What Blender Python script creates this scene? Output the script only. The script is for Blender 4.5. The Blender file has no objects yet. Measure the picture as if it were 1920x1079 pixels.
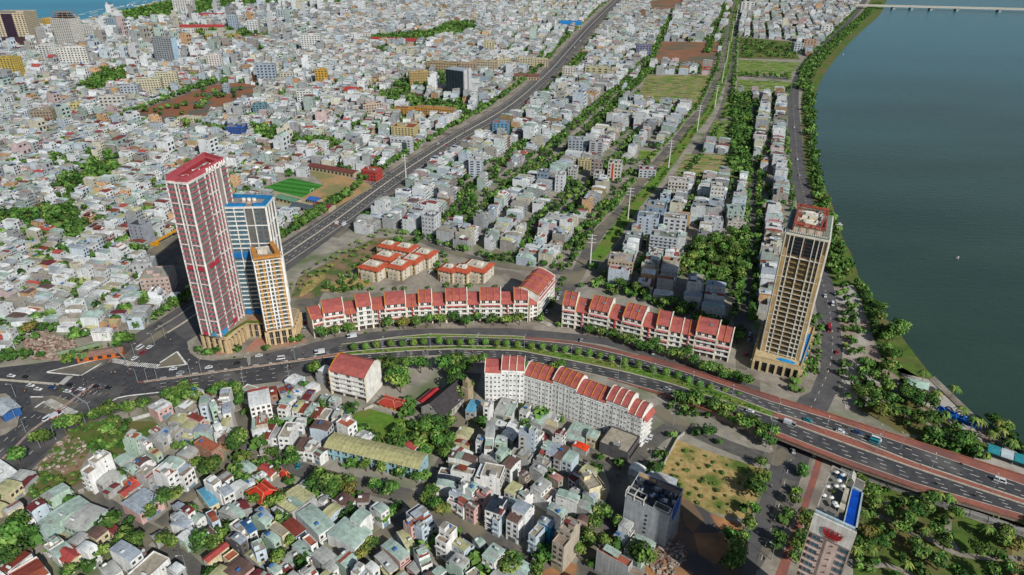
import bpy, math, random
import numpy as np
from mathutils import Vector, Matrix
# ------------------------------------------------------------------ camera, sky, sun, exposure
sc = bpy.context.scene
COL = sc.collection
CAM_H = 250.0
PITCH = math.radians(28.0)
ROLL = math.radians(0.7)
FPX = 1280.0
cam_d = bpy.data.cameras.new('camera')
cam = bpy.data.objects.new('camera', cam_d)
COL.objects.link(cam)
cam_d.sensor_width = 36.0
cam_d.lens = 24.0
cam_d.clip_start = 1.0
cam_d.clip_end = 30000.0
cam.location = (0, 0, CAM_H)
cam.rotation_mode = 'XYZ'
cam.matrix_world = (Matrix.Translation((0, 0, CAM_H)) @ Matrix.Rotation(math.pi / 2 - PITCH, 4, 'X')
     @ Matrix.Rotation(ROLL, 4, 'Z'))
sc.camera = cam
SUN_EL, SUN_AZ = 35.0, -36.0          # degrees; SUN_AZ = heading of the shadows from +Y
sh = (math.sin(math.radians(SUN_AZ)), math.cos(math.radians(SUN_AZ)))
sun_dir = Vector((-sh[0] * math.cos(math.radians(SUN_EL)), -sh[1] * math.cos(math.radians(SUN_EL)), math.sin(math.radians(SUN_EL))))
world = bpy.data.worlds.new('World')
sc.world = world
world.use_nodes = True
wn = world.node_tree
wn.nodes.clear()
wo = wn.nodes.new('ShaderNodeOutputWorld')
wb = wn.nodes.new('ShaderNodeBackground')
ws = wn.nodes.new('ShaderNodeTexSky')
ws.sky_type = 'NISHITA'
ws.sun_disc = False
ws.sun_elevation = math.radians(SUN_EL)
ws.sun_rotation = math.atan2(sun_dir.x, sun_dir.y)
ws.air_density = 1.0
ws.dust_density = 1.0
wb.inputs['Strength'].default_value = 0.074
wn.links.new(ws.outputs[0], wb.inputs[0])
wn.links.new(wb.outputs[0], wo.inputs[0])
sun_d = bpy.data.lights.new('sun', 'SUN')
sun_d.energy = 4.7
sun_d.angle = math.radians(0.5)
sun_d.color = (1.0, 0.972, 0.93)
sun = bpy.data.objects.new('sun', sun_d)
COL.objects.link(sun)
sun.rotation_euler = sun_dir.to_track_quat('Z', 'Y').to_euler()
sun.location = (0, 0, 400)
sc.view_settings.view_transform = 'Standard'
sc.view_settings.look = 'None'
sc.view_settings.exposure = 0.04
sc.view_settings.gamma = 1.0
try:
 sc.cycles.max_bounces = 5
 sc.cycles.diffuse_bounces = 2
 sc.cycles.glossy_bounces = 2
 sc.cycles.transmission_bounces = 2
 sc.cycles.caustics_reflective = False
 sc.cycles.caustics_refractive = False
except Exception:
 pass
# ------------------------------------------------------------------ where things stand: a survey of the photograph
def P(px, py, z=0.0):
 """ground position (at height z) of a surveyed point"""
 x = (px - 960) / FPX
 y = -(py - 539.5) / FPX
 c, s = math.cos(ROLL), math.sin(ROLL)
 x, y = x * c - y * s, x * s + y * c
 d = (x, math.cos(PITCH) + y * math.sin(PITCH), -math.sin(PITCH) + y * math.cos(PITCH))
 t = (z - CAM_H) / d[2]
 return (d[0] * t, d[1] * t)
def PX(X, Y, Z=0.0):
 Z -= CAM_H
 f = Y * math.cos(PITCH) - Z * math.sin(PITCH)
 u = Y * math.sin(PITCH) + Z * math.cos(PITCH)
 x, y = X / f, u / f
 c, s = math.cos(-ROLL), math.sin(-ROLL)
 x, y = x * c - y * s, x * s + y * c
 return (960 + x * FPX, 539.5 - y * FPX)
def PP(pts, z=0.0):
 return [P(a, b, z) for a, b in pts]
def lin(h):
 if isinstance(h, str):
  h = h.lstrip('#')
  r = [int(h[i:i + 2], 16) / 255 for i in (0, 2, 4)]
 else:
  r = [v / 255 for v in h]
 return tuple((c / 12.92 if c <= 0.04045 else ((c + 0.055) / 1.055) ** 2.4) for c in r)
R = random.Random(7)
# ------------------------------------------------------------------ materials
def nmat(name):
 m = bpy.data.materials.new(name)
 m.use_nodes = True
 nt = m.node_tree
 b = nt.nodes['Principled BSDF']
 return m, nt, b
def N(nt, t, **k):
 n = nt.nodes.new(t)
 for a, v in k.items():
  setattr(n, a, v)
 return n
def setin(n, **k):
 for a, v in k.items():
  n.inputs[a.replace('_', ' ')].default_value = v
 return n
def mulnoise(nt, src, scale, lo, hi, detail=4, coords='pos', rough=0.6):
 """src colour times a noise between lo and hi"""
 g = N(nt, 'ShaderNodeNewGeometry')
 nz = N(nt, 'ShaderNodeTexNoise')
 setin(nz, Scale=scale, Detail=detail, Roughness=rough)
 nt.links.new(g.outputs['Position'], nz.inputs['Vector'])
 mr = N(nt, 'ShaderNodeMapRange')
 setin(mr, From_Min=0.3, From_Max=0.7, To_Min=lo, To_Max=hi)
 nt.links.new(nz.outputs['Fac'], mr.inputs['Value'])
 mx = N(nt, 'ShaderNodeVectorMath', operation='SCALE')
 nt.links.new(src, mx.inputs[0])
 nt.links.new(mr.outputs[0], mx.inputs['Scale'])
 return mx.outputs[0]
def bump(nt, b, fac, strength=0.3, dist=0.1):
 bp = N(nt, 'ShaderNodeBump')
 setin(bp, Strength=strength, Distance=dist)
 nt.links.new(fac, bp.inputs['Height'])
 nt.links.new(bp.outputs[0], b.inputs['Normal'])
def attr_mat(name, rough, lo=0.8, hi=1.08, scale=0.35, spec=0.3, metallic=0.0, streak=False, rnd=0.0, fine=None, rust=None):
 m, nt, b = nmat(name)
 a = N(nt, 'ShaderNodeAttribute', attribute_name='col')
 src = a.outputs['Color']
 src = mulnoise(nt, src, scale, lo, hi)
 if fine:
  src = mulnoise(nt, src, fine[0], fine[1], fine[2], detail=2)
 if streak:
  g = N(nt, 'ShaderNodeNewGeometry')
  mp = N(nt, 'ShaderNodeMapping')
  mp.inputs['Scale'].default_value = (1.3, 1.3, 0.12)
  nz = N(nt, 'ShaderNodeTexNoise')
  setin(nz, Scale=0.9, Detail=3.0)
  nt.links.new(g.outputs['Position'], mp.inputs[0])
  nt.links.new(mp.outputs[0], nz.inputs['Vector'])
  mr = N(nt, 'ShaderNodeMapRange')
  setin(mr, From_Min=0.35, From_Max=0.65, To_Min=0.78, To_Max=1.05)
  nt.links.new(nz.outputs['Fac'], mr.inputs['Value'])
  mx = N(nt, 'ShaderNodeVectorMath', operation='SCALE')
  nt.links.new(src, mx.inputs[0])
  nt.links.new(mr.outputs[0], mx.inputs['Scale'])
  src = mx.outputs[0]
 if rust:
  g = N(nt, 'ShaderNodeNewGeometry')
  nz = N(nt, 'ShaderNodeTexNoise')
  setin(nz, Scale=0.32, Detail=7.0, Roughness=0.7)
  nt.links.new(g.outputs['Position'], nz.inputs['Vector'])
  mr = N(nt, 'ShaderNodeMapRange')
  setin(mr, From_Min=0.56, From_Max=0.7, To_Max=0.75)
  nt.links.new(nz.outputs['Fac'], mr.inputs['Value'])
  mx = N(nt, 'ShaderNodeMix', data_type='RGBA')
  nt.links.new(mr.outputs[0], mx.inputs['Factor'])
  nt.links.new(src, mx.inputs['A'])
  mx.inputs['B'].default_value = (*lin(rust), 1)
  src = mx.outputs['Result']
 if rnd:
  oi = N(nt, 'ShaderNodeObjectInfo')
  mr = N(nt, 'ShaderNodeMapRange')
  setin(mr, To_Min=1 - rnd, To_Max=1 + rnd)
  nt.links.new(oi.outputs['Random'], mr.inputs['Value'])
  hs = N(nt, 'ShaderNodeHueSaturation')
  mr2 = N(nt, 'ShaderNodeMapRange')
  setin(mr2, To_Min=0.47, To_Max=0.52)
  ml = N(nt, 'ShaderNodeMath', operation='FRACT')
  mm = N(nt, 'ShaderNodeMath', operation='MULTIPLY')
  mm.inputs[1].default_value = 7.3
  nt.links.new(oi.outputs['Random'], mm.inputs[0])
  nt.links.new(mm.outputs[0], ml.inputs[0])
  nt.links.new(ml.outputs[0], mr2.inputs['Value'])
  nt.links.new(mr2.outputs[0], hs.inputs['Hue'])
  nt.links.new(mr.outputs[0], hs.inputs['Value'])
  nt.links.new(src, hs.inputs['Color'])
  src = hs.outputs[0]
 nt.links.new(src, b.inputs['Base Color'])
 setin(b, Roughness=rough, Metallic=metallic)
 b.inputs['Specular IOR Level'].default_value = spec
 return m
def flat_mat(name, c1, c2, scale, rough=0.9, c3=None, scale3=0.02, bumpy=0.0, ramp=(0.35, 0.65), spec=0.2, dist3=(0.45, 0.6)):
 """ground materials: two colours mixed by noise, a third by a wide noise"""
 m, nt, b = nmat(name)
 g = N(nt, 'ShaderNodeNewGeometry')
 nz = N(nt, 'ShaderNodeTexNoise')
 setin(nz, Scale=scale, Detail=6.0, Roughness=0.65)
 nt.links.new(g.outputs['Position'], nz.inputs['Vector'])
 cr = N(nt, 'ShaderNodeValToRGB')
 cr.color_ramp.elements[0].position = ramp[0]
 cr.color_ramp.elements[1].position = ramp[1]
 cr.color_ramp.elements[0].color = (*lin(c1), 1)
 cr.color_ramp.elements[1].color = (*lin(c2), 1)
 nt.links.new(nz.outputs['Fac'], cr.inputs[0])
 src = cr.outputs[0]
 if c3:
  n3 = N(nt, 'ShaderNodeTexNoise')
  setin(n3, Scale=scale3, Detail=5.0)
  nt.links.new(g.outputs['Position'], n3.inputs['Vector'])
  mr = N(nt, 'ShaderNodeMapRange')
  setin(mr, From_Min=dist3[0], From_Max=dist3[1])
  nt.links.new(n3.outputs['Fac'], mr.inputs['Value'])
  mx = N(nt, 'ShaderNodeMix', data_type='RGBA')
  nt.links.new(mr.outputs[0], mx.inputs['Factor'])
  nt.links.new(src, mx.inputs['A'])
  mx.inputs['B'].default_value = (*lin(c3), 1)
  src = mx.outputs['Result']
 nt.links.new(src, b.inputs['Base Color'])
 setin(b, Roughness=rough)
 b.inputs['Specular IOR Level'].default_value = spec
 if bumpy:
  bump(nt, b, nz.outputs['Fac'], bumpy, 0.5)
 return m
def stripe_mat(name, c1, c2, ang, width, rough=0.9, noise=True):
 m, nt, b = nmat(name)
 g = N(nt, 'ShaderNodeNewGeometry')
 mp = N(nt, 'ShaderNodeMapping')
 mp.inputs['Rotation'].default_value = (0, 0, -ang)
 nt.links.new(g.outputs['Position'], mp.inputs[0])
 sp = N(nt, 'ShaderNodeSeparateXYZ')
 nt.links.new(mp.outputs[0], sp.inputs[0])
 d = N(nt, 'ShaderNodeMath', operation='PINGPONG')
 d.inputs[1].default_value = width
 nt.links.new(sp.outputs[1], d.inputs[0])
 cr = N(nt, 'ShaderNodeMath', operation='GREATER_THAN')
 cr.inputs[1].default_value = width / 2
 nt.links.new(d.outputs[0], cr.inputs[0])
 mx = N(nt, 'ShaderNodeMix', data_type='RGBA')
 nt.links.new(cr.outputs[0], mx.inputs['Factor'])
 mx.inputs['A'].default_value = (*lin(c1), 1)
 mx.inputs['B'].default_value = (*lin(c2), 1)
 src = mulnoise(nt, mx.outputs['Result'], 0.3, 0.8, 1.15)
 nt.links.new(src, b.inputs['Base Color'])
 setin(b, Roughness=rough)
 b.inputs['Specular IOR Level'].default_value = 0.2
 return m
def water_mat(name, c, c2, scale3, rough, wscale, spec=0.5, bs=0.25, up=None):
 m, nt, b = nmat(name)
 g = N(nt, 'ShaderNodeNewGeometry')
 n3 = N(nt, 'ShaderNodeTexNoise')
 setin(n3, Scale=scale3, Detail=4.0)
 mp = N(nt, 'ShaderNodeMapping')
 mp.inputs['Scale'].default_value = (0.35, 1, 1)
 nt.links.new(g.outputs['Position'], mp.inputs[0])
 nt.links.new(mp.outputs[0], n3.inputs['Vector'])
 mr = N(nt, 'ShaderNodeMapRange')
 setin(mr, From_Min=0.35, From_Max=0.65)
 nt.links.new(n3.outputs['Fac'], mr.inputs['Value'])
 mx = N(nt, 'ShaderNodeMix', data_type='RGBA')
 nt.links.new(mr.outputs[0], mx.inputs['Factor'])
 mx.inputs['A'].default_value = (*lin(c), 1)
 mx.inputs['B'].default_value = (*lin(c2), 1)
 src = mx.outputs['Result']
 if up:  # bluer farther upstream: the sky's reflection painted into the base colour
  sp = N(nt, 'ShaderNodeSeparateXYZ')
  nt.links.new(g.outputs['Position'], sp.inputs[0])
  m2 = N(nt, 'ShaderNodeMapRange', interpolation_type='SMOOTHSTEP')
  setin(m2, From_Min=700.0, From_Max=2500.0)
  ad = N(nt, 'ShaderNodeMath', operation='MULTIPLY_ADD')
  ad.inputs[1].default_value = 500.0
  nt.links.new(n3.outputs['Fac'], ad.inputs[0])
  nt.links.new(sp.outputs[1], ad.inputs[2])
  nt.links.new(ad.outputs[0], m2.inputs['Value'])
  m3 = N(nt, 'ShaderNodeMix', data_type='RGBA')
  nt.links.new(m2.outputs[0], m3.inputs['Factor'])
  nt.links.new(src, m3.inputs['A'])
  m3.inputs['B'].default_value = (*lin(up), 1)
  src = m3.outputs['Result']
 nt.links.new(src, b.inputs['Base Color'])
 setin(b, Roughness=rough)
 b.inputs['Specular IOR Level'].default_value = spec
 wv = N(nt, 'ShaderNodeTexNoise')
 setin(wv, Scale=wscale, Detail=5.0, Roughness=0.6)
 mp2 = N(nt, 'ShaderNodeMapping')
 mp2.inputs['Scale'].default_value = (0.4, 1.6, 1)
 nt.links.new(g.outputs['Position'], mp2.inputs[0])
 nt.links.new(mp2.outputs[0], wv.inputs['Vector'])
 bump(nt, b, wv.outputs['Fac'], bs, 0.6)
 return m
def plots_mat(name, cols, ang, cell=(9, 4)):
 """garden plots: a patchwork of beds"""
 m, nt, b = nmat(name)
 g = N(nt, 'ShaderNodeNewGeometry')
 mp = N(nt, 'ShaderNodeMapping')
 mp.inputs['Rotation'].default_value = (0, 0, -ang)
 mp.inputs['Scale'].default_value = (1 / cell[0], 1 / cell[1], 1)
 nt.links.new(g.outputs['Position'], mp.inputs[0])
 vo = N(nt, 'ShaderNodeTexVoronoi', feature='F1', distance='CHEBYCHEV')
 setin(vo, Scale=1.0, Randomness=0.55)
 nt.links.new(mp.outputs[0], vo.inputs['Vector'])
 sp = N(nt, 'ShaderNodeSeparateColor')
 nt.links.new(vo.outputs['Color'], sp.inputs[0])
 cr = N(nt, 'ShaderNodeValToRGB')
 cr.color_ramp.interpolation = 'CONSTANT'
 e = cr.color_ramp.elements
 while len(e) < len(cols):
  e.new(0.5)
 for i, c in enumerate(cols):
  e[i].position = i / len(cols)
  e[i].color = (*lin(c), 1)
 nt.links.new(sp.outputs[0], cr.inputs[0])
 ed = N(nt, 'ShaderNodeMath', operation='GREATER_THAN')
 ed.inputs[1].default_value = 0.47
 nt.links.new(vo.outputs['Distance'], ed.inputs[0])
 mx = N(nt, 'ShaderNodeMix', data_type='RGBA')
 nt.links.new(ed.outputs[0], mx.inputs['Factor'])
 nt.links.new(cr.outputs[0], mx.inputs['A'])
 mx.inputs['B'].default_value = (*lin('8a8468'), 1)
 src = mulnoise(nt, mx.outputs['Result'], 0.5, 0.75, 1.2)
 nt.links.new(src, b.inputs['Base Color'])
 setin(b, Roughness=0.95)
 b.inputs['Specular IOR Level'].default_value = 0.1
 return m
M_PAINT = attr_mat('painted_plaster', 0.85, 0.80, 1.08, 0.25, streak=True, fine=(1.8, 0.9, 1.08))
M_METAL = attr_mat('sheet_roofing', 0.55, 0.72, 1.12, 0.45, spec=0.35, fine=(2.2, 0.85, 1.12), rust='6b5546')
M_TILE = attr_mat('clay_tile', 0.8, 0.72, 1.15, 0.35, fine=(2.2, 0.8, 1.15))
M_CONC = attr_mat('weathered_concrete', 0.9, 0.68, 1.12, 0.55, fine=(2.5, 0.85, 1.1), rust='55504a')
M_GLASS = attr_mat('window_glass', 0.22, 0.7, 1.4, 0.4, spec=0.4)
M_LEAF = attr_mat('leaves', 0.75, 0.7, 1.3, 0.5, spec=0.2, rnd=0.22)
M_WOOD = attr_mat('bark', 0.9)
M_STEEL = attr_mat('painted_steel', 0.4, 0.92, 1.05, 1.0, spec=0.5)
M_CAR = attr_mat('car_paint', 0.25, 0.95, 1.03, 1.0, spec=0.6)
MATS = [M_PAINT, M_METAL, M_TILE, M_CONC, M_GLASS, M_LEAF, M_WOOD, M_STEEL, M_CAR]
PAINT, METAL, TILE, CONC, GLASS, LEAF, WOOD, STEEL, CARP = range(9)
# ------------------------------------------------------------------ mesh building
class MB:
 def __init__(s):
  s.V = []; s.L = []; s.S = []; s.M = []; s.C = []; s.Ro = []
 def poly(s, pts, mat, col, role=0):
  i = len(s.V)
  s.V.extend(pts)
  s.L.extend(range(i, i + len(pts)))
  s.S.append(len(pts)); s.M.append(mat); s.C.append(col); s.Ro.append(role)
 def box(s, cx, cy, z0, w, d, h, mat, col, ang=0.0, top=None, topmat=None, role=0, toprole=None, bottom=False):
  c, n = math.cos(ang), math.sin(ang)
  q = [(cx + a * c - b * n, cy + a * n + b * c) for a, b in ((-w / 2, -d / 2), (w / 2, -d / 2), (w / 2, d / 2), (-w / 2, d / 2))]
  s.prism(q, z0, z0 + h, mat, col, topmat if topmat is not None else mat, top if top is not None else col, role, toprole if toprole is not None else role, bottom)
 def prism(s, q, z0, z1, mat, col, tmat=None, tcol=None, role=0, toprole=None, bottom=False):
  i = len(s.V); k = len(q)
  s.V.extend((a, b, z0) for a, b in q)
  s.V.extend((a, b, z1) for a, b in q)
  for j in range(k):
   j2 = (j + 1) % k
   s.L.extend((i + j, i + j2, i + k + j2, i + k + j))
   s.S.append(4); s.M.append(mat); s.C.append(col); s.Ro.append(role)
  s.L.extend(range(i + k, i + 2 * k))
  s.S.append(k); s.M.append(mat if tmat is None else tmat); s.C.append(col if tcol is None else tcol); s.Ro.append(role if toprole is None else toprole)
  if bottom:
   s.L.extend(range(i + k - 1, i - 1, -1))
   s.S.append(k); s.M.append(mat); s.C.append(col); s.Ro.append(role)
 def cyl(s, cx, cy, z0, r, h, mat, col, n=8, r2=None, cap=True, role=0):
  r2 = r if r2 is None else r2
  i = len(s.V)
  for k in range(n):
   a = 2 * math.pi * k / n
   s.V.append((cx + r * math.cos(a), cy + r * math.sin(a), z0))
  for k in range(n):
   a = 2 * math.pi * k / n
   s.V.append((cx + r2 * math.cos(a), cy + r2 * math.sin(a), z0 + h))
  for k in range(n):
   k2 = (k + 1) % n
   s.L.extend((i + k, i + k2, i + n + k2, i + n + k)); s.S.append(4); s.M.append(mat); s.C.append(col); s.Ro.append(role)
  if cap:
   s.L.extend(range(i + n, i + 2 * n)); s.S.append(n); s.M.append(mat); s.C.append(col); s.Ro.append(role)
 def tube(s, a, b, r, mat, col, n=5, r2=None):
  a, b = Vector(a), Vector(b)
  d = (b - a).normalized()
  u = d.orthogonal().normalized(); v = d.cross(u)
  r2 = r if r2 is None else r2
  i = len(s.V)
  for p, rr in ((a, r), (b, r2)):
   for k in range(n):
    t = 2 * math.pi * k / n
    s.V.append(tuple(p + u * math.cos(t) * rr + v * math.sin(t) * rr))
  for k in range(n):
   k2 = (k + 1) % n
   s.L.extend((i + k, i + k2, i + n + k2, i + n + k)); s.S.append(4); s.M.append(mat); s.C.append(col); s.Ro.append(0)
  s.L.extend(range(i + n, i + 2 * n)); s.S.append(n); s.M.append(mat); s.C.append(col); s.Ro.append(0)
  s.L.extend(range(i + n - 1, i - 1, -1)); s.S.append(n); s.M.append(mat); s.C.append(col); s.Ro.append(0)
 def np(s):
  return (np.array(s.V, dtype=np.float32).reshape(-1, 3), np.array(s.L, dtype=np.int32), np.array(s.S, dtype=np.int32),
    np.array(s.M, dtype=np.int32), np.array(s.C, dtype=np.float32).reshape(-1, 3), np.array(s.Ro, dtype=np.int32))
 def mesh(s, name, smooth=False):
  return np_mesh(name, [s.np()], smooth)
 def build(s, name, parent=None, smooth=False, loc=None, rot=0.0):
  if not s.S:
   return None
  o = bpy.data.objects.new(name, s.mesh(name, smooth))
  COL.objects.link(o)
  if parent is not None:
   o.parent = parent
  if loc is not None:
   o.location = loc
  o.rotation_euler = (0, 0, rot)
  return o
 def append(s, o, x=0, y=0, z=0, ang=0.0, sx=1, sy=1, sz=1):
  c, n = math.cos(ang), math.sin(ang)
  i = len(s.V)
  for a, b, e in o.V:
   a *= sx; b *= sy
   s.V.append((x + a * c - b * n, y + a * n + b * c, z + e * sz))
  s.L.extend(l + i for l in o.L)
  s.S.extend(o.S); s.M.extend(o.M); s.C.extend(o.C); s.Ro.extend(o.Ro)
def np_mesh(name, parts, smooth=False):
 off = 0; V = []; L = []; S = []; Mt = []; C = []
 for v, l, si, m, c, _ in parts:
  V.append(v); L.append(l + off); S.append(si); Mt.append(m); C.append(c); off += len(v)
 V = np.concatenate(V); L = np.concatenate(L); S = np.concatenate(S); Mt = np.concatenate(Mt); C = np.concatenate(C)
 me = bpy.data.meshes.new(name)
 me.vertices.add(len(V)); me.vertices.foreach_set('co', V.astype(np.float32).ravel())
 me.loops.add(len(L)); me.loops.foreach_set('vertex_index', L.astype(np.int32))
 me.polygons.add(len(S))
 st = np.concatenate(([0], np.cumsum(S)[:-1])).astype(np.int32)
 me.polygons.foreach_set('loop_start', st)
 used = np.unique(Mt)
 remap = np.zeros(len(MATS), dtype=np.int32)
 for k, u in enumerate(used):
  me.materials.append(MATS[u]); remap[u] = k
 me.polygons.foreach_set('material_index', remap[Mt].astype(np.int32))
 me.polygons.foreach_set('use_smooth', np.full(len(S), smooth, dtype=bool))
 at = me.attributes.new('col', 'FLOAT_COLOR', 'CORNER')
 cc = np.repeat(np.concatenate((C, np.ones((len(C), 1), dtype=np.float32)), 1), S, axis=0)
 at.data.foreach_set('color', cc.astype(np.float32).ravel())
 me.update(calc_edges=True)
 return me
def tag(o, label=None, cat=None, group=None, kind=None):
 if label: o['label'] = label
 if cat: o['category'] = cat
 if group: o['group'] = group
 if kind: o['kind'] = kind
 return o
def empty(name, loc, rot=0.0):
 o = bpy.data.objects.new(name, None)
 COL.objects.link(o)
 o.empty_display_size = 0.5
 o.location = loc
 o.rotation_euler = (0, 0, rot)
 return o
def inst(name, me, parent=None, loc=(0, 0, 0), rot=0.0, scale=(1, 1, 1)):
 o = bpy.data.objects.new(name, me)
 COL.objects.link(o)
 if parent is not None:
  o.parent = parent
 o.location = loc
 o.rotation_euler = (0, 0, rot)
 o.scale = scale
 return o
def repeats(parent, name, mb, places, cap=100):
 """places: (x, y, z, rot, sx, sy, sz). The first cap as parts of their own, the rest as one."""
 if not places:
  return
 me = mb.mesh(name)
 for p in places[:cap]:
  inst(name, me, parent, p[:3], p[3], p[4:7] if len(p) > 4 else (1, 1, 1))
 if len(places) > cap:
  rest = MB()
  for p in places[cap:]:
   s = p[4:7] if len(p) > 4 else (1, 1, 1)
   rest.append(mb, p[0], p[1], p[2], p[3], *s)
  o = rest.build(name + 's' if not name.endswith('s') else name, parent)
  o['kind'] = 'stuff'
# unit window: 1 wide, 1 high, centred in x, base at z=0, front looks to -y
def window_mb(frame, pane, t=0.06):
 m = MB()
 for x in (-0.5 + t / 2, 0.5 - t / 2, 0.0):
  m.box(x, -0.04, 0, t, 0.08, 1.0, PAINT, frame)
 for z in (0, 1 - t):
  m.box(0, -0.045, z, 1.0, 0.09, t, PAINT, frame)
 m.poly([(-0.5, -0.03, 0), (0.5, -0.03, 0), (0.5, -0.03, 1), (-0.5, -0.03, 1)], GLASS, pane)
 return m
def arch_front(A, B):
 """local frame of a facade from world point A to B: origin A, length, heading; outside is to the right of A->B"""
 return math.hypot(B[0] - A[0], B[1] - A[1]), math.atan2(B[1] - A[1], B[0] - A[0])
def rect3(a, b, c, z):
 A, B, Cc = P(*a, z), P(*b, z), P(*c, z)
 w = math.hypot(B[0] - A[0], B[1] - A[1]); an = math.atan2(B[1] - A[1], B[0] - A[0])
 u = (math.cos(an), math.sin(an)); v = (-u[1], u[0])
 d = (Cc[0] - B[0]) * v[0] + (Cc[1] - B[1]) * v[1]
 cx = A[0] + u[0] * w / 2 + v[0] * d / 2
 cy = A[1] + u[1] * w / 2 + v[1] * d / 2
 return cx, cy, w, abs(d), an
# ------------------------------------------------------------------ a map of what is taken
GX0, GY0, GC = -2700.0, 150.0, 2.0
GW, GH = 2700, 1750
GRID = np.zeros((GH, GW), dtype=np.uint8)
def mark_poly(poly, val=1):
 xs = [p[0] for p in poly]; ys = [p[1] for p in poly]
 i0 = max(0, int((min(xs) - GX0) / GC)); i1 = min(GW, int((max(xs) - GX0) / GC) + 2)
 j0 = max(0, int((min(ys) - GY0) / GC)); j1 = min(GH, int((max(ys) - GY0) / GC) + 2)
 if i1 <= i0 or j1 <= j0:
  return
 X = GX0 + (np.arange(i0, i1) + 0.5) * GC
 Y = (GY0 + (np.arange(j0, j1) + 0.5) * GC)[:, None]
 ins = np.zeros((j1 - j0, i1 - i0), dtype=bool)
 n = len(poly)
 for k in range(n):
  xa, ya = poly[k]; xb, yb = poly[(k + 1) % n]
  if ya == yb:
   continue
  cond = ((ya > Y) != (yb > Y)) & (X < (xb - xa) * (Y - ya) / (yb - ya) + xa)
  ins ^= cond
 GRID[j0:j1, i0:i1][ins] = val
def cell(x, y):
 i = int((x - GX0) / GC); j = int((y - GY0) / GC)
 if 0 <= i < GW and 0 <= j < GH:
  return GRID[j, i]
 return 1
def rect_poly(cx, cy, w, d, an):
 c, n = math.cos(an), math.sin(an)
 return [(cx + a * c - b * n, cy + a * n + b * c) for a, b in ((-w / 2, -d / 2), (w / 2, -d / 2), (w / 2, d / 2), (-w / 2, d / 2))]
def free_rect(cx, cy, w, d, an):
 c, n = math.cos(an), math.sin(an)
 for fa in (-0.42, 0, 0.42):
  for fb in (-0.45, -0.22, 0, 0.22, 0.45):
   a, b = fa * w, fb * d
   if cell(cx + a * c - b * n, cy + a * n + b * c):
    return False
 return True
def inpoly(x, y, poly):
 r = False
 n = len(poly)
 for k in range(n):
  xa, ya = poly[k]; xb, yb = poly[(k + 1) % n]
  if (ya > y) != (yb > y) and x < (xb - xa) * (y - ya) / (yb - ya) + xa:
   r = not r
 return r
def offset_line(pts, wl, wr=None):
 """band around a polyline: wl to the left, wr to the right"""
 wr = wl if wr is None else wr
 Lf, Rt = [], []
 for i, p in enumerate(pts):
  a = pts[max(0, i - 1)]; b = pts[min(len(pts) - 1, i + 1)]
  dx, dy = b[0] - a[0], b[1] - a[1]; l = math.hypot(dx, dy) or 1
  nx, ny = -dy / l, dx / l
  Lf.append((p[0] + nx * wl, p[1] + ny * wl)); Rt.append((p[0] - nx * wr, p[1] - ny * wr))
 return Lf, Rt
def smooth_line(pts, step=6.0):
 """Catmull-Rom through the points"""
 out = []
 n = len(pts)
 for i in range(n - 1):
  p0 = pts[max(0, i - 1)]; p1 = pts[i]; p2 = pts[i + 1]; p3 = pts[min(n - 1, i + 2)]
  k = max(1, int(math.hypot(p2[0] - p1[0], p2[1] - p1[1]) / step))
  for j in range(k):
   t = j / k
   out.append(tuple(0.5 * (2 * p1[q] + (p2[q] - p0[q]) * t + (2 * p0[q] - 5 * p1[q] + 4 * p2[q] - p3[q]) * t * t + (3 * p1[q] - p0[q] - 3 * p2[q] + p3[q]) * t ** 3) for q in range(len(p1))))
 out.append(tuple(pts[-1]))
 return out
def sheet(name, polys, mat, z, kind='structure', mark=0):
 """flat sheets on the ground, one object"""
 me = bpy.data.meshes.new(name)
 V = []; F = []
 for q in polys:
  i = len(V)
  a = sum(q[k][0] * q[(k + 1) % len(q)][1] - q[(k + 1) % len(q)][0] * q[k][1] for k in range(len(q)))
  if a < 0:
   q = q[::-1]
  zk = z + 0.002 * len(F)
  V.extend((x, y, zk) for x, y in q)
  F.append(tuple(range(i, i + len(q))))
  if mark:
   mark_poly(q, mark)
 me.from_pydata(V, [], F)
 me.materials.append(mat)
 o = bpy.data.objects.new(name, me)
 COL.objects.link(o)
 if kind:
  o['kind'] = kind
 return o
def band(name, lines, mat, z, mark=0):
 """strips between two sampled lines"""
 polys = []
 for Lf, Rt in lines:
  for i in range(len(Lf) - 1):
   polys.append([Lf[i], Lf[i + 1], Rt[i + 1], Rt[i]])
 me = bpy.data.meshes.new(name)
 V = []; F = []
 for kk, (Lf, Rt) in enumerate(lines):
  i = len(V); n = len(Lf); zk = z + 0.0035 * kk
  V.extend((x, y, zk) for x, y in Lf); V.extend((x, y, zk) for x, y in Rt)
  F.extend((i + n + k, i + n + k + 1, i + k + 1, i + k) for k in range(n - 1))
 if mark:
  for q in polys:
   mark_poly(q, mark)
 me.from_pydata(V, [], F)
 me.materials.append(mat)
 o = bpy.data.objects.new(name, me)
 COL.objects.link(o)
 o['kind'] = 'structure'
 return o
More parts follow.
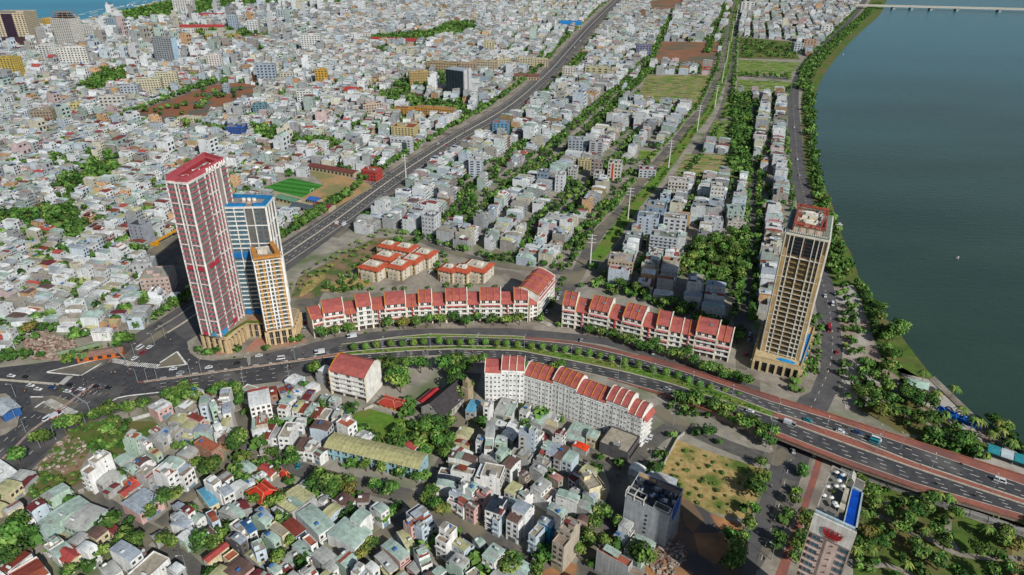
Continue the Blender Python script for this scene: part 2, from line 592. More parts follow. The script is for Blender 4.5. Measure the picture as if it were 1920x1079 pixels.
# ------------------------------------------------------------------ ground materials
G_BASE = flat_mat('city_ground', '7a756c', '9a9486', 0.08, c3='5f6a48', scale3=0.03, dist3=(0.5, 0.66))
G_ASPH = flat_mat('asphalt', '4a494a', '5c5a59', 0.12, rough=0.85, c3='5b5855', scale3=0.03, dist3=(0.5, 0.7), spec=0.25)
G_ASPH2 = flat_mat('new_asphalt', '38383a', '474748', 0.3, rough=0.8, spec=0.3, c3='595755', scale3=0.05, dist3=(0.48, 0.66))
G_LANE = flat_mat('worn_asphalt', '504e4b', '65625c', 0.2, rough=0.9, c3='78715f', scale3=0.04)
G_RED = flat_mat('red_paving', '86524a', '96604f', 0.5, c3='74504a', scale3=0.05)
G_PAVE = flat_mat('pale_paving', '837c70', '9a9284', 0.3, c3='726a60', scale3=0.05)
G_PLAZA = flat_mat('plaza_paving', '9a958c', 'aea89f', 0.4, c3='8a7a6c', scale3=0.04)
G_PINK = flat_mat('pink_paving', '9a6a5c', 'a87b68', 0.4, c3='97806a', scale3=0.06)
G_WHITE = flat_mat('white_paint', 'd0cec6', 'e2e0d8', 0.8, c3='b0ada4', scale3=0.2)
G_GRASS = flat_mat('lawn', '4a6a24', '62822f', 0.25, c3='6b6f38', scale3=0.04, bumpy=0.3)
G_DGRASS = flat_mat('park_ground', '3e5222', '56702c', 0.15, c3='665f3a', scale3=0.03, bumpy=0.3)
G_DRY = flat_mat('dry_grass', 'b09a68', '8a7444', 0.35, c3='4f6428', scale3=0.06, bumpy=0.6, dist3=(0.45, 0.62))
G_SOIL = flat_mat('bare_soil', '9c6a45', 'b08055', 0.1, c3='6d5a48', scale3=0.03, bumpy=0.4)
G_SOIL2 = flat_mat('dark_soil', '6b5548', '8a6a50', 0.08, c3='4d4a48', scale3=0.03, bumpy=0.5)
G_SOIL3 = flat_mat('scrubby_soil', '8c765c', '76614c', 0.3, c3='4e6030', scale3=0.07, bumpy=0.6, dist3=(0.45, 0.58))
G_SAND = flat_mat('sandy_ground', 'a88a60', '9c7e58', 0.15, c3='7c7a50', scale3=0.04)
G_LOTD = flat_mat('brown_lot', '8b6248', '77543f', 0.03, c3='5f5c49', scale3=0.012)
G_LOT1 = flat_mat('lot_paths', '8a5a3c', '7b5540', 0.02, c3='5f5b50', scale3=0.018, dist3=(0.5, 0.55))
G_RUB = flat_mat('rubble', '86705f', 'a89a8b', 0.5, c3='6f5442', scale3=0.08, bumpy=0.8)
G_PLOT = plots_mat('garden_plots', ['5a6e2c', '6f7f38', '8a8a50', '4c6126', '7c7350', '93805a', '5b7a2e'], math.radians(72), (14, 5))
G_PLOT2 = plots_mat('green_plots', ['55702a', '63802f', '4a6326', '71883a', '5c7530'], math.radians(72), (16, 7))
G_PITCH = stripe_mat('football_turf', '2f6a22', '3f8030', math.radians(-18), 5.5)
G_TURF = flat_mat('sports_sand', 'a09678', '8f8a70', 0.1)
G_BEACH = flat_mat('beach_sand', 'b8a888', 'a8977a', 0.02)
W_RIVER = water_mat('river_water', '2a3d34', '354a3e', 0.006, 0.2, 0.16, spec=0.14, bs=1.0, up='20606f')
W_SEA = water_mat('sea_water', '046f8c', '0a8098', 0.003, 0.3, 0.05, spec=0.08, bs=0.4)
W_FOAM = flat_mat('surf', 'dfe6e4', 'c5d5d5', 0.05)
sheet('ground', [[(-9000, -300), (9000, -300), (9000, 5000), (-9000, 5000)]], G_BASE, 0.0)
# ------------------------------------------------------------------ water
SHORE = [(1668, -12), (1658, 12), (1648, 30), (1620, 55), (1592, 82), (1572, 105), (1552, 130), (1538, 155), (1527, 185), (1524, 210), (1528, 250), (1533, 300), (1545, 345), (1556, 370), (1568, 410),
         (1580, 447), (1596, 475), (1606, 505), (1613, 528), (1630, 548), (1645, 575), (1658, 597), (1680, 612), (1697, 640), (1722, 673), (1747, 705), (1775, 730), (1800, 757), (1830, 785), (1855, 805),
         (1880, 822), (1905, 842), (1935, 868), (2010, 925), (2130, 1010)]
shore = smooth_line(PP(SHORE), 12)
far_r = [(3300, shore[0][1] + 900), (3300, 60), (shore[-1][0] + 60, 60)]
river = [(shore[0][0] + 90, shore[0][1] + 900)] + shore + [(shore[-1][0] + 40, 60)] + [(3300, 60), (3300, shore[0][1] + 900)]
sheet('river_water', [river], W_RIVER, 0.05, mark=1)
coast = PP([(-120, 95), (0, 78), (90, 58), (150, 40), (205, 27), (262, 14), (318, 1)])
coast = [(coast[0][0] - 2500, coast[0][1] - 400)] + coast + [(coast[-1][0] + 250, coast[-1][1] + 1400)]
sea = coast + [(coast[-1][0], 9000), (-9000, 9000), (-9000, coast[0][1])]
sheet('sea_water', [sea], W_SEA, 0.09, mark=1)
Lf, Rt = offset_line(smooth_line(coast, 40), 8, 36)
band('beach', [(Lf, Rt)], G_BEACH, 0.14, mark=1)
fo = MB()
cs = smooth_line(coast, 25)
fl = []
for k in range(len(cs) - 1):
 for _ in range(3):
  if R.random() < 0.75:
   a, b = cs[k], cs[k + 1]
   dx, dy = b[0] - a[0], b[1] - a[1]; l = math.hypot(dx, dy); dx /= l; dy /= l
   o = R.uniform(10, 90); ln = R.uniform(12, 45); s = R.uniform(0, l); w = R.uniform(1.5, 5)
   x, y = a[0] + dx * s - dy * o, a[1] + dy * s + dx * o
   fl.append([(x, y), (x + dx * ln, y + dy * ln), (x + dx * ln - dy * w, y + dy * ln + dx * w), (x - dy * w, y + dx * w)])
surf = sheet('surf_foam', fl, W_FOAM, 0.16, kind='stuff')
surf['label'] = 'white surf lines breaking along the sea beach'
# ------------------------------------------------------------------ roads seen in plan
def zdeck(x):
 t = max(0.0, min(1.0, (x - 1190) / (1450 - 1190)))
 return 6.2 * t * t * (3 - 2 * t)
def line_at(pts, xs):
 return np.interp(xs, [p[0] for p in pts], [p[1] for p in pts])
def extend(pts, x=2230):
 (xa, ya), (xb, yb) = pts[-2], pts[-1]
 return pts + [(x, yb + (yb - ya) * (x - xb) / (xb - xa))]
LA = extend([(985, 632), (1083, 642), (1123, 649), (1173, 661), (1280, 688), (1360, 716), (1447, 744), (1553, 777), (1713, 828), (1920, 894)])
LB = extend([(258, 712), (320, 705), (400, 694), (467, 685), (553, 674), (600, 664), (640, 646), (740, 635), (853, 632), (973, 636), (1083, 647), (1123, 656), (1173, 668), (1280, 697), (1360, 724), (1447, 754), (1553, 786), (1713, 839), (1920, 910)])
LC = extend([(258, 717), (320, 709), (467, 689), (553, 677), (640, 662), (707, 655), (773, 651), (853, 649), (973, 650), (1083, 666), (1173, 684), (1280, 711), (1360, 738), (1447, 772), (1580, 816), (1713, 868), (1920, 938)])
LD = extend([(258, 719), (320, 711), (467, 691), (553, 679), (640, 667), (707, 663), (773, 658), (853, 655), (973, 658), (1073, 677), (1173, 698), (1257, 720), (1360, 753), (1447, 782), (1580, 831), (1713, 878), (1920, 947)])
LE = extend([(258, 748), (320, 737), (400, 729), (467, 723), (553, 712), (600, 701), (640, 690), (707, 676), (773, 669), (853, 667), (1006, 680), (1083, 695), (1148, 711), (1236, 735), (1280, 748), (1380, 780), (1447, 806), (1580, 859), (1713, 906), (1920, 966)])
LF = extend([(1140, 711), (1236, 740), (1280, 756), (1380, 788), (1447, 816), (1580, 869), (1713, 916), (1920, 978)])
def l3(pts, xs, dz=0.0):
 ys = line_at(pts, xs)
 return [(*P(x, y, zdeck(x)), zdeck(x) + dz) for x, y in zip(xs, ys)]
def band3(name, pairs, mat, mark=0):
 V = []; F = []
 for Lf, Rt in pairs:
  i = len(V); n = len(Lf)
  V.extend(Lf); V.extend(Rt)
  F.extend((i + n + k, i + n + k + 1, i + k + 1, i + k) for k in range(n - 1))
  if mark:
   for k in range(n - 1):
    mark_poly([Lf[k][:2], Lf[k + 1][:2], Rt[k + 1][:2], Rt[k][:2]], mark)
 me = bpy.data.meshes.new(name)
 me.from_pydata(V, [], F)
 me.materials.append(mat)
 o = bpy.data.objects.new(name, me)
 COL.objects.link(o)
 o['kind'] = 'structure'
 return o
XS = lambda a, b, st=18: np.append(np.arange(a, b, st), b)
xw = XS(258, 2230)
band3('boulevard_road', [(l3(LB, xw, 0.14), l3(LC, xw, 0.14)), (l3(LD, xw, 0.14), l3(LE, xw, 0.14))], G_ASPH2, mark=1)
band3('median_grass', [(l3(LC, XS(640, 1450), 0.22), l3(LD, XS(640, 1450), 0.22))], G_GRASS, mark=1)
band3('median_strip', [(l3(LC, XS(258, 640), 0.3), l3(LD, XS(258, 640), 0.3)), (l3(LC, XS(1450, 2230), 0.3), l3(LD, XS(1450, 2230), 0.3))], G_RED, mark=1)
band3('red_sidewalk', [(l3(LA, XS(985, 2230), 0.28), l3(LB, XS(985, 2230), 0.28)), (l3(LE, XS(1140, 2230), 0.28), l3(LF, XS(1140, 2230), 0.28))], G_RED, mark=1)
# kerbs along the boulevard
kb = MB()
KC = lin('b5ae9c')
def kerb3(mb, pts, w=0.35, h=0.25, col=KC, z=0.1):
 for a, b in zip(pts[:-1], pts[1:]):
  dx, dy = b[0] - a[0], b[1] - a[1]; l = math.hypot(dx, dy)
  if l < 0.05: continue
  nx, ny = -dy / l * w / 2, dx / l * w / 2
  q = [(a[0] - nx, a[1] - ny, a[2] + z), (b[0] - nx, b[1] - ny, b[2] + z), (b[0] + nx, b[1] + ny, b[2] + z), (a[0] + nx, a[1] + ny, a[2] + z)]
  t = [(p[0], p[1], p[2] + h) for p in q]
  mb.poly(t, CONC, col)
  mb.poly([q[0], q[1], t[1], t[0]], CONC, col)
  mb.poly([q[2], q[3], t[3], t[2]], CONC, col)
for ln, x0, x1 in ((LC, 640, 1450), (LD, 640, 1450)):
 kerb3(kb, l3(ln, XS(x0, x1)), 0.7, 0.3)
for ln, x0, x1 in ((LC, 1450, 2230), (LD, 1450, 2230)):
 kerb3(kb, l3(ln, XS(x0, x1)), 0.8, 0.5)
kerb3(kb, l3(LB, XS(640, 2230)), 0.45, 0.2)
kerb3(kb, l3(LE, XS(660, 2230)), 0.45, 0.2)
kerb3(kb, l3(LC, XS(270, 640)), 0.3, 0.3); kerb3(kb, l3(LD, XS(270, 640)), 0.3, 0.3)
# service road, green strip, junction, highway
def W(px, step=8, z=0):
 return smooth_line(PP(px, z), step)
def ribbon(px, wl, wr=None, step=8):
 return offset_line(W(px, step), wl, wr)
HW = [(-120, 940), (0, 868), (60, 810), (115, 768), (178, 722), (240, 680), (292, 640), (345, 607), (450, 535), (560, 462), (640, 407), (735, 337), (850, 262), (960, 196), (1030, 135), (1066, 95), (1108, 48), (1154, 3), (1172, -14)]
hwl = W(HW, 12)
hn = [i for i, p in enumerate(hwl) if p[1] < 500][-1]
hlL, hlR = offset_line(hwl, 1, 0)
hws = ([], [])
for i, p in enumerate(hwl):
 wd = 20 - 5 * max(0, min(1, (i - hn) / 9)); nx, ny = hlL[i][0] - p[0], hlL[i][1] - p[1]
 hws[0].append((p[0] + nx * wd, p[1] + ny * wd)); hws[1].append((p[0] - nx * wd, p[1] - ny * wd))
band('highway_road', [hws], G_ASPH, 0.06, mark=1)
J = [(-140, 700), (-30, 693), (60, 683), (165, 668), (215, 655), (262, 630), (300, 602), (350, 640), (356, 662), (372, 674), (400, 677), (463, 671), (470, 700), (470, 722), (420, 728), (330, 737), (290, 745), (240, 752), (215, 770), (150, 800), (100, 835), (60, 872), (0, 915), (-80, 960), (-140, 900)]
sheet('junction_road', [PP(J)], G_ASPH2, 0.09, mark=1)
sheet('worn_lanes', [PP([(88, 698), (205, 668), (232, 668), (152, 705)]), PP([(292, 689), (332, 660), (352, 684), (330, 692)]), PP([(56, 745), (100, 742), (150, 757), (118, 786), (62, 770)]),
                     PP([(178, 772), (222, 746), (330, 737), (420, 728), (420, 733), (300, 752), (215, 776), (160, 800)]), PP([(230, 668), (262, 645), (330, 600), (338, 610), (262, 660), (240, 690)])], G_LANE, 0.115)
srv = [(470, 672), (560, 655), (640, 640), (700, 628), (807, 621), (900, 621), (960, 623), (1057, 628), (1134, 640), (1209, 661), (1290, 690), (1360, 714), (1425, 737)]
SRVU = [(470, 670), (560, 650), (600, 640), (640, 632), (700, 623), (760, 619), (807, 617), (900, 616), (960, 616), (1040, 623), (1090, 628), (1134, 634), (1209, 655), (1290, 683), (1360, 704), (1425, 727)]
SRVD = [(470, 690), (560, 675), (600, 665), (640, 648), (740, 633), (807, 627), (853, 628), (967, 631), (1040, 636), (1090, 641), (1134, 647), (1209, 668), (1290, 696), (1360, 718), (1425, 742)]
xs = XS(470, 1425)
band3('service_road', [([(*P(x, y), 0.12) for x, y in zip(xs, line_at(SRVU, xs))], [(*P(x, y), 0.12) for x, y in zip(xs, line_at(SRVD, xs))])], G_ASPH, mark=1)
xs = XS(640, 985)
band3('green_strip', [([(*P(x, y), 0.2) for x, y in zip(xs, line_at(SRVD, xs))], [(*P(x, y), 0.2) for x, y in zip(xs, line_at(LB, xs))])], G_GRASS, mark=1)
kerb3(kb, [(*P(x, y), 0.05) for x, y in zip(XS(660, 985), line_at(SRVD, XS(660, 985)))], 0.5, 0.25)
# pavement between the service road and the terraces
xs = XS(470, 1425)
up = [(470, 652), (560, 632), (585, 640), (640, 626), (700, 615), (800, 606), (900, 603), (990, 604), (1040, 612), (1090, 620), (1134, 626), (1209, 646), (1290, 668), (1380, 692), (1425, 700)]
band3('terrace_pavement', [([(*P(x, y), 0.16) for x, y in zip(xs, line_at(up, xs))], [(*P(x, y), 0.16) for x, y in zip(xs, line_at(SRVU, xs))])], G_PAVE, mark=1)
sheet('tower_plaza', [PP([(352, 655), (362, 640), (380, 618), (430, 600), (520, 595), (590, 600), (596, 640), (560, 652), (463, 668), (400, 675), (370, 671)])], G_PAVE, 0.17, mark=1)
sheet('pink_plaza', [PP([(455, 662), (480, 636), (500, 634), (560, 632), (580, 640), (540, 650), (490, 660)]), PP([(392, 655), (440, 652), (440, 664), (405, 667)])], G_PINK, 0.19)
# streets
STREETS = [
 ([(572, 640), (573, 600), (580, 560), (590, 545)], 8),
 ([(590, 545), (640, 520), (700, 490), (745, 448), (790, 452), (830, 468), (880, 482), (925, 495), (975, 503), (1060, 513)], 4.0),
 ([(545, 575), (620, 535), (700, 480), (745, 455)], 4.5),
 ([(880, 505), (905, 492), (940, 470)], 6),
 ([(1000, 615), (1030, 590), (1048, 560), (1062, 535), (1080, 508)], 8.5),
 ([(1400, 720), (1398, 690), (1396, 640), (1392, 600), (1398, 560), (1404, 500), (1410, 400), (1412, 300)], 6),
 ([(-60, 1010), (60, 935), (145, 910), (175, 935), (205, 955), (240, 980), (285, 1005), (330, 1040), (380, 1090)], 4.5),
 ([(285, 1005), (240, 1070), (210, 1110)], 4), ([(445, 855), (470, 850), (530, 870), (600, 892), (680, 912), (760, 930), (790, 955), (860, 985), (950, 1030), (1040, 1085)], 5),
 ([(452, 770), (462, 800), (458, 830), (445, 858), (430, 875), (395, 905), (355, 930), (330, 960), (300, 985)], 4.2),
 ([(798, 960), (815, 905), (840, 860), (852, 810), (868, 770), (880, 730), (888, 700)], 5),
 ([(790, 955), (740, 985), (700, 1020), (660, 1060), (640, 1100)], 4),
 ([(1060, 835), (1100, 850), (1150, 875), (1185, 865), (1230, 820), (1262, 800)], 5), ([(1150, 875), (1165, 915), (1150, 960), (1130, 1010), (1110, 1050), (1090, 1100)], 5.5),
 ([(1225, 765), (1262, 790), (1330, 822), (1400, 850), (1450, 862), (1480, 850)], 5),
 ([(900, 1010), (1000, 1060), (1080, 1085)], 3.5), ([(1100, 1060), (1160, 1075), (1200, 1110)], 4),
]
RR = [(1395, 1140), (1418, 1080), (1440, 1010), (1456, 965), (1475, 890), (1490, 842), (1508, 790), (1532, 745), (1552, 700), (1560, 660), (1558, 610), (1547, 550), (1530, 500), (1515, 440), (1510, 380), (1498, 333), (1492, 270), (1489, 233), (1487, 190), (1492, 158), (1510, 128), (1547, 87), (1580, 50), (1610, 18), (1628, -12)]
CA = [(1085, 510), (1123, 437), (1173, 387), (1190, 357), (1230, 308), (1273, 257), (1298, 225), (1320, 200), (1337, 165), (1352, 130), (1358, 95), (1362, 67), (1372, 30), (1382, -10)]
CB = [(1100, 535), (1135, 500), (1180, 440), (1235, 372), (1270, 330), (1310, 280), (1345, 225), (1362, 180), (1370, 130), (1376, 70), (1386, 30), (1394, -10)]
CG = [(1117, 488), (1160, 427), (1190, 385), (1225, 345), (1262, 297), (1292, 255), (1330, 207), (1350, 160), (1362, 130), (1368, 90), (1376, 35), (1387, -10)]
CROSS = [([(1160, 138), (1280, 132), (1350, 138), (1420, 145), (1485, 150)], 6), ([(1268, 262), (1320, 270), (1372, 277), (1410, 280)], 6),
         ([(1095, 345), (1180, 352), (1240, 362)], 5), ([(1410, 330), (1490, 336)], 4), ([(1405, 230), (1488, 238)], 4), ([(230, 222), (300, 228), (365, 240), (425, 248)], 6), ([(170, 222), (230, 222), (300, 195), (400, 158), (450, 140)], 6),
         ([(860, 262), (830, 250), (760, 262)], 4), ([(1060, 105), (1100, 120), (1160, 135)], 5), ([(1410, 1140), (1450, 1000), (1480, 900)], 3)]
band('street', [ribbon(p, w) for p, w in STREETS], G_LANE, 0.03, mark=1)
band('riverside_road', [ribbon(RR, 8.5)], G_ASPH, 0.075, mark=1)
band('avenue_road', [ribbon(CA, 5.5), ribbon(CB, 4.5)] + [ribbon(p, w) for p, w in CROSS], G_LANE, 0.05, mark=1)
ag = W(CG, 10)
band('avenue_grass', [offset_line(ag, 6.5, 6.5)], G_GRASS, 0.1, mark=1)
# thin green tree lines between rows of houses right of the highway
GREENROWS = [[(870, 440), (905, 400), (955, 352), (1015, 300), (1050, 262), (1085, 230), (1135, 187), (1180, 150)],
             [(1010, 330), (1062, 290), (1110, 240), (1160, 190), (1195, 155), (1215, 135)],
             [(1060, 420), (1100, 365), (1150, 310), (1200, 250)],
             [(740, 470), (800, 440), (850, 410), (880, 360), (935, 320), (985, 270)],
             [(985, 470), (1010, 420), (1050, 380), (1080, 350)],
             [(1075, 470), (1105, 425), (1145, 385)],
             [(1200, 150), (1225, 100), (1245, 60), (1262, 20)], [(1325, 100), (1345, 50), (1360, 10)]]
band('back_street', [ribbon(p, 5.5) for p in GREENROWS], G_LANE, 0.04, mark=1)
# ------------------------------------------------------------------ fields, lots and parks
sheet('football_pitch', [PP([(493, 353), (545, 334), (607, 348), (566, 371)])], G_PITCH, 0.2, mark=1)
fm = []
def pxline(a, b, w=0.3, z=0):
 A, B = P(*a, z), P(*b, z)
 l = math.hypot(B[0] - A[0], B[1] - A[1]) or 1
 nx, ny = -(B[1] - A[1]) / l * w / 2, (B[0] - A[0]) / l * w / 2
 return [(A[0] - nx, A[1] - ny), (B[0] - nx, B[1] - ny), (B[0] + nx, B[1] + ny), (A[0] + nx, A[1] + ny)]
sheet('sports_ground', [PP([(488, 355), (493, 353), (566, 371), (590, 380), (560, 400), (520, 392), (512, 375)])], G_TURF, 0.12, mark=1)
sheet('orange_ground', [PP([(566, 371), (607, 348), (580, 322), (620, 322), (650, 332), (690, 345), (700, 352), (610, 400), (590, 385)])], G_SAND, 0.13, mark=1)
sheet('grass_patch', [PP([(590, 380), (610, 365), (640, 372), (612, 392)])], G_DRY, 0.15)
sheet('bare_lot', [PP([(233, 218), (277, 203), (400, 160), (450, 155), (493, 165), (490, 180), (400, 213), (365, 240), (300, 228)])], G_LOT1, 0.11, mark=1)
sheet('brown_lot', [PP([(1238, 78), (1350, 80), (1337, 128), (1225, 120)]), PP([(1215, 5), (1262, -8), (1282, -4), (1275, 20), (1225, 25)])], G_LOTD, 0.11, mark=1)
sheet('garden_plots', [PP([(1212, 142), (1335, 141), (1322, 180), (1300, 206), (1195, 188)]), PP([(1285, 290), (1372, 290), (1370, 335), (1262, 335)])], G_PLOT, 0.11, mark=1)
sheet('green_plots', [PP([(1385, 112), (1500, 118), (1482, 142), (1383, 140)]), PP([(1383, 150), (1487, 154), (1470, 176), (1380, 173)]), PP([(1338, 228), (1384, 222), (1380, 266), (1326, 262)]), PP([(1362, 180), (1380, 178), (1385, 218), (1350, 222)]),
                      PP([(1200, 283), (1228, 283), (1222, 298), (1195, 297)])], G_PLOT2, 0.12, mark=1)
sheet('scrub_ground', [PP([(1385, 70), (1480, 78), (1500, 112), (1385, 110)]), PP([(1376, 270), (1410, 275), (1408, 340), (1372, 335)]), PP([(1382, 180), (1410, 180), (1408, 275), (1380, 268)])], G_DGRASS, 0.10, mark=1)
sheet('wood_ground', [PP(q) for q in ([(800, 65), (850, 45), (890, 45), (890, 62), (830, 72), (800, 72)], [(700, 70), (800, 62), (820, 80), (740, 82), (690, 82)], [(215, 30), (320, 8), (420, 4), (560, 2), (640, 4), (640, 12), (500, 12), (420, 22), (310, 40), (240, 44)], [(180, 145), (230, 132), (240, 150), (190, 175), (140, 172)], [(350, 48), (480, 60), (520, 75), (380, 80), (330, 70)],
 [(760, 195), (790, 190), (835, 195), (870, 195), (880, 215), (850, 222), (780, 212)], [(745, 158), (835, 140), (835, 170), (745, 172)], [(700, 175), (765, 172), (785, 188), (735, 195)], [(110, 345), (190, 300), (230, 305), (215, 330), (130, 370)], [(0, 400), (140, 400), (150, 440), (60, 425), (0, 425)], [(470, 235), (540, 250), (560, 265), (480, 262)], [(560, 262), (620, 262), (640, 275), (560, 278)], [(1290, 470), (1400, 430), (1402, 520), (1330, 545), (1270, 500)])], G_DGRASS, 0.03, mark=1)
mark_poly(PP([(1380, 70), (1482, 76), (1505, 112), (1490, 175), (1380, 178)]))
mark_poly(PP([(1240, 285), (1380, 262), (1395, 225), (1345, 222), (1300, 268)]))
# the planted strip between avenue and row houses
sheet('park_lawn', [PP([(1290, 470), (1400, 430), (1402, 520), (1330, 545), (1270, 500)]), PP([(1130, 515), (1160, 470), (1190, 440), (1215, 440), (1175, 500), (1150, 530)])], G_DGRASS, 0.07)
sheet('school_lawn', [PP([(664, 775), (690, 766), (765, 788), (840, 802), (832, 845), (700, 828), (660, 800)])], G_GRASS, 0.12, mark=1)
sheet('dry_lot', [PP([(1262, 822), (1330, 848), (1432, 880), (1425, 925), (1400, 975), (1330, 960), (1282, 935), (1235, 893)])], G_DRY, 0.11, mark=1)
sheet('building_site', [PP([(1282, 930), (1330, 962), (1400, 1000), (1385, 1110), (1190, 1110), (1235, 1050), (1270, 1000)])], G_SOIL2, 0.1, mark=1)
sheet('soil_patch', [PP([(1270, 925), (1300, 945), (1320, 975), (1300, 1000), (1285, 985)]), PP([(1215, 1040), (1300, 1075), (1290, 1110), (1205, 1110)]), PP([(1000, 1080), (1060, 1050), (1082, 1060), (1080, 1080)]), PP([(1330, 962), (1395, 985), (1385, 1015), (1345, 990)]), PP([(1300, 1000), (1350, 1000), (1372, 1030), (1340, 1060), (1310, 1040)])], G_SOIL, 0.13)
sheet('rubble_ground', [PP([(40, 640), (80, 620), (140, 640), (155, 668), (110, 677), (60, 675)])], G_RUB, 0.1, mark=1)
sheet('cleared_ground', [PP([(62, 885), (105, 830), (140, 812), (172, 838), (150, 880), (118, 892)])], G_SOIL3, 0.1, mark=1)
sheet('wild_grass', [PP([(12, 905), (62, 885), (118, 892), (152, 880), (160, 900), (118, 925), (92, 950), (60, 935)]), PP([(120, 812), (170, 790), (240, 790), (290, 790), (300, 800), (240, 850), (175, 860), (170, 838)])], G_DGRASS, 0.12, mark=1)
sheet('villa_ground', [PP([(545, 560), (560, 520), (700, 448), (738, 445), (690, 490), (640, 525), (590, 560)])], G_SOIL3, 0.08, mark=1)
sheet('villa_garden', [PP([(600, 545), (660, 508), (700, 490), (740, 457), (790, 460), (830, 474), (870, 487), (960, 507), (1040, 522), (1000, 545), (760, 548), (640, 560)])], G_PAVE, 0.09, mark=1)
sheet('villa_lawn', [PP([(600, 545), (640, 522), (680, 522), (700, 535), (640, 550)]), PP([(560, 560), (570, 530), (620, 500), (610, 522), (585, 545)])], G_DRY, 0.11)
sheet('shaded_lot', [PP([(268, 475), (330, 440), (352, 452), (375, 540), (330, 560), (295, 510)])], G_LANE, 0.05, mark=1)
# riverside bank, plaza and parks
bank = PP([(1640, -10), (1605, 40), (1575, 72), (1540, 112), (1515, 145), (1503, 180), (1503, 233), (1512, 330), (1528, 400), (1545, 470), (1560, 545), (1580, 600), (1590, 660), (1590, 720), (1600, 760), (1650, 790), (1720, 830), (1920, 895), (2230, 995)])
sheet('river_bank', [smooth_line(bank, 15) + shore[::-1]], G_DGRASS, 0.02, mark=1)
sheet('riverside_plaza', [PP([(1563, 538), (1600, 535), (1612, 560), (1640, 640), (1660, 690), (1700, 720), (1690, 745), (1655, 720), (1640, 760), (1585, 770), (1578, 720), (1580, 650), (1570, 580)]),
                          PP([(1690, 700), (1740, 712), (1790, 760), (1840, 805), (1870, 830), (1850, 835), (1790, 800), (1740, 765), (1695, 735)]), PP([(1825, 850), (1870, 835), (1905, 865), (1945, 895), (1900, 893), (1810, 865)])], G_PLAZA, 0.13)
sheet('promenade', [PP([(1742, 712), (1752, 706), (1800, 752), (1850, 800), (1920, 860), (1960, 895), (1945, 898), (1840, 805)])], G_PAVE, 0.16)
sheet('park_ground', [PP([(1560, 885), (1620, 885), (1920, 985), (2230, 1085), (2230, 1300), (1600, 1300), (1600, 1000)])], G_DGRASS, 0.06, mark=1)
sheet('under_bridge_ground', [PP([(1440, 800), (1500, 815), (2230, 1030), (2230, 1085), (1620, 890), (1530, 858), (1450, 845)])], G_LANE, 0.05, mark=1)
sheet('hotel_pavement', [PP([(1528, 855), (1562, 862), (1560, 900), (1520, 985), (1500, 1100), (1405, 1100), (1470, 990), (1500, 900)])], G_PAVE, 0.14, mark=1)
sheet('red_path', [PP([(1531, 858), (1543, 862), (1535, 890), (1500, 1000), (1468, 1100), (1445, 1100), (1490, 985), (1520, 895)])], G_RED, 0.17)
def crv(px, w, z, name, mat):
 return band(name, [offset_line(W(p, 3), ww) for p, ww in zip(px, w)], mat, z)
crv([[(1600, 950), (1680, 980), (1740, 1010), (1800, 1040), (1900, 1048), (2000, 1050)], [(1780, 965), (1778, 1005), (1800, 1040)], [(1590, 1040), (1620, 1062), (1660, 1060), (1700, 1075), (1800, 1110)], [(1620, 900), (1700, 925), (1800, 962), (1900, 1000), (2000, 1035)], [(1660, 940), (1690, 990), (1740, 1010)]],
 [1.6, 1.5, 1.4, 1.3, 1.2], 0.15, 'park_path', G_PAVE)
sheet('clay_court', [PP([(1898, 985), (1960, 1005), (1990, 1110), (1895, 1110)])], G_SAND, 0.12)
crv([[(1640, 740), (1690, 775), (1750, 800), (1800, 835), (1840, 860)], [(1660, 725), (1700, 745), (1740, 775), (1790, 820)], [(1600, 820), (1680, 815), (1720, 820)]], [1.2, 1.1, 1.0], 0.15, 'bank_path', G_PAVE)
sheet('tower_forecourt', [PP([(1398, 700), (1412, 668), (1424, 640), (1440, 625), (1540, 622), (1538, 690), (1520, 735), (1500, 745), (1450, 728)])], G_PAVE, 0.1, mark=1)
sheet('station_ground', [PP([(-60, 745), (10, 738), (30, 752), (38, 775), (32, 800), (10, 815), (-40, 830)])], G_PAVE, 0.14, mark=1)
# ------------------------------------------------------------------ painted markings
mk = []
for a, b in (([88, 698], [205, 670]), ([88, 699], [152, 705]), ([152, 705], [190, 682]), ([292, 691], [350, 684]), ([350, 684], [332, 660]), ([332, 660], [300, 681]), ([57, 745], [84, 745]), ([66, 765], [84, 753]),
             ([181, 771], [220, 747]), ([220, 747], [240, 743]), ([240, 743], [330, 733])):
 mk.append(pxline(a, b, 1.15))
def zebra(a, b, w, n):
 A, B = P(*a), P(*b)
 dx, dy = B[0] - A[0], B[1] - A[1]; l = math.hypot(dx, dy); dx /= l; dy /= l
 for k in range(n):
  s = l * (k + 0.5) / n; hw_ = l / n * 0.27
  x, y = A[0] + dx * s, A[1] + dy * s
  mk.append([(x - dx * hw_ + dy * w / 2, y - dy * hw_ - dx * w / 2), (x + dx * hw_ + dy * w / 2, y + dy * hw_ - dx * w / 2), (x + dx * hw_ - dy * w / 2, y + dy * hw_ + dx * w / 2), (x - dx * hw_ - dy * w / 2, y - dy * hw_ + dx * w / 2)])
zebra((88, 752), (118, 768), 5, 12); zebra((120, 768), (140, 778), 5, 8); zebra((114, 722), (132, 706), 4, 10); zebra((236, 682), (298, 688), 4.5, 16)
zebra((208, 676), (236, 681), 4.5, 10); zebra((1015, 603), (1034, 611), 4, 9); zebra((148, 925), (158, 921), 4, 5); zebra((285, 1018), (296, 1023), 4, 6)
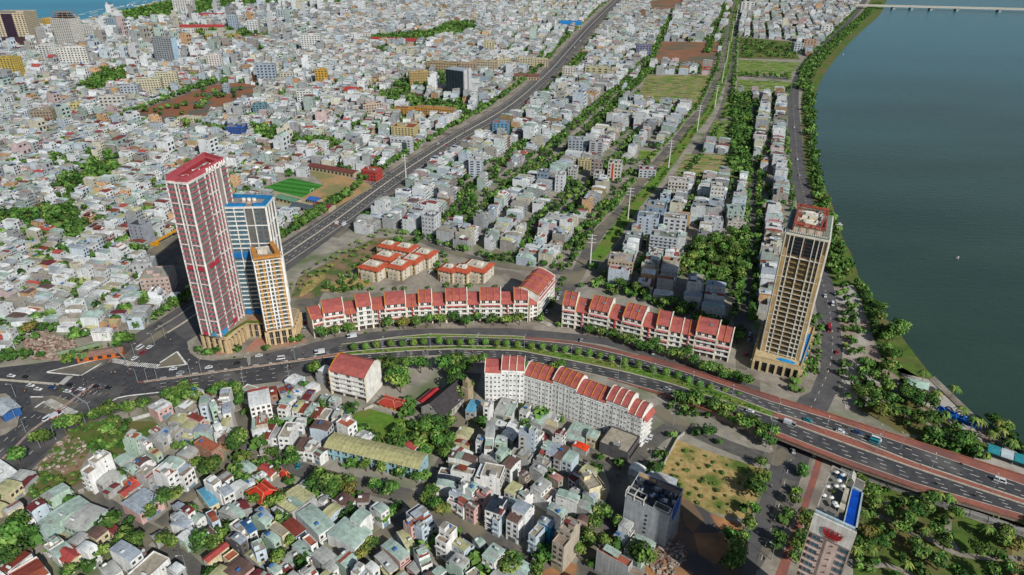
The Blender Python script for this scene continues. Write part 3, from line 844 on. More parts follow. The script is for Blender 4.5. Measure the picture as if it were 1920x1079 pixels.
def dashes(line, lines_off, on=3.0, off=6.0, w=0.3, z=None):
 acc = 0
 for a, b in zip(line[:-1], line[1:]):
  dx, dy = b[0] - a[0], b[1] - a[1]; l = math.hypot(dx, dy)
  if l < 0.01: continue
  dx /= l; dy /= l; s = 0
  while s < l:
   ph = (acc + s) % (on + off)
   if ph < on:
    e = min(l, s + on - ph)
    for o in lines_off:
     x0, y0, x1, y1 = a[0] + dx * s - dy * o, a[1] + dy * s + dx * o, a[0] + dx * e - dy * o, a[1] + dy * e + dx * o
     mk.append([(x0 + dy * w / 2, y0 - dx * w / 2), (x1 + dy * w / 2, y1 - dx * w / 2), (x1 - dy * w / 2, y1 + dx * w / 2), (x0 - dy * w / 2, y0 + dx * w / 2)])
    s = e + 0.01
   else:
    s += on + off - ph
  acc += l
hh = [p for p in hwl if (p[1] > 480 or p[0] < -330) and p[1] < 1500]
dashes([p for p in hwl if 480 < p[1] < 1400], [-7.5, -4, 4, 7.5], w=0.35)
dashes([p for p in hwl if p[1] < 345], [-12, -8.5, -4.5, 4.5, 8.5], w=0.3)
dashes(W(RR, 6), [0.0], w=0.25)
sheet('road_markings', mk, G_WHITE, 0.19)
# boulevard dashes, at deck level
V = []; F = []
def dash3(la, lb, t, x0, x1):
 xs = XS(x0, x1, 6)
 A = l3(la, xs); B = l3(lb, xs)
 pts = [tuple(a[k] + (b[k] - a[k]) * t for k in range(3)) for a, b in zip(A, B)]
 acc = 0.0
 for a, b in zip(pts[:-1], pts[1:]):
  l = math.dist(a, b); n = max(1, int(l / 1.5))
  for j in range(n):
   if (acc + l * j / n) % 9 < 3:
    p = [a[k] + (b[k] - a[k]) * j / n for k in range(3)]; q = [a[k] + (b[k] - a[k]) * (j + 1) / n for k in range(3)]
    dx, dy = (q[0] - p[0]), (q[1] - p[1]); ll = math.hypot(dx, dy); nx, ny = -dy / ll * 0.14, dx / ll * 0.14
    i = len(V)
    V.extend([(p[0] - nx, p[1] - ny, p[2] + 0.19), (q[0] - nx, q[1] - ny, q[2] + 0.19), (q[0] + nx, q[1] + ny, q[2] + 0.19), (p[0] + nx, p[1] + ny, p[2] + 0.19)])
    F.append((i, i + 1, i + 2, i + 3))
  acc += l
for t in (0.25, 0.5, 0.75):
 dash3(LB, LC, t, 300, 2200); dash3(LD, LE, t, 660, 2200)
 dash3(LD, LE, t, 300, 560)
me = bpy.data.meshes.new('lane_markings'); me.from_pydata(V, [], F); me.materials.append(G_WHITE)
o = bpy.data.objects.new('lane_markings', me); COL.objects.link(o); o['kind'] = 'structure'
# highway central barriers and verge
hb = MB()
def hoff(off, ya, yb):
 Lf, Rt = offset_line(hwl, off, 0)
 return [(p[0], p[1], 0.05) for p in Lf if ya < p[1] < yb]
kerb3(hb, hoff(0.6, 395, 3200), 1.1, 0.55); kerb3(hb, hoff(-11.0, 395, 3200), 0.9, 0.5, lin('8f8a7c'))
kerb3(hb, hoff(11.5, 395, 3200), 0.9, 0.4, lin('8f8a7c'))
kerb3(hb, hoff(0.6, -50, 338), 1.2, 0.5, lin('a08a80'))
kerb3(kb, [(*P(-60, 706), 0.1), (*P(0, 713), 0.1), (*P(112, 722), 0.1)], 1.6, 0.4)
ho = hb.build('highway_kerb'); ho['kind'] = 'structure'
ko = kb.build('kerb'); ko['kind'] = 'structure'
gv = [offset_line([p for p in hwl if p[1] > 560], 24, -15)]
band('highway_verge', gv, G_PAVE, 0.045, mark=1)
band('highway_side_street', [offset_line([p for p in hwl if p[1] > 560], -15, 23)], G_LANE, 0.04, mark=1)
# ------------------------------------------------------------------ the river bridge (deck carries the boulevard)
br = empty('road_bridge', (*P(1700, 870, 0), 0))
tag(br, 'dual carriageway bridge deck with red footpaths crossing above the riverside road', 'bridge')
def local(parent, o):
 o.parent = parent
 o.matrix_parent_inverse = Matrix.Translation(parent.location).inverted()
 return o
db = MB()
xs = XS(1200, 2230, 12)
A = l3(LA, xs, 0.08); Fp = l3(LF, xs, 0.08)
CB_ = lin('8b7f74')
for k in range(len(xs) - 1):
 x = xs[k]
 th = 1.7
 a, b, c, d = A[k], A[k + 1], Fp[k + 1], Fp[k]
 lo = lambda p: (p[0], p[1], max(0.0, p[2] - th) if x > 1446 else 0.0)
 db.poly([a, d, c, b][::-1], CONC, CB_)
 db.poly([lo(a), lo(b), b, a][::-1], CONC, CB_)
 db.poly([lo(d), d, c, lo(c)][::-1], CONC, CB_)
 if x > 1446:
  db.poly([lo(a), lo(d), lo(c), lo(b)][::-1], CONC, CB_)
local(br, db.build('deck'))
for ln in (LA, LF):
 rb = MB()
 kerb3(rb, l3(ln, XS(1200, 2230, 12)), 0.5, 0.95, lin('93604f'), 0.1)
 local(br, rb.build('parapet'))
ab = MB()
for x in (1449,):
 a = l3(LA, [x])[0]; f = l3(LF, [x])[0]
 ab.prism([(a[0], a[1]), (f[0], f[1]), (f[0] + 1, f[1] + 0.4), (a[0] + 1, a[1] + 0.4)], 0, a[2] - 0.3, CONC, lin('7d766c'))
local(br, ab.build('abutment'))
pm = MB(); pm.box(0, 0, 0, 1.6, 3.0, 4.6, CONC, lin('85807a')); pmm = pm.mesh('pier')
for x in (1530, 1600, 1680, 1770, 1870, 1985, 2110):
 a = l3(LA, [x])[0]; f = l3(LF, [x])[0]
 for t in (0.12, 0.37, 0.63, 0.88):
  p = inst('pier', pmm, None, (a[0] + (f[0] - a[0]) * t, a[1] + (f[1] - a[1]) * t, 0), math.radians(-20))
  local(br, p)
# ------------------------------------------------------------------ the far bridge
fbz = 12.0
A, B = P(1630, 10, fbz), P(1920, 17, fbz)
u = Vector((B[0] - A[0], B[1] - A[1], 0)).normalized()
fb = empty('road_bridge', (A[0], A[1], 0), math.atan2(u.y, u.x))
tag(fb, 'long low pale concrete bridge far up the river', 'bridge')
d = MB(); d.box(700, 0, fbz - 3.5, 1500, 24, 3.5, CONC, lin('b8b2a6')); d.build('deck', fb)
d = MB(); d.box(700, -12, fbz, 1500, 0.6, 1.2, CONC, lin('c5c0b5')); d.build('parapet', fb)
d = MB(); d.box(700, 12, fbz, 1500, 0.6, 1.2, CONC, lin('c5c0b5')); d.build('parapet', fb)
for px_ in (1694, 1726, 1760, 1805, 1877, 1945, 2010):
 Q = P(px_, 24, 0)
 s = (Q[0] - A[0]) * u.x + (Q[1] - A[1]) * u.y
 d = MB(); d.box(s, 0, 0, 9, 20, fbz - 3.5, CONC, lin('8f9a9c')); d.build('pier', fb)
ra = sheet('far_bridge_road', [rect_poly(A[0] + u.x * 700, A[1] + u.y * 700, 1500, 21, math.atan2(u.y, u.x))], G_LANE, fbz + 0.02)
# ------------------------------------------------------------------ towers
def edge_frame(A, B):
 l = math.hypot(B[0] - A[0], B[1] - A[1]); an = math.atan2(B[1] - A[1], B[0] - A[0])
 return l, an, (math.cos(an), math.sin(an))
def wl(poly):
 return [(round(a, 2), round(b, 2)) for a, b in poly]
class Tower:
 """a footprint (counter-clockwise from the front left corner), facades dressed side by side"""
 def __init__(s, name, label, cat, poly, z0, z1, wallc, roofc=lin('8d8a84'), par=1.2, group=None, wallmat=PAINT):
  cx = sum(p[0] for p in poly) / len(poly); cy = sum(p[1] for p in poly) / len(poly)
  s.o = empty(name, (cx, cy, 0)); tag(s.o, label, cat, group)
  s.p = [(x - cx, y - cy) for x, y in poly]; s.z0, s.z1 = z0, z1; s.c = (cx, cy)
  m = MB(); m.prism(s.p, z0, z1, wallmat, wallc); m.build('wall', s.o)
  m = MB(); k = len(s.p)
  inner = s.inset(0.25)
  m.prism(s.inset(0.02), z1 + 0.01, z1 + 0.12, CONC, roofc)
  m.build('roof', s.o)
  if par:
   m = MB()
   for i in range(k):
    a, b = s.p[i], s.p[(i + 1) % k]
    a2, b2 = inner[i], inner[(i + 1) % k]
    m.prism([a, b, b2, a2], z1 + 0.02, z1 + par, wallmat, wallc)
   m.build('parapet', s.o)
  mark_poly(poly, 1)
  s.items = {}
 def inset(s, d):
  k = len(s.p); out = []
  for i in range(k):
   p, a, b = s.p[i], s.p[i - 1], s.p[(i + 1) % k]
   v1 = Vector((a[0] - p[0], a[1] - p[1])).normalized(); v2 = Vector((b[0] - p[0], b[1] - p[1])).normalized()
   bis = (v1 + v2)
   bis = bis.normalized() if bis.length > 1e-4 else Vector((-v2.y, v2.x))
   sn = max(0.3, math.sin(v1.angle(v2) / 2))
   out.append((p[0] + bis.x * d / sn, p[1] + bis.y * d / sn))
  return out
 def at(s, side, t, out=0.0):
  a, b = s.p[side], s.p[(side + 1) % len(s.p)]
  l, an, u = edge_frame(a, b)
  return (a[0] + u[0] * t * l + u[1] * out, a[1] + u[1] * t * l - u[0] * out), an, l
 def add(s, kind, side, t, z, w, h, out=0.0, dep=1.0):
  q, an, l = s.at(side, t, out)
  s.items.setdefault(kind, []).append((q[0], q[1], z, an, w, dep, h))
 def bars(s, name, col, vert=(), hor=(), w=0.6, dep=0.5, mat=PAINT, zr=None):
  """vert: (side, t, z0, z1); hor: (side, t0, t1, z, h)"""
  m = MB()
  for side, t, a, b in vert:
   q, an, l = s.at(side, t, dep / 2 - 0.05)
   m.box(q[0], q[1], a, w, dep, b - a, mat, col, an)
  for side, t0, t1, z, h in hor:
   q, an, l = s.at(side, (t0 + t1) / 2, dep / 2 - 0.08)
   m.box(q[0], q[1], z, l * (t1 - t0), dep, h, mat, col, an, bottom=True)
  return m.build(name, s.o)
 def done(s, protos):
  for kind, places in s.items.items():
   pm = protos[kind]
   # the ones nearest the camera first
   places.sort(key=lambda p: -p[2])
   repeats(s.o, kind.split('#')[0], pm, places, 100)
def balc_mb(col, rail, gl):
 """unit balcony: slab, solid coloured front, dark door behind"""
 m = MB()
 m.poly([(-0.46, -0.02, 0.0), (0.46, -0.02, 0.0), (0.46, -0.02, 0.92), (-0.46, -0.02, 0.92)], GLASS, gl)
 m.box(0, -0.35, -0.04, 1.0, 0.7, 0.09, PAINT, rail, bottom=True)
 m.box(0, -0.66, 0.0, 1.0, 0.08, 0.32, PAINT, col)
 return m
WHT = lin('dedcd6'); GRY = lin('90857f'); PNK = lin('b5606a'); PRED = lin('a83440'); GLS = lin('3c5058'); GGR = lin('66706c'); BLU = lin('1f6fa0'); DGL = lin('3a464c')
def tower_red():
 z1 = 116.5
 q = PP([(311, 337.5), (350, 341.5), (421.5, 303), (384, 292)], z1 + 1)
 T = Tower('apartment_tower', 'tallest apartment tower, grey and pink facades in white grid with red rooftop crown', 'tower', q, 12, z1, GRY, par=0, group='apartment towers of the painted complex')
 nf = 31; fh = (z1 - 14) / nf
 ver = []
 F0 = (0.0, 0.40, 0.56, 1.0)
 F1 = (0.0, 0.22, 0.42, 0.53, 0.62, 0.70, 0.84, 1.0)
 for t in F0: ver.append((0, t, 12.5, z1))
 for t in F1: ver.append((1, t, 12.5, z1))
 for t in (0, 0.25, 0.5, 0.75, 1): ver.append((2, t, 12.5, z1)); ver.append((3, t, 12.5, z1))
 hor = []
 for k in range(0, nf + 1):
  if k % 4 == 3 or k in (0,):
   hor += [(0, 0, 0.40, 14 + k * fh, 0.55), (0, 0.56, 1, 14 + k * fh, 0.55), (1, 0, 0.70, 14 + k * fh, 0.55), (1, 0.84, 1, 14 + k * fh, 0.55), (2, 0, 1, 14 + k * fh, 0.5), (3, 0, 1, 14 + k * fh, 0.5)]
 for s_ in range(4): hor.append((s_, 0, 1, z1 - 0.7, 1.0))
 T.bars('facade_grid', WHT, ver, hor, 0.4, 0.7)
 # pink spandrels and windows
 for k in range(nf):
  z = 14 + k * fh
  T.add('spandrel', 0, 0.20, z, T.at(0, 0.2)[2] * 0.36, 0.85, 0.25)
  T.add('spandrel', 0, 0.78, z, T.at(0, 0.2)[2] * 0.40, 0.85, 0.25)
  T.add('window', 0, 0.12, z + 1.0, 1.6, 1.7, 0.05); T.add('window', 0, 0.27, z + 1.0, 1.6, 1.7, 0.05)
  T.add('window', 0, 0.48, z + 0.9, 1.1, 1.8, 0.05)
  T.add('window', 0, 0.66, z + 1.0, 1.7, 1.7, 0.05); T.add('window', 0, 0.88, z + 1.0, 1.7, 1.7, 0.05)
  L1 = T.at(1, 0)[2]
  for a, b in zip(F1[:-1], F1[1:]):
   if (a, b) in ((0.70, 0.84),):
    continue
   c = (a + b) / 2; w = (b - a) * L1 - 0.7
   if b - a > 0.15 or a > 0.8:
    T.add('balcony', 1, c, z + 0.05, w, fh * 0.9, 0.0, 1.25)
   else:
    T.add('spandrel', 1, c, z, w, 0.85, 0.25)
    T.add('window', 1, c, z + 1.0, min(1.8, w * 0.7), 1.7, 0.05)
  for s_ in (2, 3):
   for t in (0.12, 0.37, 0.62, 0.87):
    T.add('window#b', s_, t, z + 1.0, 2.0, 1.7, 0.05)
 sp = MB(); sp.box(0, 0, 0, 1, 0.4, 1, PAINT, PNK)
 T.done({'spandrel': sp, 'window': window_mb(lin('8a8580'), DGL), 'window#b': window_mb(lin('8a8580'), DGL), 'balcony': balc_mb(PNK, lin('7b5a58'), GGR)})
 # odd bright panels
 m = MB()
 for side, t, z, w, h, c in ((0, 0.25, 14 + 14 * fh, 4, 2.6, PRED), (0, 0.8, 14 + 14 * fh, 4, 2.6, PRED), (1, 0.2, 14 + 14 * fh, 10, 2.6, PRED), (1, 0.42, 14.5, 4.5, 2.4, PRED), (1, 0.1, 13, 6, 3.4, lin('3a8fc4')), (0, 0.7, 13.0, 3.2, 2.4, lin('4a8fb0')), (0, 0.25, 13, 3, 2.6, PRED)):
  qq, an, l = T.at(side, t, 0.75)
  m.box(qq[0], qq[1], z, w, 0.5, h, PAINT, c, an)
 m.build('accent_panel', T.o)
 # crown
 m = MB(); k = 4
 RC = lin('ac5058'); inn = T.inset(5.0)
 for i in range(4):
  a, b, c, d = T.p[i], T.p[(i + 1) % 4], inn[(i + 1) % 4], inn[i]
  m.prism([a, b, c, d], z1 + 0.35, z1 + 1.5, PAINT, RC, bottom=True)
  o1 = T.inset(0.3); o2 = T.inset(0.9)
  m.prism([o1[i], o1[(i + 1) % 4], o2[(i + 1) % 4], o2[i]], z1 + 1.5, z1 + 3.6, PAINT, RC)
  m.prism([inn[i], inn[(i + 1) % 4], T.inset(5.5)[(i + 1) % 4], T.inset(5.5)[i]], z1 + 0.3, z1 + 2.4, PAINT, lin('9c3036'))
 m.build('crown', T.o)
 for i in range(3):
  m = MB(); x, y = (T.inset(7)[0][0] * (1 - i * .4) + T.inset(7)[2][0] * i * .4, T.inset(7)[0][1] * (1 - i * .4) + T.inset(7)[2][1] * i * .4)
  m.box(x, y, z1 + 0.1, 2.4, 1.8, 1.8, STEEL, lin('c8c8c4'), 0.5); m.cyl(x + 2, y + 1.5, z1 + 0.1, 0.9, 2.0, STEEL, lin('d8d6d0'))
  m.build('roof_unit', T.o)
 # lettering on the rooftop edge
 cu = bpy.data.curves.new('lettering', 'FONT')
 cu.body = 'PANOMA 1'; cu.size = 5.0; cu.extrude = 0.15; cu.align_x = 'CENTER'; cu.offset = 0.06
 mm, nt, b = nmat('white_letters'); b.inputs['Base Color'].default_value = (*lin('e8e6e0'), 1); b.inputs['Roughness'].default_value = 0.5
 cu.materials.append(mm)
 to = bpy.data.objects.new('lettering', cu); COL.objects.link(to); to.parent = T.o
 qq, an, l = T.at(1, 0.76, 1.2)
 to.location = (qq[0], qq[1], z1 - 0.1); to.rotation_euler = (math.pi / 2, 0, an)
 return T
def tower_blue():
 z1 = 90.0
 q = PP([(416.3, 387), (497, 385.5), (511, 369), (430, 366)], z1 + 1)
 q[3] = (q[0][0] - 1.5, q[3][1])
 T = Tower('apartment_tower', 'middle apartment tower with blue rooftop crown, white ribs and blue balconies behind the orange tower', 'tower', q, 12, z1, lin('5f5f5c'), par=0, group='apartment towers of the painted complex')
 nf = 24; fh = (z1 - 14) / nf
 F0 = (0.0, 0.05, 0.26, 0.50, 0.70, 1.0); F1 = (0, 0.3, 0.62, 1.0)
 ver = [(0, t, 12.5, z1) for t in F0] + [(1, t, 12.5, z1) for t in F1] + [(s_, t, 12.5, z1) for s_ in (2, 3) for t in (0, 0.33, 0.66, 1)]
 hor = []
 for k in range(nf + 1):
  z = 14 + k * fh
  hor.append((0, 0, 0.5, z, 0.45))
  if k % 4 == 0:
   hor += [(0, 0.5, 1, z, 0.45), (1, 0, 1, z, 0.45)]
 for s_ in range(4): hor.append((s_, 0, 1, z1 - 0.6, 0.9))
 T.bars('facade_grid', WHT, ver, hor, 0.45, 0.9)
 for k in range(nf):
  z = 14 + k * fh
  for a, b in ((0.05, 0.26), (0.26, 0.50)):
   T.add('balcony', 0, (a + b) / 2, z + 0.1, (b - a) * T.at(0, 0)[2] - 0.7, fh * 0.88, 0, 1.1)
  T.add('window', 0, 0.78, z + 0.7, 3.0, 2.0, 0.05); T.add('window', 0, 0.92, z + 0.7, 2.2, 1.7, 0.05)
  for t in (0.15, 0.46, 0.8):
   T.add('window', 1, t, z + 0.4, T.at(1, 0)[2] * 0.24, 2.5, 0.05)
  for s_ in (2, 3):
   for t in (0.16, 0.5, 0.83):
    T.add('window#b', s_, t, z + 0.9, 2.4, 1.7, 0.05)
 T.done({'window': window_mb(lin('77777a'), GLS), 'window#b': window_mb(lin('77777a'), GLS), 'balcony': balc_mb(lin('b9c6c8'), lin('5b8fb0'), lin('48606a'))})
 m = MB()
 for t, z, w, h in ((0.155, 14 + 13 * fh, 5, fh * 1.3), (0.38, 14 + 13 * fh, 5.6, fh * 1.3), (0.155, 13, 4.6, 2.8), (0.4, 13, 5.6, 2.8), (0.60, 13, 4, 2.8)):
  qq, an, l = T.at(0, t, 0.95); m.box(qq[0], qq[1], z, w, 0.5, h, PAINT, lin('1a68a6'), an)
 m.build('accent_panel', T.o)
 # blue lower front under the break line
 m = MB()
 for t, w in ((0.60, 5.0),):
  qq, an, l = T.at(0, t, 0.2); m.box(qq[0], qq[1], 13, w, 0.5, 13 * fh, PAINT, lin('28639c'), an)
 m.build('accent_panel', T.o)
 m = MB(); inn = T.inset(2.6); RC = lin('1b73a8')
 for i in range(4):
  if i != 0:
   m.prism([T.p[i], T.p[(i + 1) % 4], inn[(i + 1) % 4], inn[i]], z1 + 0.35, z1 + 1.9, PAINT, RC, bottom=True)
  else:
   a, b = T.p[0], T.p[1]; c, d = inn[1], inn[0]
   mid = lambda p, r, t: (p[0] + (r[0] - p[0]) * t, p[1] + (r[1] - p[1]) * t)
   m.prism([a, mid(a, b, .52), mid(d, c, .52), d], z1 + 0.35, z1 + 1.9, PAINT, RC, bottom=True)
   m.prism([mid(a, b, .72), b, c, mid(d, c, .72)], z1 + 0.35, z1 + 1.9, PAINT, RC, bottom=True)
 m.build('crown', T.o)
 for i in range(3):
  m = MB(); x = -3 + i * 3.4; m.cyl(x, 1, z1 + 0.1, 1.2, 2.2, STEEL, lin('d8d2c8')); m.box(x + 1, -2, z1 + 0.1, 2, 1.4, 1.4, STEEL, lin('b8a090'))
  m.build('roof_unit', T.o)
 return T
def tower_orange():
 z1 = 63.0
 q = PP([(475, 487.5), (526.5, 480.5)], z1 + 1)
 A, B = q
 l, an, u = edge_frame(A, B); v = (-u[1], u[0])
 q = [A, B, (B[0] - 3 + v[0] * 19, B[1] + v[1] * 18.0), (A[0] + v[0] * 19 - 1, A[1] + v[1] * 19)]
 T = Tower('apartment_tower', 'lowest apartment tower of three with orange rooftop crown and orange and white facade', 'tower', q, 12, z1, lin('66625c'), par=0, group='apartment towers of the painted complex')
 nf = 17; fh = (z1 - 14) / nf
 OR = lin('b8863c')
 ver = [(0, t, 12.5, z1) for t in (0.0, 0.42, 0.56, 1.0)] + [(1, t, 12.5, z1) for t in (0, 0.12, 0.24, 0.4, 0.6, 0.8, 1)] + [(2, 0, 12.5, z1), (3, 0.5, 12.5, z1)]
 hor = [(0, 0, 1, 14 + k * fh, 0.5) for k in range(nf + 1)] + [(1, 0, 1, 14 + k * fh, 0.4) for k in range(0, nf + 1, 1)] + [(s_, 0, 1, z1 - 0.5, 1.0) for s_ in range(4)]
 T.bars('facade_grid', WHT, ver, hor, 0.8, 0.9)
 T.bars('orange_band', OR, [(0, t, 13, z1 - 0.6) for t in (0.10, 0.31, 0.68, 0.93)], [], 1.25, 0.7)
 for k in range(nf):
  z = 14 + k * fh
  for t in (0.205, 0.49, 0.80):
   T.add('window', 0, t, z + 0.75, 2.2 if t != 0.49 else 1.3, 1.9, 0.05)
  T.add('window', 0, 0.05, z + 0.8, 1.0, 1.8, 0.05)
  for t in (0.32, 0.5, 0.7, 0.9):
   T.add('window', 1, t, z + 0.8, 2.0, 1.7, 0.05)
 T.done({'window': window_mb(lin('9a958c'), lin('2c3b3a'))})
 m = MB(); inn = T.inset(2.8); RC = lin('b88040')
 for i in (0, 1, 3):
  m.prism([T.p[i], T.p[(i + 1) % 4], inn[(i + 1) % 4], inn[i]], z1 + 0.5, z1 + (4.2 if i == 1 else 2.0), PAINT, RC, bottom=True)
 m.build('crown', T.o)
 m = MB(); m.box(-1, 1, z1 + 0.1, 6, 5, 3.0, PAINT, lin('cfc6b4')); m.build('roof_hut', T.o)
 return T
TR, TB, TO = tower_red(), tower_blue(), tower_orange()
# the podium the towers stand on: a colonnade of beige stone
BEI = lin('c4ac84')
def podium():
 poly = PP([(378, 622), (424, 634), (461, 603), (497, 603), (500, 618.5), (549, 611)], 12)
 b = PP([(556, 590), (545, 560), (430, 560), (372, 590)], 12)
 poly = poly + [(poly[-1][0] - 2, poly[-1][1] + 22), (poly[0][0] + 14, poly[0][1] + 46), (poly[0][0] + 3, poly[0][1] + 12)]
 T = Tower('podium_building', 'beige stone podium with tall square columns around the foot of the three towers', 'building', poly, 0, 9.6, lin('2a2d2e'), wallmat=GLASS, par=0)
 m = MB(); m.prism([(a * 1.004, b_ * 1.004) for a, b_ in T.p], 9.6, 12.0, PAINT, BEI, bottom=True); m.build('cornice', T.o)
 m = MB(); m.prism(T.inset(0.5), 12.0, 12.25, CONC, lin('9c8c74')); m.build('roof', T.o); m = MB()
 for i in (0, 1, 2): m.prism([T.inset(.5)[i], T.inset(.5)[i + 1], T.inset(2.2)[i + 1], T.inset(2.2)[i]], 12.26, 12.9, LEAF, lin('4a6a28'))
 m.build('hedge', T.o)
 cm = MB(); cm.box(0, 0, 0, 1.5, 1.5, 9.6, PAINT, BEI)
 cme = cm.mesh('column')
 fm_ = MB(); fm_.box(0, 0, 0, 0.25, 0.3, 9.0, STEEL, lin('7a756c')); fme = fm_.mesh('mullion')
 for side, n in ((0, 4), (1, 6), (2, 3), (3, 2), (4, 4), (5, 5), (8, 3)):
  for k in range(n + 1):
   qq, an, l = T.at(side, min(0.97, max(0.03, k / n)), 0.9)
   inst('column', cme, T.o, (qq[0], qq[1], 0), an)
  for k in range(1, n * 2):
   qq, an, l = T.at(side, k / (n * 2), 0.1)
   if k % 2: inst('mullion', fme, T.o, (qq[0], qq[1], 0), an)
  m = MB(); qq, an, l = T.at(side, 0.5, 0.06); m.box(qq[0], qq[1], 4.6, l, 0.3, 0.5, STEEL, lin('a39c8e'), an); m.build('transom', T.o)
 m = MB()
 qq, an, l = T.at(2, 0.5, -2.5)
 m.box(qq[0], qq[1], 12.2, 13, 6, 0.4, PAINT, lin('9c7a5c'), an); m.build('entrance_canopy', T.o)
 return T
podium()
# ------------------------------------------------------------------ the beige tower by the river
def tower_river():
 z1 = 91.0
 q = PP([(1474, 437), (1554.5, 453), (1561, 411), (1490, 396)], z1)
 q = [q[0], q[1], (q[1][0] + 17.2, q[1][1] + 37.5), (q[0][0] + 17.2, q[0][1] + 37.5)]
 TAN = lin('bb9c68')
 T = Tower('apartment_tower', 'beige apartment tower beside the river road, white ribs and red steel rooftop frame', 'tower', q, 8, z1, lin('9a8864'), par=0)
 nf = 24; fh = 3.35; zt = 9 + nf * fh - 12
 F = (0.0, 0.11, 0.21, 0.44, 0.68, 0.80, 0.90, 1.0)
 ver = [(0, t, 8.5, z1) for t in F] + [(1, t, 8.5, z1) for t in (0, 0.12, 0.3, 0.5, 0.7, 0.88, 1)] + [(2, t, 8.5, z1) for t in (0.2, 0.44, 0.68, 0.9)] + [(3, t, 8.5, z1) for t in (0, 0.3, 0.5, 0.7, 1)]
 hor = [(0, 0.11, 0.90, 9.5 + k * fh, 0.45) for k in range(0, 12)] + [(0, 0, 1, 9.5 + k * fh, 0.4) for k in (4, 8, 12, 16, 20)] + [(0, 0.11, 0.9, 9.5 + k * fh, 0.4) for k in (13, 14)] + [(s_, 0, 1, z1 - 0.5, 1.0) for s_ in range(4)]
 hor += [(s_, 0, 1, 9.5 + k * fh, 0.4) for k in range(0, 22, 2) for s_ in (1, 3)]
 T.bars('facade_grid', lin('d8d2c4'), ver, hor, 0.5, 0.9)
 T.bars('tan_panel', TAN, [(0, 0.055, 8.5, z1 - 9), (0, 0.95, 8.5, z1 - 9)], [], 1.9, 0.8)
 for k in range(20):
  z = 9.5 + k * fh
  for a, b in zip(F[1:-2], F[2:-1]):
   w = (b - a) * T.at(0, 0)[2] - 0.65
   if b - a > 0.15:
    T.add('balcony', 0, (a + b) / 2 - 0.02, z + 0.3, w * 0.68, fh * 0.86, 0.0, 1.1)
    T.add('window', 0, b - 0.035, z + 0.8, 1.0, 1.9, 0.05)
   else:
    T.add('window', 0, (a + b) / 2, z + 0.8, w * 0.8, 1.9, 0.05)
  for s_ in (1, 3, 2):
   for t in (0.21, 0.4, 0.6, 0.79):
    T.add('window#b', s_, t, z + 0.8, 3.2, 1.9, 0.05)
 T.done({'window': window_mb(lin('a8966e'), lin('3a403c')), 'window#b': window_mb(lin('a8966e'), lin('3a403c')), 'balcony': balc_mb(lin('9a8050'), lin('a08a62'), lin('443c30'))})
 m = MB()
 qq, an, l = T.at(0, 0.505, 0.25); m.box(qq[0], qq[1], z1 - 12.5, l * 0.78, 0.6, 10.8, GLASS, lin('16262c'), an)
 m.build('glass_front', T.o)
 T.bars('mullion', lin('7a4a40'), [(0, 0.42, z1 - 12, z1 - 2), (0, 0.49, z1 - 12, z1 - 2)], [(0, 0.11, 0.9, z1 - 12.5 + 2.2 * j, 0.15) for j in range(5)], 0.25, 0.7)
 # rooftop: pergola teeth, red steel frame, plant
 m = MB(); m.prism(T.p, z1 + 0.15, z1 + 0.9, CONC, lin('6f7d72'))
 m.build('roof_slab', T.o)
 inn = T.inset(3.0); in2 = T.inset(5.2)
 z2 = z1 + 0.9
 m = MB()
 for i in range(4):
  a, b = T.inset(3.4)[i], T.inset(3.4)[(i + 1) % 4]
  c, d = T.inset(3.8)[(i + 1) % 4], T.inset(3.8)[i]
  m.prism([a, b, c, d], z2, z2 + 3.4, PAINT, lin('c8beaa'))
 m.build('screen_wall', T.o)
 m = MB(); RS = lin('a84c3c')
 for j, (zz, ins) in enumerate(((3.6, 2.9), (4.6, 2.9), (4.6, 5.2))):
  a4 = T.inset(ins); b4 = T.inset(ins + 0.45)
  for i in range(4):
   m.prism([a4[i], a4[(i + 1) % 4], b4[(i + 1) % 4], b4[i]], z2 + zz, z2 + zz + 0.45, PAINT, RS, bottom=True)
 for i in range(4):
  a4 = T.inset(2.9); b4 = T.inset(5.6)
  for k in range(12):
   t = k / 12
   p0 = (a4[i][0] + (a4[(i + 1) % 4][0] - a4[i][0]) * t, a4[i][1] + (a4[(i + 1) % 4][1] - a4[i][1]) * t)
   p1 = (b4[i][0] + (b4[(i + 1) % 4][0] - b4[i][0]) * t, b4[i][1] + (b4[(i + 1) % 4][1] - b4[i][1]) * t)
   m.tube((*p0, z2 + 4.8), (*p1, z2 + 4.8), 0.2, PAINT, RS, 4)
   if k % 3 == 0: m.tube((*p0, z2 + 0.5), (*p0, z2 + 4.6), 0.15, PAINT, RS, 4)
 m.build('steel_frame', T.o)
 rr = random.Random(3)
 for k in range(26):
  m = MB()
  a, b = rr.uniform(-0.3, 0.3), rr.uniform(-0.28, 0.3)
  ux = (T.p[1][0] - T.p[0][0], T.p[1][1] - T.p[0][1]); vx = (T.p[3][0] - T.p[0][0], T.p[3][1] - T.p[0][1])
  x, y = ux[0] * a + vx[0] * b, ux[1] * a + vx[1] * b
  m.box(x, y, z2, rr.uniform(2, 5), rr.uniform(2, 5), rr.uniform(1.5, 4), STEEL, lin(rr.choice(['d8d0bc', 'e2dccc', 'c8c0a8', '6a665e', 'e8e4d8'])), math.radians(-30))
  m.build('roof_unit', T.o)
 tm = MB(); tm.box(0, 0, 0, 0.7, 1.6, 0.35, PAINT, lin('c9c4b6')); tme = tm.mesh('louvre')
 for k in range(18):
  qq, an, l = T.at(0, 0.08 + 0.84 * k / 17, -1.3)
  inst('louvre', tme, T.o, (qq[0], qq[1], z1 + 1.0), an)
 # podium with columns, pool deck
 pd = PP([(1413, 671), (1502, 692)], 8)
 A, B = pd
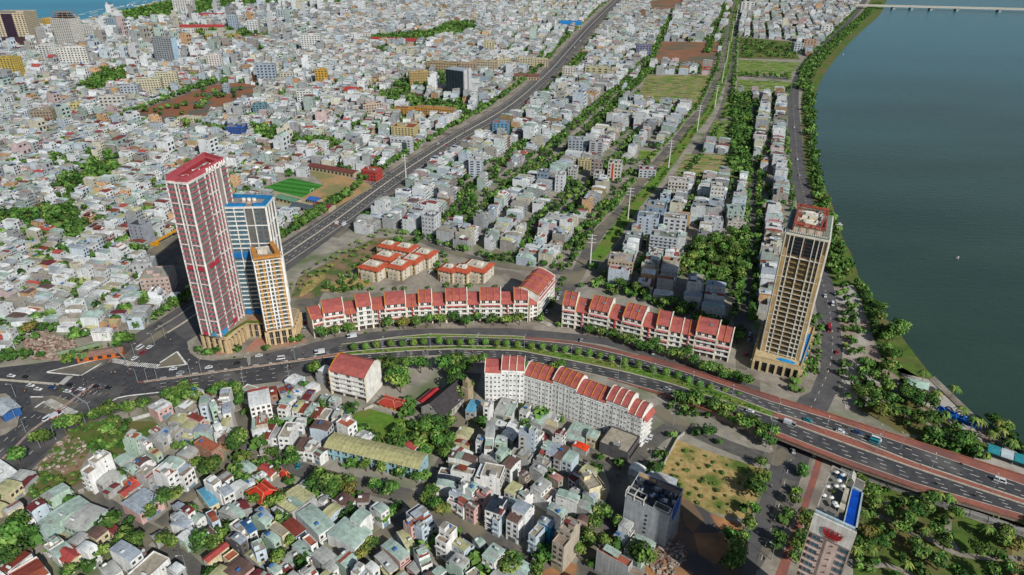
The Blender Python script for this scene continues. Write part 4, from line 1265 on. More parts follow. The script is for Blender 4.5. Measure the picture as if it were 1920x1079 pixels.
 l, an, u = edge_frame(A, B); v = (-u[1], u[0])
 C_ = (B[0] + 27, B[1] + 48); D = (B[0] + 20, B[1] + 56)
 poly = [A, B, C_, D, (A[0] + v[0] * 50, A[1] + v[1] * 50)]
 Q = Tower('podium_building', 'beige colonnaded podium with two blue pools at the foot of the river tower', 'building', poly, 0, 6.4, lin('23272a'), wallmat=GLASS, par=0)
 m = MB(); m.prism([(a * 1.004, b_ * 1.004) for a, b_ in Q.p], 6.4, 8.6, PAINT, lin('c2ae84'), bottom=True); m.build('cornice', Q.o)
 cm = MB(); cm.box(0, 0, 0, 1.5, 1.2, 6.4, PAINT, lin('c2ae84')); cme = cm.mesh('column')
 for side, n in ((0, 6), (1, 6), (4, 7)):
  for k in range(n + 1):
   qq, an2, l2 = Q.at(side, min(0.98, max(0.02, k / n)), 0.8)
   inst('column', cme, Q.o, (qq[0], qq[1], 0), an2)
 m = MB()
 i1 = Q.inset(0.1); i2 = Q.inset(0.7)
 for i in range(5):
  m.prism([i1[i], i1[(i + 1) % 5], i2[(i + 1) % 5], i2[i]], 8.6, 9.6, PAINT, lin('b09c74'))
 m.build('parapet', Q.o)
 pool = PP([(1512, 627), (1522, 627), (1514, 665), (1505, 682), (1499, 679)], 8.7)
 m = MB(); m.prism([(x - Q.c[0], y - Q.c[1]) for x, y in pool], 8.6, 8.78, GLASS, lin('1b76b4')); m.build('pool', Q.o)
 m = MB()
 c = P(1474, 677.5, 8.7); n = 14
 ring = [(c[0] - Q.c[0] + 5.2 * math.cos(2 * math.pi * k / n + 0.1), c[1] - Q.c[1] + 0.2 + 2.6 * math.sin(2 * math.pi * k / n) - 0.45 * 5.2 * math.cos(2 * math.pi * k / n)) for k in range(n)]
 m.prism(ring, 8.6, 8.80, GLASS, lin('1f86c0')); m.build('pool', Q.o)
tower_river()
# ------------------------------------------------------------------ hotel at the lower right
def hotel():
 z1 = 73.0
 A, B = P(1527, 964, z1), P(1605, 1000, z1)
 C_, D = P(1621, 908, z1), P(1560, 877, z1)
 K = lin('dcc2b6')
 T = Tower('hotel', 'pink hotel tower with a red crown emblem, rooftop pool and roof garden', 'hotel', [A, B, C_, D], 0, z1, K, lin('77746c'), par=0)
 T.bars('facade_trim', lin('b8a89c'), [(0, t, 0, z1 - 8) for t in (0.0, 0.455, 1.0)] + [(1, t, 0, z1) for t in (0, 0.5, 1)], [(0, 0, 1, z1 - 8.3, 0.6)], 0.45, 0.3)
 m = MB(); qq, a0, l0 = T.at(0, 0.5, 0.2); m.box(qq[0], qq[1], z1 - 7.8, l0 + 0.3, 0.5, 8.3, PAINT, lin('dcd8d0'), a0); m.build('white_band', T.o)
 fh = 3.2; nf = int((z1 - 10) / fh)
 for k in range(nf):
  z = z1 - 8 - (k + 1) * fh + 0.5
  T.add('window', 0, 0.20, z, 2.9, 1.9, 0.05); T.add('window', 0, 0.87, z, 2.9, 1.9, 0.05)
  T.add('vent', 0, 0.04, z + 0.2, 0.9, 1.6, 0.05)
  T.add('vent', 0, 0.35, z + 0.4, 0.5, 0.6, 0.1); T.add('vent', 0, 0.60, z + 0.4, 0.4, 0.4, 0.1)
  for t in (0.15, 0.35, 0.55, 0.75):
   T.add('window#b', 1, t, z, 2.4, 1.8, 0.05); T.add('window#b', 3, t, z, 2.4, 1.8, 0.05)
 vm = MB(); vm.box(0, 0, 0, 1, 0.4, 1, PAINT, lin('4c3a36'))
 T.done({'window': window_mb(lin('8d8a88'), lin('3c5a66')), 'window#b': window_mb(lin('8d8a88'), lin('2c4450')), 'vent': vm})
 # crown emblem
 m = MB(); CR = lin('a8262a')
 qq, a0, l0 = T.at(0, 0.53, 0.75)
 loc = T.at(0, 0.53, 0.6)[0]
 cz = z1 - 5.6
 def e(x0, zz0, x1, zz1, x2, zz2, dep=0.25):
  # solid triangle on the wall
  pts = [(x0, zz0), (x1, zz1), (x2, zz2)]
  f = [(loc[0] + math.cos(a0) * x + math.sin(a0) * dep, loc[1] + math.sin(a0) * x - math.cos(a0) * dep, cz + z) for x, z in pts]
  b = [(loc[0] + math.cos(a0) * x, loc[1] + math.sin(a0) * x, cz + z) for x, z in pts]
  m.poly(f, PAINT, CR); m.poly(b[::-1], PAINT, CR)
  for i in range(3):
   j = (i + 1) % 3
   m.poly([b[i], b[j], f[j], f[i]], PAINT, CR)
 for sx, tx, tz in ((-2.0, -3.3, 2.6), (-1.15, -1.7, 3.0), (0, 0, 3.4), (1.15, 1.7, 3.0), (2.0, 3.3, 2.6)):
  e(sx - 0.75, 0, sx + 0.75, 0, tx, tz)
 e(-2.6, 0, -1.9, -0.7, 0, 0.1); e(2.6, 0, 0, 0.1, 1.9, -0.7); e(-1.9, -0.7, 1.9, -0.7, 0, 0.3)
 for k in range(5):
  x = -2.4 + k * 1.2
  e(x - 0.25, 0.25 + 2.4, x + 0.25, 2.65, x, 3.1)
 m.build('crown_emblem', T.o)
 m = MB()
 for k in range(9):
  x = -1.8 + k * 0.45
  m.box(loc[0] + math.cos(a0) * x + math.sin(a0) * 0.1, loc[1] + math.sin(a0) * x - math.cos(a0) * 0.1, cz - 1.5, 0.28, 0.2, 0.4, PAINT, CR, a0)
 m.build('lettering', T.o)
 # roof: pool on the right, garden and pergola on the left
 def loc2(fx, fy):
  a, b, c, d = T.p
  return tuple((a[i] + (b[i] - a[i]) * fx) * (1 - fy) + (d[i] + (c[i] - d[i]) * fx) * fy for i in (0, 1))
 quad = lambda x0, y0, x1, y1: [loc2(x0, y0), loc2(x1, y0), loc2(x1, y1), loc2(x0, y1)]
 m = MB(); m.prism(quad(0.70, 0.05, 0.95, 0.74), z1 + 0.15, z1 + 1.0, GLASS, lin('0c3f9a')); m.build('pool', T.o)
 m = MB()
 for r_ in ((0.955, 0.0, 1.0, 0.78), (0.67, 0.04, 0.695, 0.76), (0.67, 0.745, 1.0, 0.78), (0.0, 0.0, 1.0, 0.035)):
  m.prism(quad(*r_), z1 + 0.12, z1 + 1.5, PAINT, lin('a8b8bc'))
 m.prism(quad(0.0, 0.035, 0.02, 1.0), z1 + 0.12, z1 + 1.1, PAINT, lin('b0aaa0')); m.prism(quad(0.02, 0.98, 1.0, 1.0), z1 + 0.12, z1 + 1.1, PAINT, lin('b0aaa0'))
 m.build('parapet', T.o)
 m = MB(); m.prism(quad(0.5, 0.06, 0.66, 0.12), z1 + 0.13, z1 + 0.4, GLASS, lin('15356e')); m.prism(quad(0.25, 0.82, 0.42, 0.94), z1 + 0.13, z1 + 0.4, GLASS, lin('1b5c86')); m.build('pool', T.o)
 m = MB()
 for r_ in ((0.05, 0.045, 0.17, 0.1), (0.24, 0.045, 0.45, 0.1)):
  m.prism(quad(*r_), z1 + 0.13, z1 + 1.6, PAINT, lin('44484a'))
 m.build('skylight', T.o)
 m = MB()
 for j in range(6):
  fy = 0.80 + j * 0.03
  p0, p1, p2 = loc2(0.50, fy), loc2(0.60, fy), loc2(0.70, fy)
  m.tube((*p0, z1 + 0.2), (*p0, z1 + 3), 0.12, PAINT, lin('d5d2c8'), 4); m.tube((*p2, z1 + 0.2), (*p2, z1 + 3), 0.12, PAINT, lin('d5d2c8'), 4)
  m.tube((*p0, z1 + 3), (*p1, z1 + 4.2), 0.14, PAINT, lin('d5d2c8'), 4); m.tube((*p1, z1 + 4.2), (*p2, z1 + 3), 0.14, PAINT, lin('d5d2c8'), 4)
 m.build('pergola', T.o)
 m = MB(); m.prism(quad(0.50, 0.36, 0.62, 0.62), z1 + 0.13, z1 + 2.8, PAINT, lin('b4ac9a')); m.prism(quad(0.49, 0.22, 0.63, 0.33), z1 + 0.13, z1 + 2.0, PAINT, lin('c9c0aa')); m.build('roof_hut', T.o)
 rr = random.Random(5)
 from_roof = []
 for k in range(12):
  fx, fy = rr.uniform(0.06, 0.46), rr.uniform(0.14, 0.92)
  p = loc2(fx, fy); from_roof.append((p[0] + T.c[0], p[1] + T.c[1], z1 + 0.12))
 return T, from_roof
HOTEL, ROOFSPOTS = hotel()
pa = MB(); pa.cyl(0, 0, 0, 0.05, 2.4, STEEL, lin('9a9a98'), 5); pa.cyl(0, 0, 2.2, 0.95, 0.45, PAINT, lin('dcdad4'), 8, 0.05)
pame = pa.mesh('parasol')
for k, (x, y, z) in enumerate(ROOFSPOTS):
 o = inst('parasol', pame, None, (x, y, z))
 tag(o, 'white parasol on the roof terrace of the pink hotel', 'parasol', 'white parasols on the hotel roof terrace')
# ------------------------------------------------------------------ terraces of red-roofed townhouses
RT = lin('964f4a'); RT2 = lin('a0564e'); CREAM = lin('dcd4c0'); ORG = lin('bb7a2c'); WALLW = lin('dcdad2')
def townhouse(A, B, depth, he, fins, style, label, group, name='townhouse', orange=True, floors=None, skyl=False, roofc=RT):
 """A->B is the street front; he eaves height"""
 l, an, u = edge_frame(A, B)
 o = empty(name, ((A[0] + B[0]) / 2, (A[1] + B[1]) / 2, 0), an)
 tag(o, label, 'townhouse', group)
 w = l; d = depth
 mark_poly([(A[0], A[1]), (B[0], B[1]), (B[0] - u[1] * d, B[1] + u[0] * d), (A[0] - u[1] * d, A[1] + u[0] * d)], 1)
 m = MB(); m.box(0, d / 2, 0, w, d, he, PAINT, WALLW);
 # gable walls under the curved roof
 prof = [(0, 0), (0.22, 1.9), (0.48, 3.4), (0.66, 3.9), (0.85, 2.6), (1.0, 0)]
 for x in (-w / 2, w / 2 - 0.5):
  for (a, za), (b, zb) in zip(prof[:-1], prof[1:]):
   pts = [(x, a * d, he), (x, b * d, he), (x, b * d, he + zb), (x, a * d, he + za)]
   p2 = [(x + 0.5, *p[1:]) for p in pts]
   m.poly(pts[::-1], PAINT, WALLW); m.poly(p2, PAINT, WALLW)
 m.build('wall', o)
 m = MB()
 for i, ((a, za), (b, zb)) in enumerate(zip(prof[:-1], prof[1:])):
  y0 = a * d - (1.0 if i == 0 else 0); z0 = he + za + 0.3 - (0.5 if i == 0 else 0); y1 = b * d; z1_ = he + zb + 0.3
  m.poly([(-w / 2 + 0.1, y0, z0), (w / 2 - 0.1, y0, z0), (w / 2 - 0.1, y1, z1_), (-w / 2 + 0.1, y1, z1_)], TILE, roofc if i % 2 else RT2)
  m.poly([(-w / 2 + 0.1, y0, z0 - 0.25), (-w / 2 + 0.1, y1, z1_ - 0.25), (w / 2 - 0.1, y1, z1_ - 0.25), (w / 2 - 0.1, y0, z0 - 0.25)], TILE, roofc)
  if i == 0:
   m.poly([(-w / 2 + 0.1, y0, z0 - 0.25), (w / 2 - 0.1, y0, z0 - 0.25), (w / 2 - 0.1, y0, z0), (-w / 2 + 0.1, y0, z0)], TILE, roofc)
 m.build('roof', o)
 # fins over the roof
 for k in range(fins + 1):
  x = -w / 2 + w * k / fins
  edge = k in (0, fins)
  c = CREAM if edge and k == fins else (ORG if orange else CREAM)
  m = MB(); tw = 0.30 if edge else 0.16
  for (a, za), (b, zb) in zip(prof[:-1], prof[1:]):
   y0 = a * d - (1.2 if a == 0 else 0); z0 = he + za + 0.35 - (0.5 if a == 0 else 0); y1 = b * d; z1_ = he + zb + 0.35; h = 0.55
   P8 = [(x - tw, y0, z0), (x + tw, y0, z0), (x + tw, y1, z1_), (x - tw, y1, z1_)]
   Q8 = [(p[0], p[1], p[2] + h) for p in P8]
   m.poly(Q8, PAINT, c); m.poly([P8[0], P8[1], Q8[1], Q8[0]], PAINT, c); m.poly([P8[1], P8[2], Q8[2], Q8[1]], PAINT, c); m.poly([P8[3], P8[0], Q8[0], Q8[3]], PAINT, c)
  m.build('roof_fin', o)
 # columns at the party lines
 m = MB()
 for x in (-w / 2 + 0.3, w / 2 - 0.3):
  m.box(x, -0.7, 0, 0.6, 1.4, he, PAINT, CREAM)
 m.build('party_wall', o)
 nf = floors or int(round(he / 3.4)); fh = he / nf
 nb = fins if fins > 1 else 2
 if w / nb > 5.5: nb += 1
 for f in range(nf):
  z = f * fh
  if f > 0:
   m = MB(); m.box(0, -0.75, z - 0.15, w - 1.2, 1.5, 0.3, PAINT, WHT, bottom=True)
   m.box(0, -1.42, z + 0.15, w - 1.2, 0.15, 0.8, PAINT, WHT if style != 1 or f % 2 else lin('b9b4a8'))
   m.build('balcony', o)
  for b in range(nb):
   x = -w / 2 + w * (b + 0.5) / nb
   if f == 0:
    inst('shopfront', SHOP, o, (x, 0, 0.1), 0, (w / nb * 0.8, 1, fh * 0.8))
   else:
    inst('window', WIN_W, o, (x, 0, z + 0.35), 0, (min(2.6, w / nb * 0.55), 1, fh * 0.66))
  if style == 1 and f in (nf - 1, nf - 2, nf - 3):
   m = MB(); m.box(0, -1.0, z + 0.3, 0.5, 1.6, fh - 0.5, PAINT, lin('b52a22')); m.box(0, -1.52, z + 0.3, 1.8, 0.12, 0.9, PAINT, lin('b52a22')); m.build('red_screen', o)
 if style in (0, 2):
  f = nf - 2 if style == 0 else nf - 3
  for f in ((nf - 1, nf - 3) if style == 2 else (nf - 1,)):
   m = MB(); z = f * fh
   m.poly([(-w / 2 + 0.7, -2.3, z - 0.7), (w / 2 - 0.7, -2.3, z - 0.7), (w / 2 - 0.7, -0.1, z + 0.55), (-w / 2 + 0.7, -0.1, z + 0.55)], TILE, RT2)
   m.poly([(-w / 2 + 0.7, -2.3, z - 0.95), (-w / 2 + 0.7, -0.1, z + 0.3), (w / 2 - 0.7, -0.1, z + 0.3), (w / 2 - 0.7, -2.3, z - 0.95)], TILE, RT)
   m.poly([(-w / 2 + 0.7, -2.3, z - 0.95), (w / 2 - 0.7, -2.3, z - 0.95), (w / 2 - 0.7, -2.3, z - 0.7), (-w / 2 + 0.7, -2.3, z - 0.7)], TILE, RT2)
   m.build('tiled_awning', o)
 if skyl:
  m = MB(); m.box(w * 0.12, d * 0.33, he + 3.0, 1.8, 1.6, 0.35, GLASS, lin('5c7a74')); m.box(w * 0.12, d * 0.33, he + 3.0, 2.1, 1.9, 0.3, PAINT, lin('9aa29a')); m.build('skylight', o)
 # back windows
 for f in range(1, nf):
  for b in range(nb):
   inst('window', WIN_W, o, (-w / 2 + w * (b + 0.5) / nb, d, f * fh + 0.9), math.pi, (1.4, 1, 1.5))
 return o
WIN_W = window_mb(lin('d6d4cc'), lin('2a3330')).mesh('window')
sp_ = MB(); sp_.box(0, 0, 0, 1, 0.12, 1, GLASS, lin('3a342e')); sp_.box(0, -0.02, 0.86, 1, 0.3, 0.14, PAINT, lin('8a7258')); SHOP = sp_.mesh('shopfront')
def walk(poly, s):
 for a, b in zip(poly[:-1], poly[1:]):
  l = math.dist(a, b)
  if s <= l or b is poly[-1]:
   return (a[0] + (b[0] - a[0]) * s / l, a[1] + (b[1] - a[1]) * s / l)
  s -= l
 return poly[-1]
def terrace(front_px, xs_px, spec, depth, words, group, floors=None):
 """front_px: baseline points; xs_px: party lines (x at the ground line)"""
 base = [(x, y) for x, y in front_px]
 pts = [P(x, np.interp(x, [p[0] for p in base], [p[1] for p in base])) for x in xs_px]
 out = []
 for k, (tall, fins, style) in enumerate(spec):
  A, B = pts[k], pts[k + 1]
  out.append(townhouse(A, B, depth, tall, fins, style, words[k], group, orange=True, floors=floors))
 return out
# row one: along the inside of the curve, left block
B1 = [(588, 634), (605, 629), (650, 622), (705, 614), (760, 609), (800, 606), (885, 603), (990, 602)]
r1e = [583, 606, 645, 669, 697, 722, 761, 785, 810, 836, 876, 900, 939, 964, 990]      # at the eaves
H1 = [(14.5, 1, 0), (17.5, 1, 2), (14.0, 2, 1), (18.5, 1, 3), (14.5, 2, 1), (17.8, 1, 2), (14.5, 2, 1), (17.5, 2, 0), (14.5, 1, 1), (17.8, 3, 0), (14.5, 1, 1), (17.8, 3, 0), (14.5, 1, 1), (17.8, 2, 0)]
def ord_(k):
 return ['first', 'second', 'third', 'fourth', 'fifth', 'sixth', 'seventh', 'eighth', 'ninth', 'tenth', 'eleventh', 'twelfth', 'thirteenth', 'fourteenth', 'fifteenth', 'sixteenth', 'seventeenth', 'eighteenth', 'nineteenth', 'twentieth'][k]
def shiftx(x, he, by):
 # eaves x back to ground x (towards the nadir line)
 X, Y = P(x, by - 2.25 * he, he)
 return PX(X, Y, 0)[0]
x1 = [shiftx(x, 16, np.interp(x, [p[0] for p in B1], [p[1] for p in B1])) for x in r1e]
x1[0] = 589; x1[-1] = 990
w1 = []
for k, (h, f, s) in enumerate(H1):
 w1.append(('tall' if h > 16 else 'low') + ' white townhouse, red roof, %s from left in the curved left terrace' % ord_(k))
terrace(B1, x1, H1, 15, w1, 'townhouses of the left curved terrace')
# row two: right block
B2 = [(1056, 613), (1100, 620), (1130, 626), (1180, 640), (1230, 651), (1300, 664), (1368, 679)]
r2e = [1055, 1080, 1105, 1142, 1168, 1205, 1231, 1256, 1279, 1305, 1345, 1372]
H2 = [(18.3, 2, 0), (14.5, 1, 1), (18.3, 3, 0), (14.5, 1, 1), (18.3, 3, 0), (14.5, 1, 1), (18.0, 1, 2), (14.8, 1, 3), (14.5, 2, 1), (18.3, 1, 2), (15.0, 2, 0)]
x2 = [shiftx(x, 16, np.interp(x, [p[0] for p in B2], [p[1] for p in B2])) for x in r2e]
w2 = []
for k, (h, f, s) in enumerate(H2):
 w2.append(('tall' if h > 16 else 'low') + ' white townhouse, red roof, %s from left in the straight right terrace' % ord_(k))
pts = [P(x, np.interp(x, [p[0] for p in B2], [p[1] for p in B2])) for x in x2]
for k, (h, f, s) in enumerate(H2):
 townhouse(pts[k], pts[k + 1], 17, h, f, s, w2[k], 'townhouses of the right terrace', skyl=k in (0, 1, 2, 3, 4, 9))
# corner block at the right end of row one
A, B = P(1006, 598), P(1036, 560)
townhouse(A, B, 17, 19.5, 3, 0, 'large corner townhouse with broad red roof closing the right end of the curved terrace', 'corner houses of the curved terrace')
A, B = P(991, 602), P(1006, 598)
townhouse(A, B, 12, 13, 1, 3, 'narrow white corner house with flat terrace at the bend of the curved terrace', 'corner houses of the curved terrace')
# row three: the seven-storey slab seen from behind
r3 = [(909, 699), (940, 700), (983, 702), (1037, 718), (1081, 735), (1137, 755), (1178, 771), (1205, 782)]
H3 = [(21.0, 1), (23.3, 3), (20.6, 4), (23.0, 4), (20.6, 4), (23.0, 3), (20.0, 2)]
p3 = [P(x, y, 20.6) for x, y in r3]
for k, (h, f) in enumerate(H3):
 A, B = p3[k], p3[k + 1]
 l, an, u = edge_frame(A, B)
 lab = ('tall' if h > 22 else 'low') + ' white house, red vaulted roof, %s from left in the slab below the boulevard' % ord_(k)
 o = empty('apartment_house', ((A[0] + B[0]) / 2, (A[1] + B[1]) / 2, 0), an); tag(o, lab, 'apartment house', 'white apartment houses in the slab below the boulevard')
 d = 13.0; w = l
 mark_poly([A, B, (B[0] - u[1] * d, B[1] + u[0] * d), (A[0] - u[1] * d, A[1] + u[0] * d)], 1)
 prof = [(0, 0), (0.18, 1.8), (0.42, 3.2), (0.62, 3.6), (0.82, 2.4), (1.0, 0)]
 m = MB(); m.box(0, d / 2, 0, w, d, h, PAINT, lin('dededa'))
 for x in (-w / 2, w / 2 - 0.3):
  for (a, za), (b, zb) in zip(prof[:-1], prof[1:]):
   q = [(x, a * d, h), (x, b * d, h), (x, b * d, h + zb), (x, a * d, h + za)]
   m.poly(q[::-1], PAINT, lin('dededa')); m.poly([(t[0] + 0.3, t[1], t[2]) for t in q], PAINT, lin('dededa'))
 m.build('wall', o)
 m = MB()
 for i, ((a, za), (b, zb)) in enumerate(zip(prof[:-1], prof[1:])):
  y0 = a * d - (0.6 if i == 0 else 0)
  m.poly([(-w / 2 + .1, y0, h + za + .3 - (.4 if i == 0 else 0)), (w / 2 - .1, y0, h + za + .3 - (.4 if i == 0 else 0)), (w / 2 - .1, b * d, h + zb + .3), (-w / 2 + .1, b * d, h + zb + .3)], TILE, RT if i % 2 else RT2)
 m.build('roof', o)
 orange = k in (2, 3, 4)
 for j in range(f + 1):
  x = -w / 2 + w * j / f
  m = MB(); tw = 0.2; c = ORG if orange and j not in (0,) else CREAM
  for (a, za), (b, zb) in zip(prof[:-1], prof[1:]):
   y0 = a * d - (.8 if a == 0 else 0); q = [(x - tw, y0, h + za + .3 - (.4 if a == 0 else 0)), (x + tw, y0, h + za + .3 - (.4 if a == 0 else 0)), (x + tw, b * d, h + zb + .3), (x - tw, b * d, h + zb + .3)]
   t = [(e[0], e[1], e[2] + .5) for e in q]
   m.poly(t, PAINT, c); m.poly([q[0], q[1], t[1], t[0]], PAINT, c); m.poly([q[1], q[2], t[2], t[1]], PAINT, c); m.poly([q[3], q[0], t[0], t[3]], PAINT, c)
  m.build('roof_fin', o)
 m = MB(); m.box(0, 0.3, h - 1.4, w - 0.6, 0.5, 1.2, GLASS, lin('3a3a38')); m.box(0, -0.12, h - 1.7, w, 0.3, 0.3, PAINT, WHT); m.build('attic_window', o)
 m = MB()
 for j in range(1, f): m.box(-w / 2 + w * j / f, -0.08, 0, 0.25, 0.16, h - 1.8, PAINT, lin('c2c2be'))
 if f > 1: m.build('pilaster', o)
 nf = 6; fh = (h - 2.2) / nf; pl = []
 cols = max(3, int(w / 2.1))
 for fl in range(nf):
  for b in range(cols):
   x = -w / 2 + w * (b + 0.5) / cols
   if b % 3 == 1: inst('balcony_door', WIN_W, o, (x, 0, fl * fh + 0.35), 0, (0.8, 1.6, 2.1))
   else: inst('window', WIN_W, o, (x, 0, fl * fh + 1.1), 0, (1.15, 1.6, 1.05))
 if k == 6:
  an90 = math.pi / 2
  for fl in range(nf):
   for b in range(4):
    inst('window', WIN_W, o, (w / 2, d * (b + 0.5) / 4, fl * fh + 0.8), an90, (1.5, 1.6, 1.6))
   m = MB(); m.box(w / 2 + 0.6, d / 2, fl * fh - 0.1, 1.2, d - 1, 0.25, PAINT, WHT, bottom=True); m.build('balcony', o)
  m = MB(); m.poly([(w / 2 - .1, 0.4, h - .6), (w / 2 + 2.6, 0.4, h - 2.6), (w / 2 + 2.6, d - .4, h - 2.6), (w / 2 - .1, d - .4, h - .6)], TILE, RT2); m.build('tiled_awning', o)
# block with the orange stair end, left of the school lawn
A, B = P(624, 737), P(691, 753)
T = townhouse(A, B, 17, 17.0, 1, 3, 'six-storey white block with red hipped roof and orange balconies on its left end', 'red-roofed blocks below the boulevard', name='apartment_house', floors=5)
T['category'] = 'apartment house'
for f in range(5):
 m = MB(); l = math.dist(A, B); m.box(-l / 2 - 0.9, 6, f * 3.4 + 0.2, 1.6, 13, 1.0, PAINT, lin('c07028'), bottom=True); m.build('orange_balcony', T)
# ------------------------------------------------------------------ villas with orange-red hipped roofs
def villa(px, w, d, ang, label, h=9.5, col='a84e34'):
 x, y = P(*px, h)
 o = empty('villa', (x, y, 0), ang); tag(o, label, 'villa', 'orange-roofed villas behind the curved terrace')
 mark_poly(rect_poly(x, y, w + 3, d + 3, ang), 1)
 Wc = lin('c8c1b0')
 m = MB(); m.box(0, 0, 0, w, d, h, PAINT, Wc); m.box(0, -d * 0.1, 0, w * 0.6, d + 1.6, h - 2.5, PAINT, lin('bdb19a')); m.build('wall', o)
 m = MB(); c = lin(col); o1, o2 = 1.1, 2.6
 a = [(-w / 2 - o1, -d / 2 - o1), (w / 2 + o1, -d / 2 - o1), (w / 2 + o1, d / 2 + o1), (-w / 2 - o1, d / 2 + o1)]
 b = [(-w / 2 + o2, -d / 2 + o2), (w / 2 - o2, -d / 2 + o2), (w / 2 - o2, d / 2 - o2), (-w / 2 + o2, d / 2 - o2)]
 for i in range(4):
  j = (i + 1) % 4
  m.poly([(*a[i], h + .1), (*a[j], h + .1), (*b[j], h + 1.9), (*b[i], h + 1.9)], TILE, c)
  m.poly([(*a[i], h - .15), (*a[j], h - .15), (*a[j], h + .1), (*a[i], h + .1)], TILE, c)
 m.poly([(*q, h - .15) for q in a][::-1], TILE, c)
 m.poly([(*q, h + 1.3) for q in b], CONC, lin('b8b0a0'))
 for i in range(4):
  j = (i + 1) % 4
  m.poly([(*b[j], h + 1.3), (*b[i], h + 1.3), (*b[i], h + 1.9), (*b[j], h + 1.9)], PAINT, Wc)
 m.build('roof', o)
 m = MB(); m.box(w * 0.1, 0.3, h + 1.3, w * .22, d * .3, 1.9, PAINT, lin('d8d2c2')); m.build('roof_hut', o)
 for f in range(3):
  for t in (-0.36, -0.12, 0.12, 0.36):
   if abs(t) > 0.3: inst('window', WIN_W, o, (w * t, -d / 2, f * 3.1 + 0.8), 0, (1.5, 1, 1.8))
   else: inst('window', WIN_W, o, (w * t, -d * .6 - .8 , f * 3.1 + 0.8) if f < 2 else (w * t, -d / 2, f * 3.1 + .8), 0, (1.5, 1, 1.8))
  for t in (-0.25, 0.25):
   inst('window', WIN_W, o, (w / 2, d * t, f * 3.1 + 0.8), math.pi / 2, (1.5, 1, 1.8)); inst('window', WIN_W, o, (-w / 2, d * t, f * 3.1 + 0.8), -math.pi / 2, (1.5, 1, 1.8))
 for t in (-0.5, 0.5):
  m = MB(); m.box(w * t * 0.92, -d / 2 - 0.4, 0, 0.6, 0.8, h - 0.3, PAINT, lin('b39a6c')); m.build('pillar', o)
VL = [((700, 498), 'at the front left of the villa group'), ((724, 480), 'middle left, just behind the front left villa'), ((749, 496), 'at the front, right of the front left villa'),
      ((773, 486), 'at the front right of the left villa group'), ((729, 459), 'at the back left corner of the villa group'), ((760, 464), 'at the back middle of the villa group'), ((796, 475), 'at the back right of the left villa group'),
      ((842, 503), 'small one leftmost of the right villa group'), ((868, 504), 'between the small villa and the wide villa'), ((895, 499), 'the widest, at the right end of all villas')]
VK = 1.1
sz = [(17, 14), (16, 13), (14, 14), (14, 14), (14, 12), (15, 13), (15, 14), (12, 11), (13, 11), (19, 16)]
for (p, t), (w, d) in zip(VL, sz):
 villa(p, w * VK, d * VK, math.radians(-24), 'white villa with orange hipped roof, ' + t)
# ------------------------------------------------------------------ two-storey school with olive roof
def school():
 A, B = P(608, 838, 8), P(785, 880, 8)
 l, an, u = edge_frame(A, B); d = 11.5; h = 8.0
 o = empty('school', ((A[0] + B[0]) / 2, (A[1] + B[1]) / 2, 0), an)
 tag(o, 'long pale blue two-storey school with curved olive roof below the green lawn', 'school')
 mark_poly(rect_poly((A[0] + B[0]) / 2 - u[1] * d / 2, (A[1] + B[1]) / 2 + u[0] * d / 2, l, d, an), 1)
 LB_ = lin('8fb4bc')
 m = MB(); m.box(0, d / 2 + .8, 0, l, d - 1.6, h, PAINT, LB_)
 for k in range(13):
  m.box(-l / 2 + l * k / 12, 0.4, 0, 0.6, 1.0, h, PAINT, LB_)
 m.box(0, 0.4, 3.6, l, 1.2, 0.4, PAINT, LB_, bottom=True); m.box(0, 0.0, 4.0, l, 0.15, 0.9, PAINT, LB_); m.box(0, 0.4, 7.6, l, 1.2, 0.4, PAINT, LB_, bottom=True)
 m.build('wall', o)
 m = MB(); prof = [(-0.6, 0.1), (d * .25, 1.3), (d * .5, 1.8), (d * .75, 1.4), (d + .4, 0.2)]
 n = 22
 for k in range(n):
  x0, x1_ = -l / 2 - .4 + (l + .8) * k / n, -l / 2 - .4 + (l + .8) * (k + 1) / n - 0.12
  for (a, za), (b, zb) in zip(prof[:-1], prof[1:]):
   m.poly([(x0, a, h + za), (x1_, a, h + za), (x1_, b, h + zb), (x0, b, h + zb)], METAL, lin('aaa676'))
 for (a, za), (b, zb) in zip(prof[:-1], prof[1:]):
  m.poly([(-l / 2, a, h + za - .08), (l / 2, a, h + za - .08), (l / 2, b, h + zb - .08), (-l / 2, b, h + zb - .08)], METAL, lin('5d5c40'))
  m.poly([(-l / 2, a, h), (-l / 2, b, h), (-l / 2, b, h + zb), (-l / 2, a, h + za)], PAINT, LB_); m.poly([(l / 2, a, h), (l / 2, b, h), (l / 2, b, h + zb), (l / 2, a, h + za)], PAINT, LB_)
 m.build('roof', o)
 for f in range(2):
  for k in range(24):
   x = -l / 2 + l * (k + .5) / 24
   inst('window' if k % 4 else 'door', WIN_W, o, (x, 1.55, f * 4 + (0.9 if k % 4 else 0.1)), 0, (1.4, 1, 1.7 if k % 4 else 2.5))
  for t in (.3, .6): inst('window', WIN_W, o, (l / 2, d * t, f * 4 + 1), math.pi / 2, (1.5, 1, 1.8))
school()
